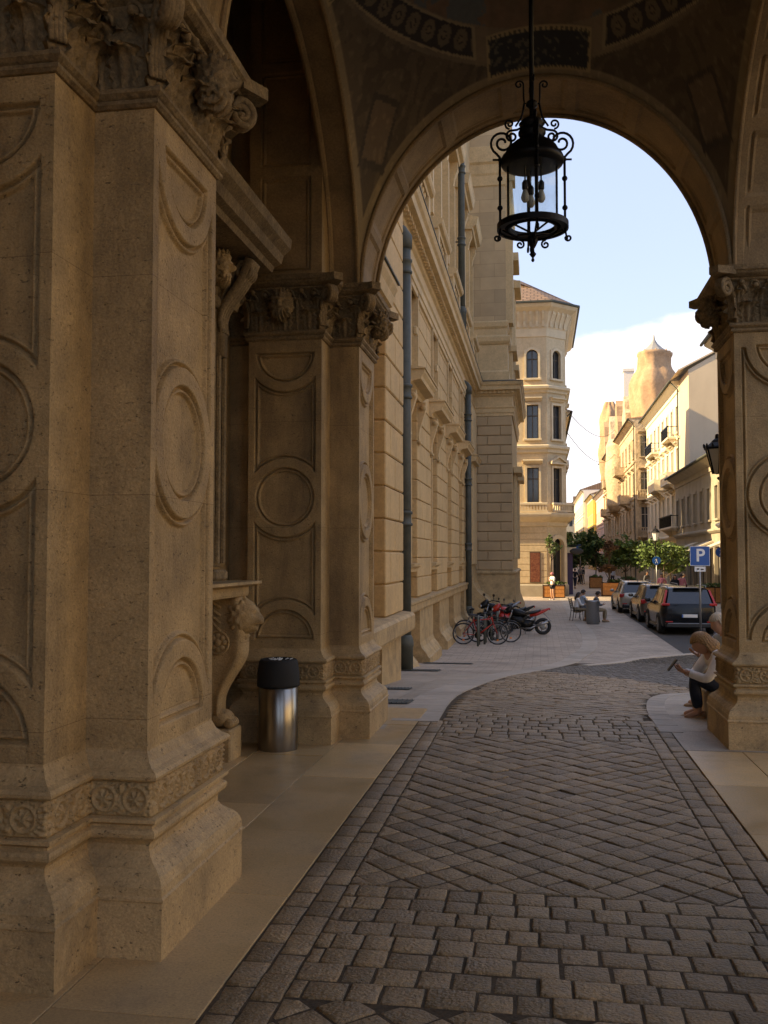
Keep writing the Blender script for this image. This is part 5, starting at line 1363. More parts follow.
# ------------------------------------------------------------------ bicycles, motorcycles, cars
GS = -1.1
def torus(mb, c, R0, r, n=28, m=8, axis='y'):
    pts = [(c[0] + R0 * math.cos(2 * PI * k / n), c[1], c[2] + R0 * math.sin(2 * PI * k / n)) for k in range(n)]
    rings = []
    for k in range(n + 1):
        a = 2 * PI * k / n
        rings.append([(c[0] + (R0 + r * math.cos(b)) * math.cos(a), c[1] + r * math.sin(b), c[2] + (R0 + r * math.cos(b)) * math.sin(a)) for b in [2 * PI * j / m for j in range(m)]])
    mb.loft(rings, True, False)
def bicycle(label, loc, rz, framem, R_=.335, seat_h=.92, grp='bicycles at the rack'):
    """local frame: forward is +X"""
    t = thing('bicycle', label, 'bicycle', loc, rz, grp); B = lambda mb, n, m, p=t: mb.build(n, m, p, world=False)
    rx, fx = -.52, .53
    for x in (rx, fx):
        mb = MB(); mb.smooth = True; torus(mb, (x, 0, R_), R_ - .018, .019, 36); wh = B(mb, 'wheel', M['rubber'])
        mb = MB(); mb.smooth = True; torus(mb, (x, 0, R_), R_ - .042, .010, 36, 6)
        for k in range(18):
            a = 2 * PI * k / 18; s = .02 * (-1) ** k; mb.tube([(x, s, R_), (x + (R_ - .045) * math.cos(a), 0, R_ + (R_ - .045) * math.sin(a))], .0022, 4)
        mb.tube([(x, -.05, R_), (x, .05, R_)], .022, 8); o = mb.build('rim', M['greymetal'], wh, world=False)
        mb = MB(); mb.box(x - .035, x + .035, -.012, .012, R_ - .22, R_ - .17, .01); mb.build('reflector', M['orange'], wh, world=False)
    mb = MB(); mb.smooth = True
    bb = (-.08, 0, .29); sth = (-.20, 0, .74); hd = (.36, 0, .80); hd2 = (.40, 0, .66)
    mb.tube([bb, sth, (-.215, 0, .80)], .017, 8); mb.tube([sth, hd], .017, 8); mb.tube([bb, hd2], .020, 8); mb.tube([hd2, hd, (.34, 0, .86)], .021, 8)
    for s in (-.06, .06): mb.tube([(bb[0], s * .5, bb[2]), (rx, s, R_)], .010, 6); mb.tube([(sth[0], s * .4, sth[2]), (rx, s, R_)], .009, 6)
    B(mb, 'frame', framem)
    mb = MB(); mb.smooth = True
    for s in (-.05, .05): mb.tube([(hd2[0] + .01, s * .8, hd2[2] - .02), (.44, s, .55), (fx, s, R_)], .012, 6)
    mb.tube([(hd2[0] + .01, -.045, hd2[2] - .02), (hd2[0] + .01, .045, hd2[2] - .02)], .016, 6)
    B(mb, 'fork', framem)
    mb = MB(); mb.smooth = True
    mb.tube([(.34, 0, .86), (.32, 0, .96), (.36, 0, 1.0)], .013, 8); mb.tube([(.30, -.30, 1.01), (.36, -.16, 1.01), (.37, 0, 1.0), (.36, .16, 1.01), (.30, .30, 1.01)], .012, 8)
    for s in (-1, 1): mb.tube([(.31, s * .29, 1.01), (.21, s * .31, 1.005)], .018, 8); mb.tube([(.37, s * .2, .99), (.30, s * .26, .97)], .006, 5)
    B(mb, 'handlebar', M['iron'])
    mb = MB(); mb.smooth = True
    mb.tube([(-.215, 0, .80), (-.235, 0, seat_h - .04)], .013, 8)
    mb.loft([[(x, w * math.cos(a), seat_h + h * math.sin(a)) for a in [2 * PI * k / 10 for k in range(10)]] for x, w, h in ((-.37, .05, .02), (-.35, .085, .032), (-.28, .08, .03), (-.2, .04, .025), (-.12, .025, .02), (-.09, .01, .01))])
    B(mb, 'saddle', M['blackplastic'])
    mb = MB(); mb.smooth = True
    mb.lathe([(.0, -.05), (.10, -.05), (.10, -.042), (.0, -.042)], 24, (bb[0], 0, bb[2]), axis='y')
    mb.tube([(bb[0], -.06, bb[2]), (bb[0] + .09, -.07, bb[2] - .14)], .010, 6); mb.tube([(bb[0], .06, bb[2]), (bb[0] - .09, .07, bb[2] + .14)], .010, 6)
    mb.box(bb[0] + .04, bb[0] + .14, -.16, -.07, bb[2] - .155, bb[2] - .13); mb.box(bb[0] - .14, bb[0] - .04, .07, .16, bb[2] + .13, bb[2] + .155)
    mb.tube([(bb[0], -.046, bb[2] + .09), (rx, -.046, R_ + .035)], .005, 5); mb.tube([(bb[0], -.046, bb[2] - .09), (rx, -.046, R_ - .035)], .005, 5)
    B(mb, 'crank', M['iron'])
    mb = MB(); mb.smooth = True
    for x, a0, a1 in ((rx, .35, 2.7), (fx, .5, 2.4)):
        mb.loft([[(x + (R_ + .03) * math.cos(a), s, R_ + (R_ + .03) * math.sin(a) - abs(s) * .3) for s in (-.03, -.015, 0, .015, .03)] for a in [lerp(a0, a1, k / 14) for k in range(15)]], False, False)
    B(mb, 'mudguard', M['iron'])
    return t
bicycle('red framed bicycle parked at the front of the rack', (-1.83, 29.55, GS), R(3), M['red'])
bicycle('black bicycle parked behind the red framed bicycle', (-1.45, 30.4, GS), R(8), M['iron'])
bicycle('grey bicycle parked between the rack loops and the motorcycles', (-1.9, 31.0, GS), R(184), M['greymetal'])
mb = None
def rack_loop(x, y, lb):
    mb = MB(); mb.smooth = True
    mb.tube([(x, y - .3, GS), (x, y - .3, GS + .55), (x, y - .27, GS + .75), (x, y - .18, GS + .86), (x, y, GS + .9), (x, y + .18, GS + .86), (x, y + .27, GS + .75), (x, y + .3, GS + .55), (x, y + .3, GS)], .035, 10)
    o = recenter(mb.build('bicycle_rack', M['zinc'])); tag(o, lb, 'bicycle rack', 'bicycle rack loops')
for k, (x, y) in enumerate(((-1.86, 29.2), (-1.70, 29.9), (-1.54, 30.6), (-1.38, 31.3))):
    rack_loop(x, y, ('nearest rack loop in front of the red bicycle', 'second rack loop, between red and black bicycles', 'third rack loop behind the black bicycle', 'rearmost rack loop beside the motorcycles')[k])

def motorcycle(label, loc, rz, bodym, tailm, sc_=1., scooter=False):
    t = thing('motorcycle', label, 'motorcycle', loc, rz, 'motorcycles beside the bicycle rack'); t.scale = (sc_,) * 3
    B = lambda mb, n, m, p=t: mb.build(n, m, p, world=False)
    Rw = .30; rx, fx = -.66, .66
    for x in (rx, fx):
        mb = MB(); mb.smooth = True; torus(mb, (x, 0, Rw), Rw - .06, .062, 30, 10); wh = B(mb, 'wheel', M['rubber'])
        mb = MB(); mb.smooth = True; torus(mb, (x, 0, Rw), Rw - .115, .016, 24, 6); mb.lathe([(0, -.05), (.06, -.05), (.06, .05), (0, .05)], 14, (x, 0, Rw), axis='y')
        for k in range(5): a = 2 * PI * k / 5; mb.tube([(x, 0, Rw), (x + .18 * math.cos(a), 0, Rw + .18 * math.sin(a))], [.022, .014], 6)
        mb.lathe([(.05, .058), (.12, .058), (.12, .064), (.05, .064)], 20, (x, 0, Rw), axis='y')
        mb.build('rim', M['greymetal'], wh, world=False)
    mb = MB(); mb.smooth = True
    for s in (-.09, .09): mb.tube([(fx, s, Rw), (.50, s, .66), (.42, s, .90)], [.026, .024, .02], 8)
    mb.tube([(.44, -.11, .86), (.44, .11, .86)], .03, 8); B(mb, 'fork', M['greymetal'])
    mb = MB(); mb.smooth = True
    mb.tube([(.40, 0, .94), (.36, -.2, 1.02), (.24, -.36, 1.0)], .014, 8); mb.tube([(.40, 0, .94), (.36, .2, 1.02), (.24, .36, 1.0)], .014, 8)
    for s in (-1, 1): mb.tube([(.27, s * .33, 1.0), (.18, s * .40, .99)], .02, 8)
    hb = B(mb, 'handlebar', M['iron'])
    for s in (-1, 1):
        mb = MB(); mb.smooth = True; mb.tube([(.33, s * .24, 1.02), (.36, s * .30, 1.16)], .007, 6); mb.sphere((.36, s * .31, 1.20), (.02, .075, .05), 12, 8); mb.build('mirror', M['blackplastic'], hb, world=False)
    def body(secs):
        return [[(x + sh * math.sin(a) * 0, w * math.cos(a), zc + h * math.sin(a)) for a in [2 * PI * k / 14 for k in range(14)]] for x, w, zc, h, sh in secs]
    mb = MB(); mb.smooth = True; mb.loft(body([(.48, .05, .86, .06, 0), (.38, .14, .82, .12, 0), (.20, .17, .78, .14, 0), (.02, .13, .74, .11, 0), (-.08, .10, .72, .07, 0)])); mb.loft(body([(.50, .10, .62, .10, 0), (.36, .19, .52, .2, 0), (.12, .19, .48, .22, 0), (-.02, .14, .46, .14, 0)])); B(mb, 'fairing', bodym)
    mb = MB(); mb.smooth = True; mb.loft(body([(.72, .05, .82, .05, 0), (.64, .13, .84, .11, 0), (.52, .15, .90, .13, 0), (.42, .10, .96, .10, 0)])); hd = B(mb, 'headlight_cowl', bodym)
    mb = MB(); mb.smooth = True; mb.sphere((.71, 0, .83), (.03, .09, .06), 12, 8); mb.build('headlight', M['chrome'], hd, world=False)
    mb = MB(); mb.smooth = True; mb.loft(body([(-.02, .10, .74, .05, 0), (-.15, .15, .77, .06, 0), (-.4, .14, .82, .05, 0), (-.58, .09, .88, .04, 0)])); B(mb, 'seat', M['blackplastic'])
    mb = MB(); mb.smooth = True; mb.loft(body([(-.20, .12, .68, .06, 0), (-.45, .13, .74, .07, 0), (-.66, .10, .83, .065, 0), (-.86, .045, .92, .04, 0), (-.92, .015, .94, .02, 0)])); tl = B(mb, 'tail_fairing', tailm)
    mb = MB(); mb.box(-.93, -.89, -.05, .05, .88, .93, .01); mb.build('tail_light', M['tail'], tl, world=False)
    mb = MB(); mb.smooth = True
    mb.loft(body([(.30, .12, .34, .13, 0), (.12, .17, .36, .18, 0), (-.15, .17, .38, .17, 0), (-.3, .10, .40, .12, 0)])); mb.lathe([(0, -.2), (.10, -.2), (.11, 0), (.10, .2), (0, .2)], 14, (.0, 0, .36), axis='y')
    B(mb, 'engine', M['iron'])
    mb = MB(); mb.smooth = True
    for s in (-.07, .07): mb.tube([(-.2, s, .38), (rx, s * 1.2, Rw)], .025, 8); mb.tube([(-.35, s, .42), (-.45, s, .72)], .02, 8)
    mb.tube([(.2, .12, .25), (-.2, .16, .24), (-.4, .18, .33)], .025, 8); mb.tube([(-.4, .18, .33), (-.82, .19, .47)], [.045, .055], 12)
    mb.tube([(-.1, -.14, .28), (-.05, -.3, .0)], .013, 6)
    mb.box(-.95, -.72, -.06, .06, .5, .52); mb.tube([(-.68, 0, .78), (-.9, 0, .56), (-.94, 0, .50)], .014, 6)
    B(mb, 'swing_arm', M['greymetal'])
    mb = MB(); mb.smooth = True
    mb.loft([[(fx + (Rw + .03) * math.cos(a), s, Rw + (Rw + .03) * math.sin(a) - abs(s) * .25) for s in (-.07, -.04, 0, .04, .07)] for a in [lerp(.5, 2.4, k / 10) for k in range(11)]], False, False); B(mb, 'front_mudguard', bodym)
    return t
motorcycle('red motorcycle with high red tail parked nearest to the street', (-.55, 33.6, GS), R(186), M['iron'], M['red'], .97)
motorcycle('red and black motorcycle parked behind the red tailed one', (-1.05, 34.8, GS), R(200), M['red'], M['iron'], .98)
motorcycle('black motorcycle parked closest to the facade behind the bicycles', (-1.55, 35.6, GS), R(215), M['iron'], M['greymetal'], 1.08)

# cars -------------------------------------------------------------
def car(label, loc, rz, paint, L=4.45, W=1.86, H=1.65, wagon=True, tall_lights=False, rail=True):
    """local frame: forward +Y, origin under the middle of the car"""
    t = thing('parked_car', label, 'car', loc, rz, 'cars parked in line along the street'); B = lambda mb, n, m, p=t: mb.build(n, m, p, world=False)
    h = L / 2; w = W / 2; bl = .60 * H; clr = .20
    # stations: y, half width, z bottom, z belt, z roof, roof half width
    S = [(-h, w * .80, .42, .62 * H * .95, .60 * H, w * .72), (-h + .04, w * .90, .32, .60 * H, .66 * H, w * .78), (-h + .16, w * .965, .26, .62 * H, .80 * H, w * .77), (-h + .34, w * .99, .24, .625 * H, .955 * H, w * .74), (-h + .62, w, .23, .62 * H, .985 * H, w * .74), (-h + 1.2, w, .22, .615 * H, H, w * .75), (-h + 1.9, w, .22, .605 * H, H, w * .75), (-h + 2.4, w, .22, .60 * H, .975 * H, w * .74), (-h + 2.75, w, .22, .595 * H, .89 * H, w * .73), (-h + 3.15, w * .995, .22, .60 * H, .70 * H, w * .78), (-h + 3.4, w * .99, .23, .585 * H, .61 * H, w * .80), (h - .45, w * .96, .25, .54 * H, .565 * H, w * .74), (h - .15, w * .86, .28, .46 * H, .49 * H, w * .66), (h, w * .70, .36, .38 * H, .40 * H, w * .5)]
    def ring(st):
        y, hw, zb, zl, zr, rw = st
        pts = []
        side = [(hw * .82, zb), (hw * .96, zb + .04), (hw * .985, zb + .18), (hw, lerp(zb, zl, .55)), (hw * .985, zl - .04), (hw * .955, zl), (lerp(hw * .955, rw, .5), lerp(zl, zr - .05, .5)), (rw, max(zl + .01, zr - .06)), (rw * .90, zr - .012), (rw * .5, zr + .004)]
        for x, z in side: pts.append((x, y, z))
        for x, z in side[::-1]: pts.append((-x, y, z))
        return pts
    mb = MB(); mb.smooth = True; mb.loft([ring(s) for s in S]); body = B(mb, 'body', paint)
    # glass: side windows follow the greenhouse, 6 mm proud
    gl = S[3:10]
    def zint(y, k):
        for a, b in zip(S, S[1:]):
            if a[0] <= y <= b[0]: return lerp(a[k], b[k], (y - a[0]) / (b[0] - a[0]))
    def gpt(y, f, s):
        hw, zl, zr, rw = zint(y, 1), zint(y, 3), zint(y, 4), zint(y, 5)
        return (s * (lerp(hw * .955, rw, f) + .006), y, lerp(zl, zr - .06, f))
    for s in (-1, 1):
        for (a, b) in ((-h + .55, -h + .98), (-h + 1.05, -h + 1.85), (-h + 1.95, -h + 2.75)):
            mb = MB(); n = 6
            rows = []
            for f in (.08, .35, .65, .92):
                sl = .25 * f if b > -h + 2.5 else 0; s2 = .16 * f if a < -h + .6 else 0
                rows.append([gpt(lerp(a + s2, b - sl, k / n), f, s) for k in range(n + 1)])
            mb.loft(rows, False, False); B(mb, 'side_window', M['darkglass'])
    def rear(f, x):    # tailgate surface
        zz = lerp(.655 * H, .94 * H, f)
        pts = [(-h + .04, .66 * H), (-h + .16, .80 * H), (-h + .34, .955 * H)]
        yy = interp([(p[0], p[1]) for p in pts], zz)
        return (x, yy - .012, zz)
    mb = MB(); mb.loft([[rear(f, lerp(-.80, .80, k / 8) * w * lerp(1., .84, f)) for k in range(9)] for f in (0, .3, .6, .9, 1)], False, False); B(mb, 'rear_window', M['darkglass'])
    mb = MB()
    def front(f, x):
        zz = lerp(.63 * H, .95 * H, f); pts = [(h - (L - 3.35), .62 * H), (-h + 3.15, .70 * H), (-h + 2.75, .89 * H), (-h + 2.4, .975 * H)]
        return (x, interp([(p[0], p[1]) for p in pts], zz) + .012, zz)
    mb.loft([[front(f, lerp(-.74, .74, k / 8) * w * lerp(1., .9, f)) for k in range(9)] for f in (0, .3, .6, 1)], False, False); B(mb, 'windscreen', M['darkglass'])
    # bumper, sills, plate
    mb = MB(); mb.smooth = False
    mb.box(-w * .86, w * .86, -h - .035, -h + .18, .26, .44, .04); mb.box(-w * .8, w * .8, h - .1, h + .02, .26, .42, .04)
    for s in (-1, 1): mb.box(s * w * .93, s * w * 1.0, -h + .9, h - .95, .19, .30, .03)
    B(mb, 'bumper', M['blackplastic'])
    mb = MB(); mb.box(-w * .78, w * .78, -h - .045, -h - .02, .40, .425, .008); B(mb, 'chrome_strip', M['greymetal'])
    mb = MB(); mb.box(-.26, .26, -h - .03, -h + .06, .615, .725, .008); p_ = B(mb, 'number_plate', M['plate']); mb = MB(); mb.box(-.262, -.22, -h - .033, -h, .617, .723); mb.build('plate_band', M['blue'], p_, world=False)
    for s in (-1, 1):
        mb = MB()
        if tall_lights:
            pr = [(s * w * .86, -h + .02, .62 * H), (s * w * .965, -h + .14, .62 * H), (s * w * .87, -h + .34, .93 * H), (s * w * .80, -h + .28, .93 * H)]
            # lower wrap-round lamp and the slim upright along the rear pillar
            mb.box(s * w * .70, s * w * .985, -h + .0, -h + .26, .615 * H, .665 * H, .02)
            mb.loft([[(s * (x0 + dx), y0 + dy, z0) for dx, dy in ((-.035, -.025), (.035, -.005), (.035, .10), (-.035, .10))] for x0, y0, z0 in ((w * .90, -h + .05, .655 * H), (w * .87, -h + .12, .74 * H), (w * .81, -h + .22, .84 * H), (w * .765, -h + .33, .935 * H))])
        else:
            mb.box(s * w * .70, s * w * .985, -h + .0, -h + .24, .50 * H, .615 * H, .03)
        B(mb, 'tail_light', M['tail'])
        mb = MB(); mb.box(s * w * .60, s * w * .86, -h - .042, -h + .05, .45, .49, .01); B(mb, 'reflector', M['tail'])
        mb = MB(); mb.smooth = True; mb.sphere((s * w * .66, h - .13, .45 * H), (.20, .12, .07), 12, 8); B(mb, 'headlight', M['chrome'])
        mb = MB(); mb.smooth = True; mb.sphere((s * (w + .09), -h + 2.72, .665 * H), (.11, .06, .075), 12, 8); mb.tube([(s * w * .93, -h + 2.75, .62 * H), (s * (w + .06), -h + 2.72, .65 * H)], .02, 6); B(mb, 'wing_mirror', paint if not tall_lights else M['blackplastic'])
        if rail:
            mb = MB(); mb.smooth = True; mb.tube([(s * w * .68, -h + .5, H * .985), (s * w * .70, -h + .62, H + .03), (s * w * .70, -h + 2.2, H + .035), (s * w * .68, -h + 2.4, H * .99)], .016, 8); B(mb, 'roof_rail', M['greymetal'])
        for y in (-h + .86, h - .86):
            mb = MB(); mb.smooth = True; x = s * (w - .10)
            mb.lathe([(.0, -.11), (.30, -.11), (.335, -.08), (.335, .08), (.30, .11), (.0, .11)], 28, (x, y, .335), axis='x'); wh = B(mb, 'wheel', M['rubber'])
            mb = MB(); mb.smooth = False; mb.lathe([(.0, s * .114), (.20, s * .118), (.23, s * .114)], 24, (x, y, .335), axis='x')
            for k in range(5): a = 2 * PI * k / 5; mb.tube([(x + s * .12, y, .335), (x + s * .12, y + .21 * math.cos(a), .335 + .21 * math.sin(a))], .022, 6)
            mb.build('rim', M['greymetal'], wh, world=False)
            mb = MB(); mb.smooth = True
            mb.loft([[(s * (w * (1.0) + dx), y + rr * math.cos(a), .335 + rr * math.sin(a)) for dx, rr in ((-.06, .37), (.012, .37), (.018, .41), (-.04, .43))] for a in [lerp(-.35, PI + .35, k / 16) for k in range(17)]], False, False); B(mb, 'wheel_arch', M['blackplastic'])
    mb = MB(); mb.tube([(0, -h + .55, H), (0, -h + .47, H + .10)], [.03, .008], 6); mb.box(-.5, .5, -h + .20, -h + .40, H * .962, H * .985, .02); B(mb, 'spoiler', paint)
    return t
car('black compact SUV with tall red tail lights parked nearest', (5.02, 36.3, GS), R(1.5), M['paint_black'], 4.42, 1.88, 1.66, tall_lights=True)
car('brown grey estate car parked between black and silver cars', (4.95, 42.6, GS), R(1), M['paint_tan'], 4.5, 1.84, 1.56)
car('silver estate car parked farthest along the line', (4.62, 49.2, GS), R(1), M['paint_silver'], 4.7, 1.83, 1.53)
car('dark car parked beyond the right pier ahead of the line', (7.4, 34.0, GS), R(2), M['paint_black'], 4.4, 1.8, 1.48, rail=False) if False else None

# ------------------------------------------------------------------ signs, lamps, planters, trees
def text_mesh(txt, size, name, m, parent, loc, thick=.004):
    cu = bpy.data.curves.new(name, 'FONT'); cu.body = txt; cu.size = size; cu.align_x = 'CENTER'; cu.align_y = 'CENTER'; cu.extrude = thick; cu.offset = size * .018
    ob = bpy.data.objects.new(name, cu); COL.objects.link(ob)
    dg = bpy.context.evaluated_depsgraph_get(); me = bpy.data.meshes.new_from_object(ob.evaluated_get(dg)); bpy.data.objects.remove(ob)
    me.transform(Matrix.Translation(loc) @ Matrix.Rotation(R(90), 4, 'X')); me.materials.clear(); me.materials.append(m)
    o = bpy.data.objects.new(name, me); COL.objects.link(o); o.parent = parent; return o
t = thing('parking_sign', 'blue square parking sign with white P on grey pole', 'sign', (4.98, 31.2, GS), R(6))
mb = MB(); mb.smooth = True; mb.tube([(0, .03, 0), (0, .03, 3.05)], .032, 10); mb.build('pole', M['greymetal'], t, world=False)
mb = MB(); mb.box(-.31, .31, -.012, .0, 2.42, 3.04, .003); sp_ = mb.build('sign_plate', M['blue'], t, world=False)
mb = MB()
for a in ((-.305, .305, 2.425, 2.437), (-.305, .305, 3.023, 3.035), (-.305, -.293, 2.437, 3.023), (.293, .305, 2.437, 3.023)): mb.box(a[0], a[1], -.016, -.0125, a[2], a[3])
mb.build('sign_border', M['white'], sp_, world=False)
text_mesh('P', .56, 'letter', M['white'], sp_, (0.01, -.016, 2.735))
mb = MB(); mb.box(-.17, .17, -.012, 0, 2.24, 2.40, .003); pp = mb.build('supplementary_plate', M['white'], t, world=False)
mb = MB(); mb.box(-.10, -.03, -.016, -.0125, 2.30, 2.345); mb.box(.02, .11, -.016, -.0125, 2.29, 2.33); mb.build('plate_symbol', M['blackplastic'], pp, world=False)
def round_sign(label, loc, z, r, sym, pole=True, h=None):
    t = thing('round_sign', label, 'sign', loc, 0)
    mb = MB(); mb.smooth = True; mb.tube([(0, .03, 0), (0, .03, z + r)], .035, 8); mb.build('pole', M['greymetal'], t, world=False)
    mb = MB(); mb.lathe([(0, -.012), (r, -.012), (r, 0), (0, 0)], 28, (0, 0, z), axis='y'); s = mb.build('sign_plate', M['blue'], t, world=False)
    mb = MB()
    if sym == 'arrow':
        mb.add([(-.25 * r, -.02, z - .6 * r), (.05 * r, -.02, z - .7 * r), (.35 * r, -.02, z + .15 * r), (.6 * r, -.02, z + .05 * r), (.35 * r, -.02, z + .7 * r), (-.25 * r, -.02, z + .4 * r), (.05 * r, -.02, z + .27 * r)], [(0, 1, 2, 3, 4, 5, 6)])
    else:
        mb.lathe([(0, -.02), (.13 * r, -.02)], 10, (0, 0, z + .58 * r), axis='y')
        for q in ([(-.12, .40), (.12, .40), (.10, -.1), (-.10, -.1)], [(-.10, -.1), (.0, -.1), (-.2, -.65), (-.34, -.6)], [(0, -.1), (.10, -.1), (.36, -.6), (.22, -.66)], [(-.12, .4), (-.12, .25), (-.38, .0), (-.44, .1)]): mb.add([(x * r, -.02, z + y * r) for x, y in q], [(0, 1, 2, 3)])
    mb.build('symbol', M['white'], s, world=False); return t
round_sign('round blue sign with white arrow at the far end of the pavement', (4.0, 97, GS), 3.55, .42, 'arrow')
round_sign('round blue pedestrian sign on a pole in front of the street lamp', (7.15, 61.0, GS), 2.48, .26, 'walk')
round_sign('small blue round sign partly hidden by the right pier', (9.35, 52.0, GS), 2.95, .26, 'arrow')
def street_lamp(label, loc, H):
    t = thing('street_lamp', label, 'street lamp', loc); 
    mb = MB(); mb.smooth = True; mb.lathe([(.16, 0), (.16, .3), (.11, .4), (.10, .9), (.06, 1.0), (.045, 1.2), (.04, H - .9), (.06, H - .85), (.03, H - .75)], 14); mb.build('pole', M['iron'], t, world=False)
    mb = MB(); mb.loft([[(r * math.cos(a), r * math.sin(a), z) for a in [PI / 6 + PI / 3 * k for k in range(6)]] for r, z in ((.11, H - .75), (.24, H - .25))]); mb.build('glass', M['white'], t, world=False)
    mb = MB(); mb.loft([[(r * math.cos(a), r * math.sin(a), z) for a in [PI / 6 + PI / 3 * k for k in range(6)]] for r, z in ((.30, H - .26), (.28, H - .2), (.12, H - .02), (.05, H + .02), (.04, H + .15), (.0, H + .2))]); mb.build('cap', M['iron'], t, world=False)
    return t
street_lamp('black old fashioned street lamp rising behind the parked cars', (7.25, 62.2, GS), 4.5)
# wall lantern on the back of the right pier
t = thing('wall_lantern', 'black tapered wall lantern sticking out from behind the right pier', 'lantern', (1.74, 9.75, 2.4))
cx_, cy_ = 1.74, 9.75
for a0 in range(6):
    a, b = PI / 6 + PI / 3 * a0, PI / 6 + PI / 3 * (a0 + 1)
    mb = MB(); mb.tube([(cx_ + .05 * math.cos(a), cy_ + .05 * math.sin(a), 2.42), (cx_ + .115 * math.cos(a), cy_ + .115 * math.sin(a), 2.66)], .008, 6); mb.build('frame_bar', M['iron'], t)
mb = MB(); mb.loft([[(cx_ + r * math.cos(a), cy_ + r * math.sin(a), z) for a in [PI / 6 + PI / 3 * k for k in range(6)]] for r, z in ((.048, 2.42), (.111, 2.66))], True, False); mb.build('glass', M['bulb'], t)
mb = MB(); mb.loft([[(cx_ + r * math.cos(a), cy_ + r * math.sin(a), z) for a in [PI / 6 + PI / 3 * k for k in range(6)]] for r, z in ((.13, 2.66), (.14, 2.675), (.125, 2.69), (.07, 2.73), (.055, 2.75), (.025, 2.77), (.02, 2.81), (.0, 2.82))])
for k in range(12): a = PI / 6 * k; mb.sphere((cx_ + .128 * math.cos(a), cy_ + .128 * math.sin(a), 2.695), (.011, .011, .024), 6, 5)
mb.build('crown_cap', M['iron'], t)
mb = MB(); mb.smooth = True; mb.tube([(cx_, cy_, 2.38), (cx_ + .08, cy_ - .1, 2.28), (cx_ + .15, cy_ - .3, 2.3), (cx_ + .2, cy_ - .60, 2.45)], .014, 8); mb.build('bracket', M['iron'], t)

def planter(label, loc, W, D, H, rz=0, plants=True, grp='orange wooden planters'):
    t = thing('wooden_planter', label, 'planter', loc, rz, grp); mb = MB()
    n = 3
    for k in range(n):
        z0, z1 = .06 + k * (H - .06) / n, .06 + (k + 1) * (H - .06) / n - .02
        mb.box(-W / 2, W / 2, -D / 2, -D / 2 + .03, z0, z1, .006); mb.box(-W / 2, W / 2, D / 2 - .03, D / 2, z0, z1, .006); mb.box(-W / 2, -W / 2 + .03, -D / 2 + .035, D / 2 - .035, z0, z1, .006); mb.box(W / 2 - .03, W / 2, -D / 2 + .035, D / 2 - .035, z0, z1, .006)
    mb.build('boards', M['wood'], t, world=False)
    mb = MB()
    xs = [-W / 2, W / 2 - .05] + ([-.025] if W > 1.2 else [])
    for x in xs:
        for y in (-D / 2 - .015, D / 2 - .02): mb.box(x, x + .05, y, y + .035, 0, H + .02)
    mb.box(-W / 2 - .015, W / 2 + .015, -D / 2 - .018, -D / 2 - .002, H - .03, H + .01); mb.box(-W / 2 - .015, W / 2 + .015, -D / 2 - .018, -D / 2 - .002, .03, .07)
    mb.build('steel_frame', M['iron'], t, world=False)
    mb = MB(); mb.box(-W / 2 + .04, W / 2 - .04, -D / 2 + .04, D / 2 - .04, H - .10, H - .05); mb.build('soil', M['sett_bed'], t, world=False)
    if plants:
        leaves('planting', [((0, 0, H + .06), (W / 2 * .9, D / 2 * .9, .16))], 260, .09, M['leaf'], t)
    return t
def leaves(name, blobs, n, s, m, parent=None, rnd=None):
    rnd = rnd or random; mb = MB(); vs = mb.v; tot = sum(b[1][0] * b[1][1] * b[1][2] for b in blobs)
    for c, r in blobs:
        k = max(8, int(n * r[0] * r[1] * r[2] / tot))
        # several clumps inside the blob
        clumps = []
        for _ in range(max(3, k // 40)):
            d = V((rnd.gauss(0, 1), rnd.gauss(0, 1), rnd.gauss(0, 1))).normalized() * rnd.uniform(.35, 1.0); clumps.append(V((d.x * r[0], d.y * r[1], d.z * r[2])))
        for _ in range(k):
            q = rnd.choice(clumps) + V((rnd.gauss(0, 1) * r[0], rnd.gauss(0, 1) * r[1], rnd.gauss(0, 1) * r[2])) * .22
            a = V((rnd.gauss(0, 1), rnd.gauss(0, 1), rnd.gauss(0, .7))).normalized(); b = a.cross(V((rnd.gauss(0, 1), rnd.gauss(0, 1), rnd.gauss(0, 1)))).normalized(); z = s * rnd.uniform(.6, 1.3)
            p = V(c) + q; mb.add([tuple(p - a * z), tuple(p + b * z * .55), tuple(p + a * z), tuple(p - b * z * .55)], [(0, 1, 2, 3)])
    return mb.build(name, m, parent, world=False)
def tree(label, loc, H, r, seed, m=None, trunk_h=1.6, n=2600, cat='tree', grp='street trees in planters', name='street_tree', dens=1., ls=.13):
    rnd = random.Random(seed); t = thing(name, label, cat, loc, rnd.uniform(0, 6), grp)
    mb = MB(); mb.smooth = True
    mb.tube([(0, 0, 0), (.03, .02, trunk_h * .5), (.0, .03, trunk_h), (.02, .0, H * .8)], [.075, .06, .05, .015], 8)
    blobs = []
    for k in range(8):
        a = k * 2.4 + rnd.random(); z = trunk_h + (H - trunk_h) * rnd.uniform(.1, .75); rr = r * rnd.uniform(.35, .85)
        p = (rr * math.cos(a), rr * math.sin(a), z + .35); mb.tube([(0, .02, z - .5), (p[0] * .5, p[1] * .5, z - .1), p], [.03, .02, .008], 6)
        s = r * rnd.uniform(.38, .6); blobs.append(((p[0], p[1], z + .3), (s, s, s * rnd.uniform(.7, 1))))
    blobs.append(((0, 0, H * .85), (r * .5, r * .5, r * .5)))
    mb.build('trunk', M['bark'], t, world=False)
    leaves('crown', blobs, n, ls, m or M['leaf'], t, rnd); return t
PG = 'orange wooden planters'
planter('orange wooden planter at the corner house doorway', (.9, 63.9, GS), 1.45, .9, .85)
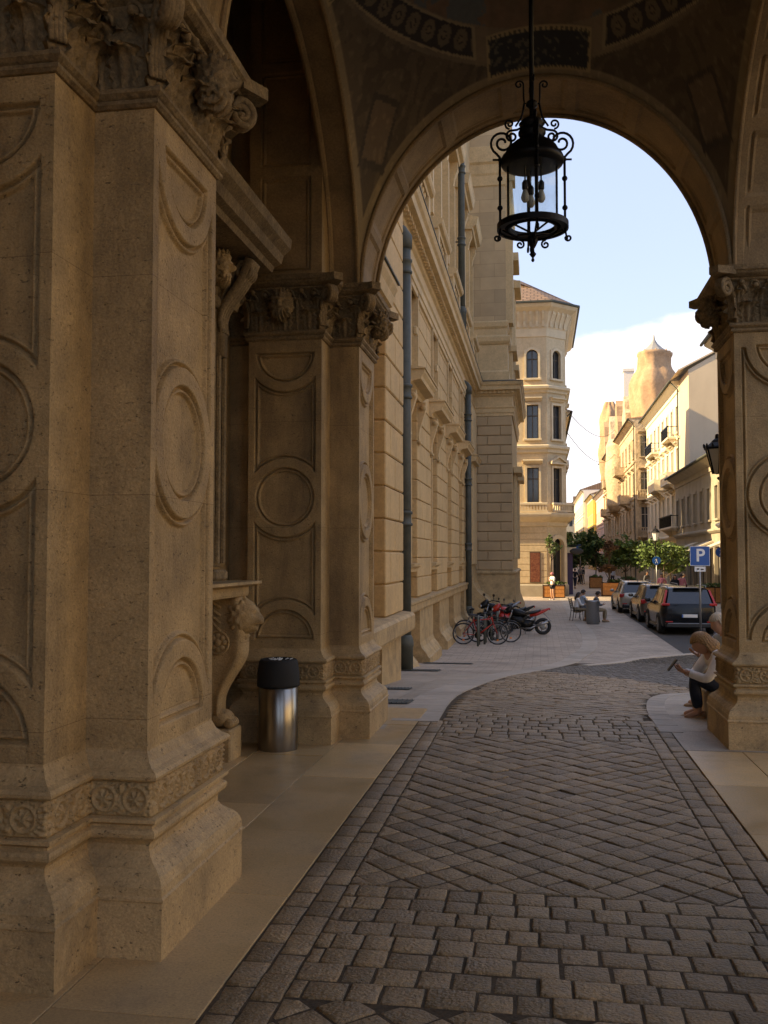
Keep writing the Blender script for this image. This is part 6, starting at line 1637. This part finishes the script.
tree('slender small tree in the planter before the arched doorway', (.72, 63.9, GS + .75), 3.3, .62, 5, None, 1.7, 420, ls=.09)
planter('wide orange planter with greenery behind the seated group', (5.35, 67.5, GS), 2.3, 1.0, .95)
tree('brown dried columnar shrub rising from the wide planter', (4.75, 67.5, GS + .85), 3.2, .55, 12, M['leaf_brown'], .3, 1500, 'shrub', None, 'columnar_shrub')
planter('square orange planter standing farther down the pavement', (4.78, 84.5, GS), 1.1, 1.0, .95)
planter('orange planter partly hidden behind the right pier', (10.0, 58.0, GS), 2.2, .9, .95)
planter('orange planter behind the silver car at the café terrace', (6.9, 78, GS), 1.4, .9, .9)
tree('leafy green street tree left of the street lamp', (6.15, 71, GS), 4.3, 1.65, 21, None, 1.8, 3200)
tree('green street tree standing directly behind the parking sign lamp', (7.95, 64, GS), 3.7, 1.35, 22, None, 1.6, 2200)
tree('small green tree between the street lamp and the parking sign', (8.7, 66.5, GS), 3.4, 1.25, 23, None, 1.5, 2000)
tree('dark green tree beyond the round arrow sign', (4.2, 104, GS), 5.0, 2.1, 24, M['leaf_dark'], 1.6, 2600, ls=.2)
tree('dark green tree to the left of the brown shrub', (5.6, 98, GS), 4.9, 2.0, 25, M['leaf_dark'], 1.4, 2600, ls=.2)
tree('pale green tree farthest down the street', (4.6, 150, GS), 6.5, 2.2, 26, None, 2, 1800, ls=.3)
tree('dark bushy tree close to the shop fronts far on the left', (3.3, 112, GS), 4.2, 1.6, 27, M['leaf_dark'], 1.0, 1800, ls=.2)
# bollard like bin beside the bench
t = thing('steel_bollard_bin', 'grey metal street bin beside the seated group', 'bin', (2.10, 39.5, GS))
mb = MB(); mb.smooth = True; mb.lathe([(0, 0), (.24, 0), (.26, .03), (.26, .86), (.27, .88), (.27, .93), (.23, .94), (.20, .90), (0, .88)], 28); mb.build('bin_body', M['greymetal'], t, world=False)
# cafe chairs / bench
def chair(label, loc, rz):
    t = thing('slatted_chair', label, 'chair', loc, rz, 'slatted chairs of the seated group'); B = lambda mb, n, m: mb.build(n, m, t, world=False)
    mb = MB()
    for k in range(5): mb.box(-.22, .22, -.2 + k * .085, -.2 + k * .085 + .06, .43, .455, .005)
    B(mb, 'seat', M['iron'])
    mb = MB()
    for k in range(5): mb.box(-.22, .22, .215 + k * .02, .235 + k * .02, .52 + k * .085, .575 + k * .085, .005)
    B(mb, 'backrest', M['iron'])
    for s in (-1, 1):
        mb = MB(); mb.tube([(s * .21, -.2, 0), (s * .21, -.17, .43)], .014, 6); B(mb, 'leg', M['iron'])
        mb = MB(); mb.tube([(s * .21, .27, 0), (s * .21, .20, .45), (s * .21, .32, .98)], .014, 6); B(mb, 'leg', M['iron'])
    return t
chair('slatted chair of the woman with long dark hair', (1.55, 41.2, GS), R(105)); chair('slatted chair of the man behind, farther from the bin', (1.85, 42.6, GS), R(110)); chair('slatted chair hidden behind the grey street bin', (2.2, 40.7, GS), R(100))
# ------------------------------------------------------------------ people
def skin_mesh(name, joints, edges, radii, mats, parent, levels=2, flat=None, root='pelvis'):
    names = list(joints); idx = {n: i for i, n in enumerate(names)}
    me = bpy.data.meshes.new(name); me.from_pydata([joints[n] for n in names], [(idx[a], idx[b]) for a, b in edges], [])
    ob = bpy.data.objects.new(name, me); COL.objects.link(ob)
    ob.modifiers.new('skin', 'SKIN').use_smooth_shade = True
    sv = me.skin_vertices[0].data
    for n in names:
        r = radii[n]; sv[idx[n]].radius = r if hasattr(r, '__len__') else (r, r); sv[idx[n]].use_root = (n == root)
    s = ob.modifiers.new('sub', 'SUBSURF'); s.levels = s.render_levels = levels
    dg = bpy.context.evaluated_depsgraph_get(); m2 = bpy.data.meshes.new_from_object(ob.evaluated_get(dg)); bpy.data.objects.remove(ob); bpy.data.meshes.remove(me)
    m2.name = name; m2.materials.clear(); m2.materials.append(mats)
    o = bpy.data.objects.new(name, m2); COL.objects.link(o); o.parent = parent
    m2.polygons.foreach_set('use_smooth', [True] * len(m2.polygons))
    return o
def head_mesh(mb, c, fwd, up, s=1.):
    """face forward along fwd; about 0.23 m tall"""
    fwd = V(fwd).normalized(); up = V(up).normalized(); sd_ = up.cross(fwd).normalized(); up = fwd.cross(sd_).normalized()
    def fn(d, q):
        x, y, z = d.dot(sd_), d.dot(fwd), d.dot(up)
        wx = .076 * (1 - .22 * sstep(.0, -1, z)); wy = .096 * (1 - .10 * sstep(0, -1, z)); wz = .118
        r = 1.
        if y > 0:
            r += .26 * math.exp(-(x / .12) ** 2 - ((z + .08) / .17) ** 2) * y
            r -= .07 * math.exp(-((abs(x) - .32) / .16) ** 2 - ((z - .08) / .10) ** 2)
            r += .04 * math.exp(-(x / .25) ** 2 - ((z + .46) / .08) ** 2) + .06 * math.exp(-(x / .3) ** 2 - ((z + .85) / .2) ** 2)
            r -= .03 * math.exp(-(x / .2) ** 2 - ((z + .36) / .04) ** 2)
        r += .10 * math.exp(-((abs(x) - 1) / .12) ** 2 - (y / .18) ** 2 - ((z + .05) / .25) ** 2)
        return (sd_ * (x * wx) + fwd * (y * wy) + up * (z * wz)) * (r * s)
    mb.smooth = True; mb.sphere(tuple(c), 1, 26, 22, fn)
def hair_mesh(mb, c, fwd, up, kind='short', s=1.):
    fwd = V(fwd).normalized(); up = V(up).normalized(); sd_ = up.cross(fwd).normalized(); up = fwd.cross(sd_).normalized()
    s = s * (.97 if kind == 'bob' else 1)
    dz = {'short': -.10, 'bob': -.95, 'long': -1.5}[kind]
    def fn(d, q):
        x, y, z = d.dot(sd_), d.dot(fwd), d.dot(up)
        g = 1.08 + (.045 * math.sin(math.atan2(x, -y) * 23 + z * 4 + 2 * math.sin(z * 5)) + .03 * math.sin(math.atan2(x, -y) * 41)) * sstep(.95, .3, z)
        px, py, pz = x * .083 * g, y * .104 * g, z * .124 * g
        if y > .25 and z < .45: # open face
            k = sstep(.25, .5, y) * sstep(.45, .25, z); py -= .085 * k; px *= (1 - .15 * k)
        if kind != 'short' and z < .1:
            k = sstep(.1, -.6, z); pz = pz * (1 + .1 * k) - (.03 if kind == 'bob' else .13) * k; m = 1 + (.36 if kind == 'bob' else .1) * k
            px *= m * 1.1; py = py * m - .012 * k
            if y > 0: py *= .35
        if kind == 'short' and z < 0:
            pz = max(pz, -.05); 
            if y > 0: py *= .2
            px *= .92
        return (sd_ * px + fwd * py + up * pz) * s
    mb.smooth = True; mb.sphere(tuple(c), 1, 90, 40, fn)
def hand(mb, wrist, d, n, s=1., curl=.6, grip=False):
    """palm and five fingers; d = direction of the hand, n = palm normal"""
    w = V(wrist); d = V(d).normalized(); n = V(n).normalized(); sd_ = d.cross(n).normalized()
    mb.smooth = True
    rings = []
    for k, (a, ww, th) in enumerate(((0, .026, .020), (.03, .034, .019), (.06, .040, .017), (.088, .040, .014))):
        rings.append([tuple(w + d * a * s + sd_ * (ww * s * math.cos(t)) + n * (th * s * math.sin(t))) for t in [2 * PI * j / 12 for j in range(12)]])
    mb.loft(rings)
    for i, (off, L) in enumerate(((-.030, .068), (-.010, .078), (.010, .074), (.029, .058))):
        p = w + d * .082 * s + sd_ * off * s; dd = d.copy(); pts = [p]
        for j, fr in enumerate((.45, .32, .23)):
            dd = (dd + n * curl * (.5 + .3 * j)).normalized(); p = p + dd * L * fr * s; pts.append(p)
        mb.tube(pts, [.0095 * s, .009 * s, .008 * s, .006 * s], 8)
    p = w + d * .025 * s - sd_ * .030 * s; mb.tube([p, p + (-sd_ * .028 + d * .022 + n * .012) * s, p + (-sd_ * .036 + d * .050 + n * .03) * s], [.012 * s, .0105 * s, .008 * s], 8)
EDG = [('pelvis', 'belly'), ('belly', 'chest'), ('chest', 'neck0'), ('neck0', 'neck1')]
def person(label, loc, rz, pose='stand', top=None, legs=None, hair=None, hk='short', scale=1., cap=None, shoes=None, short_legs=False, sleeves=True, arms='down', lean=.0, group=None, detail=False, J=None, shirt_extra=None, headdir=None):
    """local frame: facing -Y"""
    t = thing('person', label, 'person', loc, rz, group); t.scale = (scale,) * 3
    j = {}
    if pose in ('stand', 'walk'):
        st = .0 if pose == 'stand' else .26
        j.update(pelvis=(0, 0, .93), belly=(0, -.01, 1.08), chest=(0, -.01, 1.28), neck0=(0, .0, 1.43), neck1=(0, -.01, 1.50))
        for s, n in ((-1, 'l'), (1, 'r')):
            f = st * s
            j[n + 'hip'] = (s * .09, 0, .88); j[n + 'knee'] = (s * .10, -.03 - f * .6, .49); j[n + 'ank'] = (s * .10, .02 - f + (.12 if f < 0 else 0), .09 if f >= 0 else .12); j[n + 'toe'] = (s * .115, -.14 - f + (.10 if f < 0 else 0), .035)
            j[n + 'sho'] = (s * .18, 0, 1.40)
            if arms == 'down': j[n + 'elb'] = (s * .23, .03 + f * .4, 1.13); j[n + 'wri'] = (s * .22, -.04 + f * .8, .90)
            else: j[n + 'elb'] = (s * .22, -.08, 1.14); j[n + 'wri'] = (s * .06, -.26, 1.32 if arms == 'photo' else 1.15)
        hc = V((0, -.02, 1.60)); hf = V((0, -1, -.05))
    else:
        L = lean
        j.update(pelvis=(0, .02, .50), belly=(0, .03 - L * .3, .64), chest=(0, .02 - L * .8, .84), neck0=(0, .02 - L * 1.2, .985), neck1=(0, .0 - L * 1.45, 1.05))
        for s, n in ((-1, 'l'), (1, 'r')):
            j[n + 'hip'] = (s * .095, 0, .49); j[n + 'knee'] = (s * .12, -.43, .50); j[n + 'ank'] = (s * .11, -.40, .09); j[n + 'toe'] = (s * .12, -.56, .035)
            j[n + 'sho'] = (s * .18, .02 - L * 1.1, .95); j[n + 'elb'] = (s * .22, -.08 - L * .8, .70); j[n + 'wri'] = (s * .08, -.30 - L * .4, .72)
        hc = V((0, -.02 - L * 1.6, 1.15)); hf = V((0, -1, -.35))
    if J: j.update(J)
    if J and 'head' in J: hc = V(j.pop('head'))
    if headdir: hf = V(headdir)
    R1 = dict(pelvis=(.145, .105), belly=(.125, .095), chest=(.145, .105), neck0=(.062, .06), neck1=(.052, .052))
    for n in 'lr': R1.update({n + 'hip': .085, n + 'knee': .056, n + 'ank': .038, n + 'toe': (.042, .028), n + 'sho': .062, n + 'elb': .042, n + 'wri': .029})
    E1 = list(EDG)
    for n in 'lr': E1 += [('pelvis', n + 'hip'), (n + 'hip', n + 'knee'), (n + 'knee', n + 'ank'), (n + 'ank', n + 'toe'), ('neck0', n + 'sho'), (n + 'sho', n + 'elb'), (n + 'elb', n + 'wri')]
    body = skin_mesh('body', j, E1, R1, M['skin'], t)
    # head and hands joined into the body mesh
    mb = MB(); head_mesh(mb, hc, hf, (0, 0, 1))
    for s, n in ((-1, 'l'), (1, 'r')):
        a, b = V(j[n + 'elb']), V(j[n + 'wri']); d = (b - a).normalized()
        nn = V((-s, 0, 0)) if pose in ('stand', 'walk') and arms == 'down' else V((-s * .5, 0, .85)); nn = (nn - d * nn.dot(d)).normalized()
        hand(mb, b, d, nn, 1., .35 if arms == 'down' else .75)
    tmp = mb.build('tmp', M['skin']); bm = bmesh.new(); bm.from_mesh(body.data); bm.from_mesh(tmp.data); bm.to_mesh(body.data); bm.free()
    body.data.polygons.foreach_set('use_smooth', [True] * len(body.data.polygons)); bpy.data.objects.remove(tmp)
    # clothes
    if top:
        jj = {k: j[k] for k in ('pelvis', 'belly', 'chest', 'neck0')}; rr = dict(pelvis=(.158, .12), belly=(.145, .115), chest=(.160, .122), neck0=(.075, .07)); ee = EDG[:3]
        for n in 'lr':
            jj[n + 'sho'] = j[n + 'sho']; jj[n + 'elb'] = j[n + 'elb']; rr[n + 'sho'] = .074; rr[n + 'elb'] = .056; ee = ee + [('neck0', n + 'sho'), (n + 'sho', n + 'elb')]
            if sleeves: jj[n + 'cuf'] = tuple(V(j[n + 'elb']).lerp(V(j[n + 'wri']), .86)); rr[n + 'cuf'] = .042; ee.append((n + 'elb', n + 'cuf'))
        skin_mesh('shirt', jj, ee, rr, top, t)
    if legs:
        jj = {'pelvis': j['pelvis']}; rr = dict(pelvis=(.155, .118)); ee = []
        for n in 'lr':
            jj[n + 'hip'] = j[n + 'hip']; rr[n + 'hip'] = .10; ee.append(('pelvis', n + 'hip'))
            if short_legs: jj[n + 'knee'] = tuple(V(j[n + 'hip']).lerp(V(j[n + 'knee']), .6)); rr[n + 'knee'] = .085; ee.append((n + 'hip', n + 'knee'))
            else:
                jj[n + 'knee'] = j[n + 'knee']; rr[n + 'knee'] = .07; jj[n + 'ank'] = tuple(V(j[n + 'ank']).lerp(V(j[n + 'knee']), .08)); rr[n + 'ank'] = .055; ee += [(n + 'hip', n + 'knee'), (n + 'knee', n + 'ank')]
        skin_mesh('trousers', jj, ee, rr, legs, t)
    for n in 'lr':
        a, b = V(j[n + 'ank']), V(j[n + 'toe']); d = V((b.x - a.x, b.y - a.y, 0)).normalized(); sd_ = V((-d.y, d.x, 0)); zb = min(a.z - .09, b.z - .035) 
        mb = MB(); mb.smooth = True
        rings = []
        for f, w_, h_ in ((-.07, .028, .05), (-.055, .038, .085), (0, .042, .075), (.08, .048, .055), (.15, .046, .042), (.185, .028, .03)):
            c = V((a.x, a.y, 0)) + d * f; rings.append([tuple(c + sd_ * (w_ * math.cos(q)) + V((0, 0, zb + h_ * .5 + h_ * .5 * math.sin(q)))) for q in [2 * PI * k / 12 for k in range(12)]])
        mb.loft(rings); mb.build('shoe', shoes or M['shoe'], t, world=False)
    if hair:
        mb = MB(); hair_mesh(mb, hc, hf, (0, 0, 1), hk); mb.build('hair', hair, t, world=False)
    if cap:
        mb = MB(); mb.smooth = True; f = hf.normalized()
        mb.sphere(tuple(hc + V((0, 0, .045))), (.098, .112, .09), 16, 10); mb.loft([[tuple(hc + V((x, -.08 - y, .055 - y * .15))) for x, y in ((-.08, 0), (-.06, .07), (0, .10), (.06, .07), (.08, 0))], [tuple(hc + V((x, -.08 - y, .045 - y * .15))) for x, y in ((-.08, 0), (-.06, .07), (0, .10), (.06, .07), (.08, 0))]], False, False)
        mb.build('cap', cap, t, world=False)
    return t, j
# seated woman with phone: local frame facing -Y, turned to face -X
Jw = dict(pelvis=(0, .02, .30), belly=(0, -.02, .42), chest=(0, -.12, .56), neck0=(0, -.20, .665), neck1=(0, -.25, .70), head=(0, -.30, .775),
          lhip=(-.09, 0, .30), lknee=(-.09, -.37, .44), lank=(-.08, -.32, .09), ltoe=(-.09, -.47, .035),
          rhip=(.09, 0, .30), rknee=(.09, -.42, .43), rank=(.08, -.36, .09), rtoe=(.09, -.51, .035),
          lsho=(-.175, -.17, .645), lelb=(-.21, -.33, .43), lwri=(-.07, -.47, .485), rsho=(.175, -.17, .645), relb=(.20, -.30, .43), rwri=(.06, -.48, .49))
WZ = gz(10.15)
t, j = person('blond woman in white blouse and dark trousers sitting by right pier with a phone', (1.92, 10.15, WZ - .02), R(-90 + 6), 'sit', M['shirt_white'], M['jeans'], M['hair_blond'], 'bob', 1.0, arms='phone', J=Jw, headdir=(0, -1, -.75))
mb = MB(); c = V((0.005, -.60, .555)); 
ph = thing('mobile_phone', 'dark mobile phone held in the hands of the blond seated woman', 'phone', (1.92, 10.15, WZ - .02), R(-90 + 6))
mb.m = Matrix.Translation(c) @ Matrix.Rotation(R(-38), 4, 'X'); mb.box(-.036, .036, -.004, .005, -.075, .075, .004); mb.build('case', M['blackplastic'], ph, world=False)
mb = MB(); mb.m = Matrix.Translation(c) @ Matrix.Rotation(R(-38), 4, 'X'); mb.box(-.032, .032, .0052, .0062, -.068, .068); mb.build('screen', M['darkglass'], ph, world=False)
Jp = dict(pelvis=(0, .02, .36), belly=(0, .0, .50), chest=(0, -.05, .66), neck0=(0, -.10, .79), neck1=(0, -.13, .85), head=(0, -.17, .94), lhip=(-.09, 0, .36), lknee=(-.10, -.40, .48), lank=(-.10, -.36, .09), ltoe=(-.11, -.5, .035), rhip=(.09, 0, .36), rknee=(.10, -.42, .48), rank=(.10, -.38, .09), rtoe=(.11, -.52, .035), lsho=(-.175, -.08, .76), lelb=(-.21, -.22, .54), lwri=(-.10, -.40, .60), rsho=(.175, -.08, .76), relb=(.21, -.22, .54), rwri=(.08, -.40, .62))
person('grey blond person in pale blue shirt sitting behind the blond woman', (2.16, 11.35, gz(11.35) + .012), R(-70), 'sit', M['shirt_blue'], M['khaki'], M['hair_grey'], 'short', 1.0, J=Jp)
# low stone step both of them sit on
mb = MB(); mb.box(1.66, 3.2, 9.32, 10.45, -.2, .235, .015); st_ = mb.build('stone_step', M['base_stone']); tag(recenter(st_), 'low stone step behind the right pier that the woman sits on', 'step')
mb = MB(); mb.box(2.0, 3.2, 11.15, 11.65, gz(11.4) - .1, gz(11.4) + .27, .02); st_ = mb.build('stone_bench', M['base_stone']); tag(recenter(st_), 'stone bench behind the right pier under the person in pale blue', 'bench')
# group on the chairs
person('woman with long dark hair in white top seated left of the street bin', (1.55, 41.2, GS), R(105), 'sit', M['shirt_white'], M['khaki'], M['hair_dark'], 'long', .95, lean=.03)
person('dark haired person in blue grey shirt seated farthest back in the group', (1.85, 42.6, GS), R(110), 'sit', M['shirt_blue'], M['grey_cloth'], M['hair_dark'], 'short', 1.0)
person('dark haired person in grey jacket seated right behind the street bin', (2.25, 40.7, GS), R(100), 'sit', M['grey_cloth'], M['khaki'], M['hair_dark'], 'short', 1.0, lean=.08)
person('standing person in pink cap, white shirt and dark shorts by the planter', (.78, 61.0, GS), R(-50), 'stand', M['shirt_white'], M['black_cloth'], M['hair_dark'], 'short', 1.0, cap=M['pink_cloth'], short_legs=True, sleeves=False, arms='photo', shoes=M['white'])
far = [((3.95, 96, GS), 20, 'walk', 'grey_cloth', 'black_cloth', 'person in grey walking far away under the arrow sign', 'short'), ((4.25, 98.2, GS), 190, 'walk', 'black_cloth', 'khaki', 'person in black walking far away beside the person in grey', 'short'),
       ((6.75, 92, GS), 0, 'stand', 'shirt_blue', 'jeans', 'person in pale blue shirt standing beyond the brown shrub', 'short'), ((7.1, 66, GS), 40, 'stand', 'grey_cloth', 'jeans', 'person in dark clothes standing behind the silver car', 'short'),
       ((7.35, 60.2, GS), -30, 'walk', 'pink_cloth', 'khaki', 'person in pink top walking behind the middle parked car', 'long'), ((7.35, 54.5, GS), 15, 'stand', 'black_cloth', 'black_cloth', 'woman in black dress standing behind the black parked car', 'long'),
       ((7.95, 56.2, GS), 200, 'stand', 'pink_cloth', 'jeans', 'person in rose top standing right of the woman in black', 'short'), ((8.9, 62, GS), 60, 'walk', 'grey_cloth', 'jeans', 'person in grey walking toward the low grey house', 'short'), ((3.0, 84, GS), 160, 'walk', 'black_cloth', 'jeans', 'person in black walking near the purple shop front', 'short')]
for loc, a, po, tp, lg, lb, hk in far:
    person(lb, loc, R(a), po, M[tp], M[lg], M['hair_dark'], hk, random.uniform(.96, 1.03), shoes=M['black_cloth'], group='people farther down the street')
# ------------------------------------------------------------------ light, sky, camera
SUN_EL = R(30); SUN_DIR = Vector((-1, -.17, 0)).normalized()
el = SUN_EL
vec = Vector((SUN_DIR.x * math.cos(el), SUN_DIR.y * math.cos(el), math.sin(el)))
sd = bpy.data.lights.new('sun', 'SUN'); sd.energy = 3.8; sd.angle = R(.6); sd.color = (1, .86, .66)
so = bpy.data.objects.new('sun', sd); COL.objects.link(so); so.rotation_euler = (-vec).to_track_quat('-Z', 'Y').to_euler()
wd = bpy.data.worlds.new('World'); sc.world = wd; wd.use_nodes = True
nt = wd.node_tree; N = nt.nodes; L = nt.links
bg = N['Background']; bg.inputs['Strength'].default_value = .15
sky = N.new('ShaderNodeTexSky'); sky.sky_type = 'NISHITA'; sky.sun_disc = False; sky.sun_elevation = SUN_EL
sky.sun_rotation = math.atan2(vec.x, vec.y) % (2 * PI)
sky.air_density = 1.0; sky.dust_density = 1.5; sky.ozone_density = 1.2
tc = N.new('ShaderNodeTexCoord')
# clouds: noise over the directions of the sky, thicker low over the street
mp = N.new('ShaderNodeMapping'); mp.inputs['Scale'].default_value = (1, 1, 2.2); mp.inputs['Location'].default_value = (CLX, CLY, CLZ) if 'CLX' in globals() else (0, 0, 0)
L.new(tc.outputs['Generated'], mp.inputs['Vector'])
n1 = N.new('ShaderNodeTexNoise'); n1.inputs['Scale'].default_value = 3.2; n1.inputs['Detail'].default_value = 9; n1.inputs['Roughness'].default_value = .56
L.new(mp.outputs[0], n1.inputs['Vector'])
def cdir(px, py):
    f = 950.; yaw = R(9.3); p = math.atan(45 / 950)
    fw = Vector((-math.sin(yaw) * math.cos(p), math.cos(yaw) * math.cos(p), math.sin(p))); rt = Vector((math.cos(yaw), math.sin(yaw), 0)); up = rt.cross(fw)
    return (fw * f + rt * (px - 384) + up * (512 - py)).normalized()
total = None
for px, py, rad, amp in ((650, 420, .125, .42), (700, 350, .10, .30), (600, 460, .10, .40), (590, 385, .07, .18), (610, 180, .20, -.12), (560, 520, .12, .2)):
    vd = cdir(px, py)
    sub = N.new('ShaderNodeVectorMath'); sub.operation = 'DISTANCE'; L.new(tc.outputs['Generated'], sub.inputs[0]); sub.inputs[1].default_value = vd
    r = N.new('ShaderNodeMapRange'); r.inputs['From Min'].default_value = rad; r.inputs['From Max'].default_value = 0; r.inputs['To Max'].default_value = amp; r.interpolation_type = 'SMOOTHSTEP'
    L.new(sub.outputs['Value'], r.inputs['Value'])
    if total is None: total = r.outputs['Result']
    else:
        ad = N.new('ShaderNodeMath'); ad.operation = 'ADD'; L.new(total, ad.inputs[0]); L.new(r.outputs['Result'], ad.inputs[1]); total = ad.outputs[0]
ad = N.new('ShaderNodeMath'); ad.operation = 'ADD'; L.new(total, ad.inputs[0]); L.new(n1.outputs['Fac'], ad.inputs[1])
cr = N.new('ShaderNodeMapRange'); cr.inputs['From Min'].default_value = .66; cr.inputs['From Max'].default_value = .74; cr.interpolation_type = 'SMOOTHSTEP'; L.new(ad.outputs[0], cr.inputs['Value'])
n2 = N.new('ShaderNodeTexNoise'); n2.inputs['Scale'].default_value = 9; n2.inputs['Detail'].default_value = 6; L.new(mp.outputs[0], n2.inputs['Vector'])
cm = N.new('ShaderNodeMix'); cm.data_type = 'RGBA'; cm.inputs['A'].default_value = (2.2, 2.5, 3.6, 1); cm.inputs['B'].default_value = (3.4, 3.7, 5.0, 1)
L.new(n2.outputs['Fac'], cm.inputs['Factor'])
# thin veil that whitens the blue
vm = N.new('ShaderNodeMix'); vm.data_type = 'RGBA'; vm.inputs['Factor'].default_value = .68; vm.inputs['B'].default_value = (1.45, 1.95, 4.0, 1); L.new(sky.outputs[0], vm.inputs['A'])
mx = N.new('ShaderNodeMix'); mx.data_type = 'RGBA'
L.new(vm.outputs['Result'], mx.inputs['A']); L.new(cm.outputs['Result'], mx.inputs['B']); L.new(cr.outputs['Result'], mx.inputs['Factor'])
L.new(mx.outputs['Result'], bg.inputs['Color'])

cam = bpy.data.cameras.new('camera'); co = bpy.data.objects.new('camera', cam); COL.objects.link(co); sc.camera = co
cam.sensor_fit = 'VERTICAL'; cam.sensor_height = 24; cam.lens = 950 / 1024 * 24; cam.clip_end = 4000; cam.clip_start = .05
co.location = (0, 0, 1.6)
fwd = cdir(384, 512); co.rotation_euler = fwd.to_track_quat('-Z', 'Y').to_euler()
sc.view_settings.view_transform = 'Standard'; sc.view_settings.look = 'None'; sc.view_settings.gamma = 1; sc.view_settings.exposure = EXPOSURE if 'EXPOSURE' in globals() else 0
sc.view_settings.use_white_balance = True; sc.view_settings.white_balance_temperature = 9100; sc.view_settings.white_balance_tint = 5
sc.cycles.use_denoising = True
try: sc.cycles.denoiser = 'OPENIMAGEDENOISE'
except Exception: pass
sc.cycles.max_bounces = 10; sc.cycles.diffuse_bounces = 6; sc.cycles.glossy_bounces = 3; sc.cycles.transparent_max_bounces = 12
sc.cycles.caustics_reflective = False; sc.cycles.caustics_refractive = False; sc.cycles.sample_clamp_indirect = 6
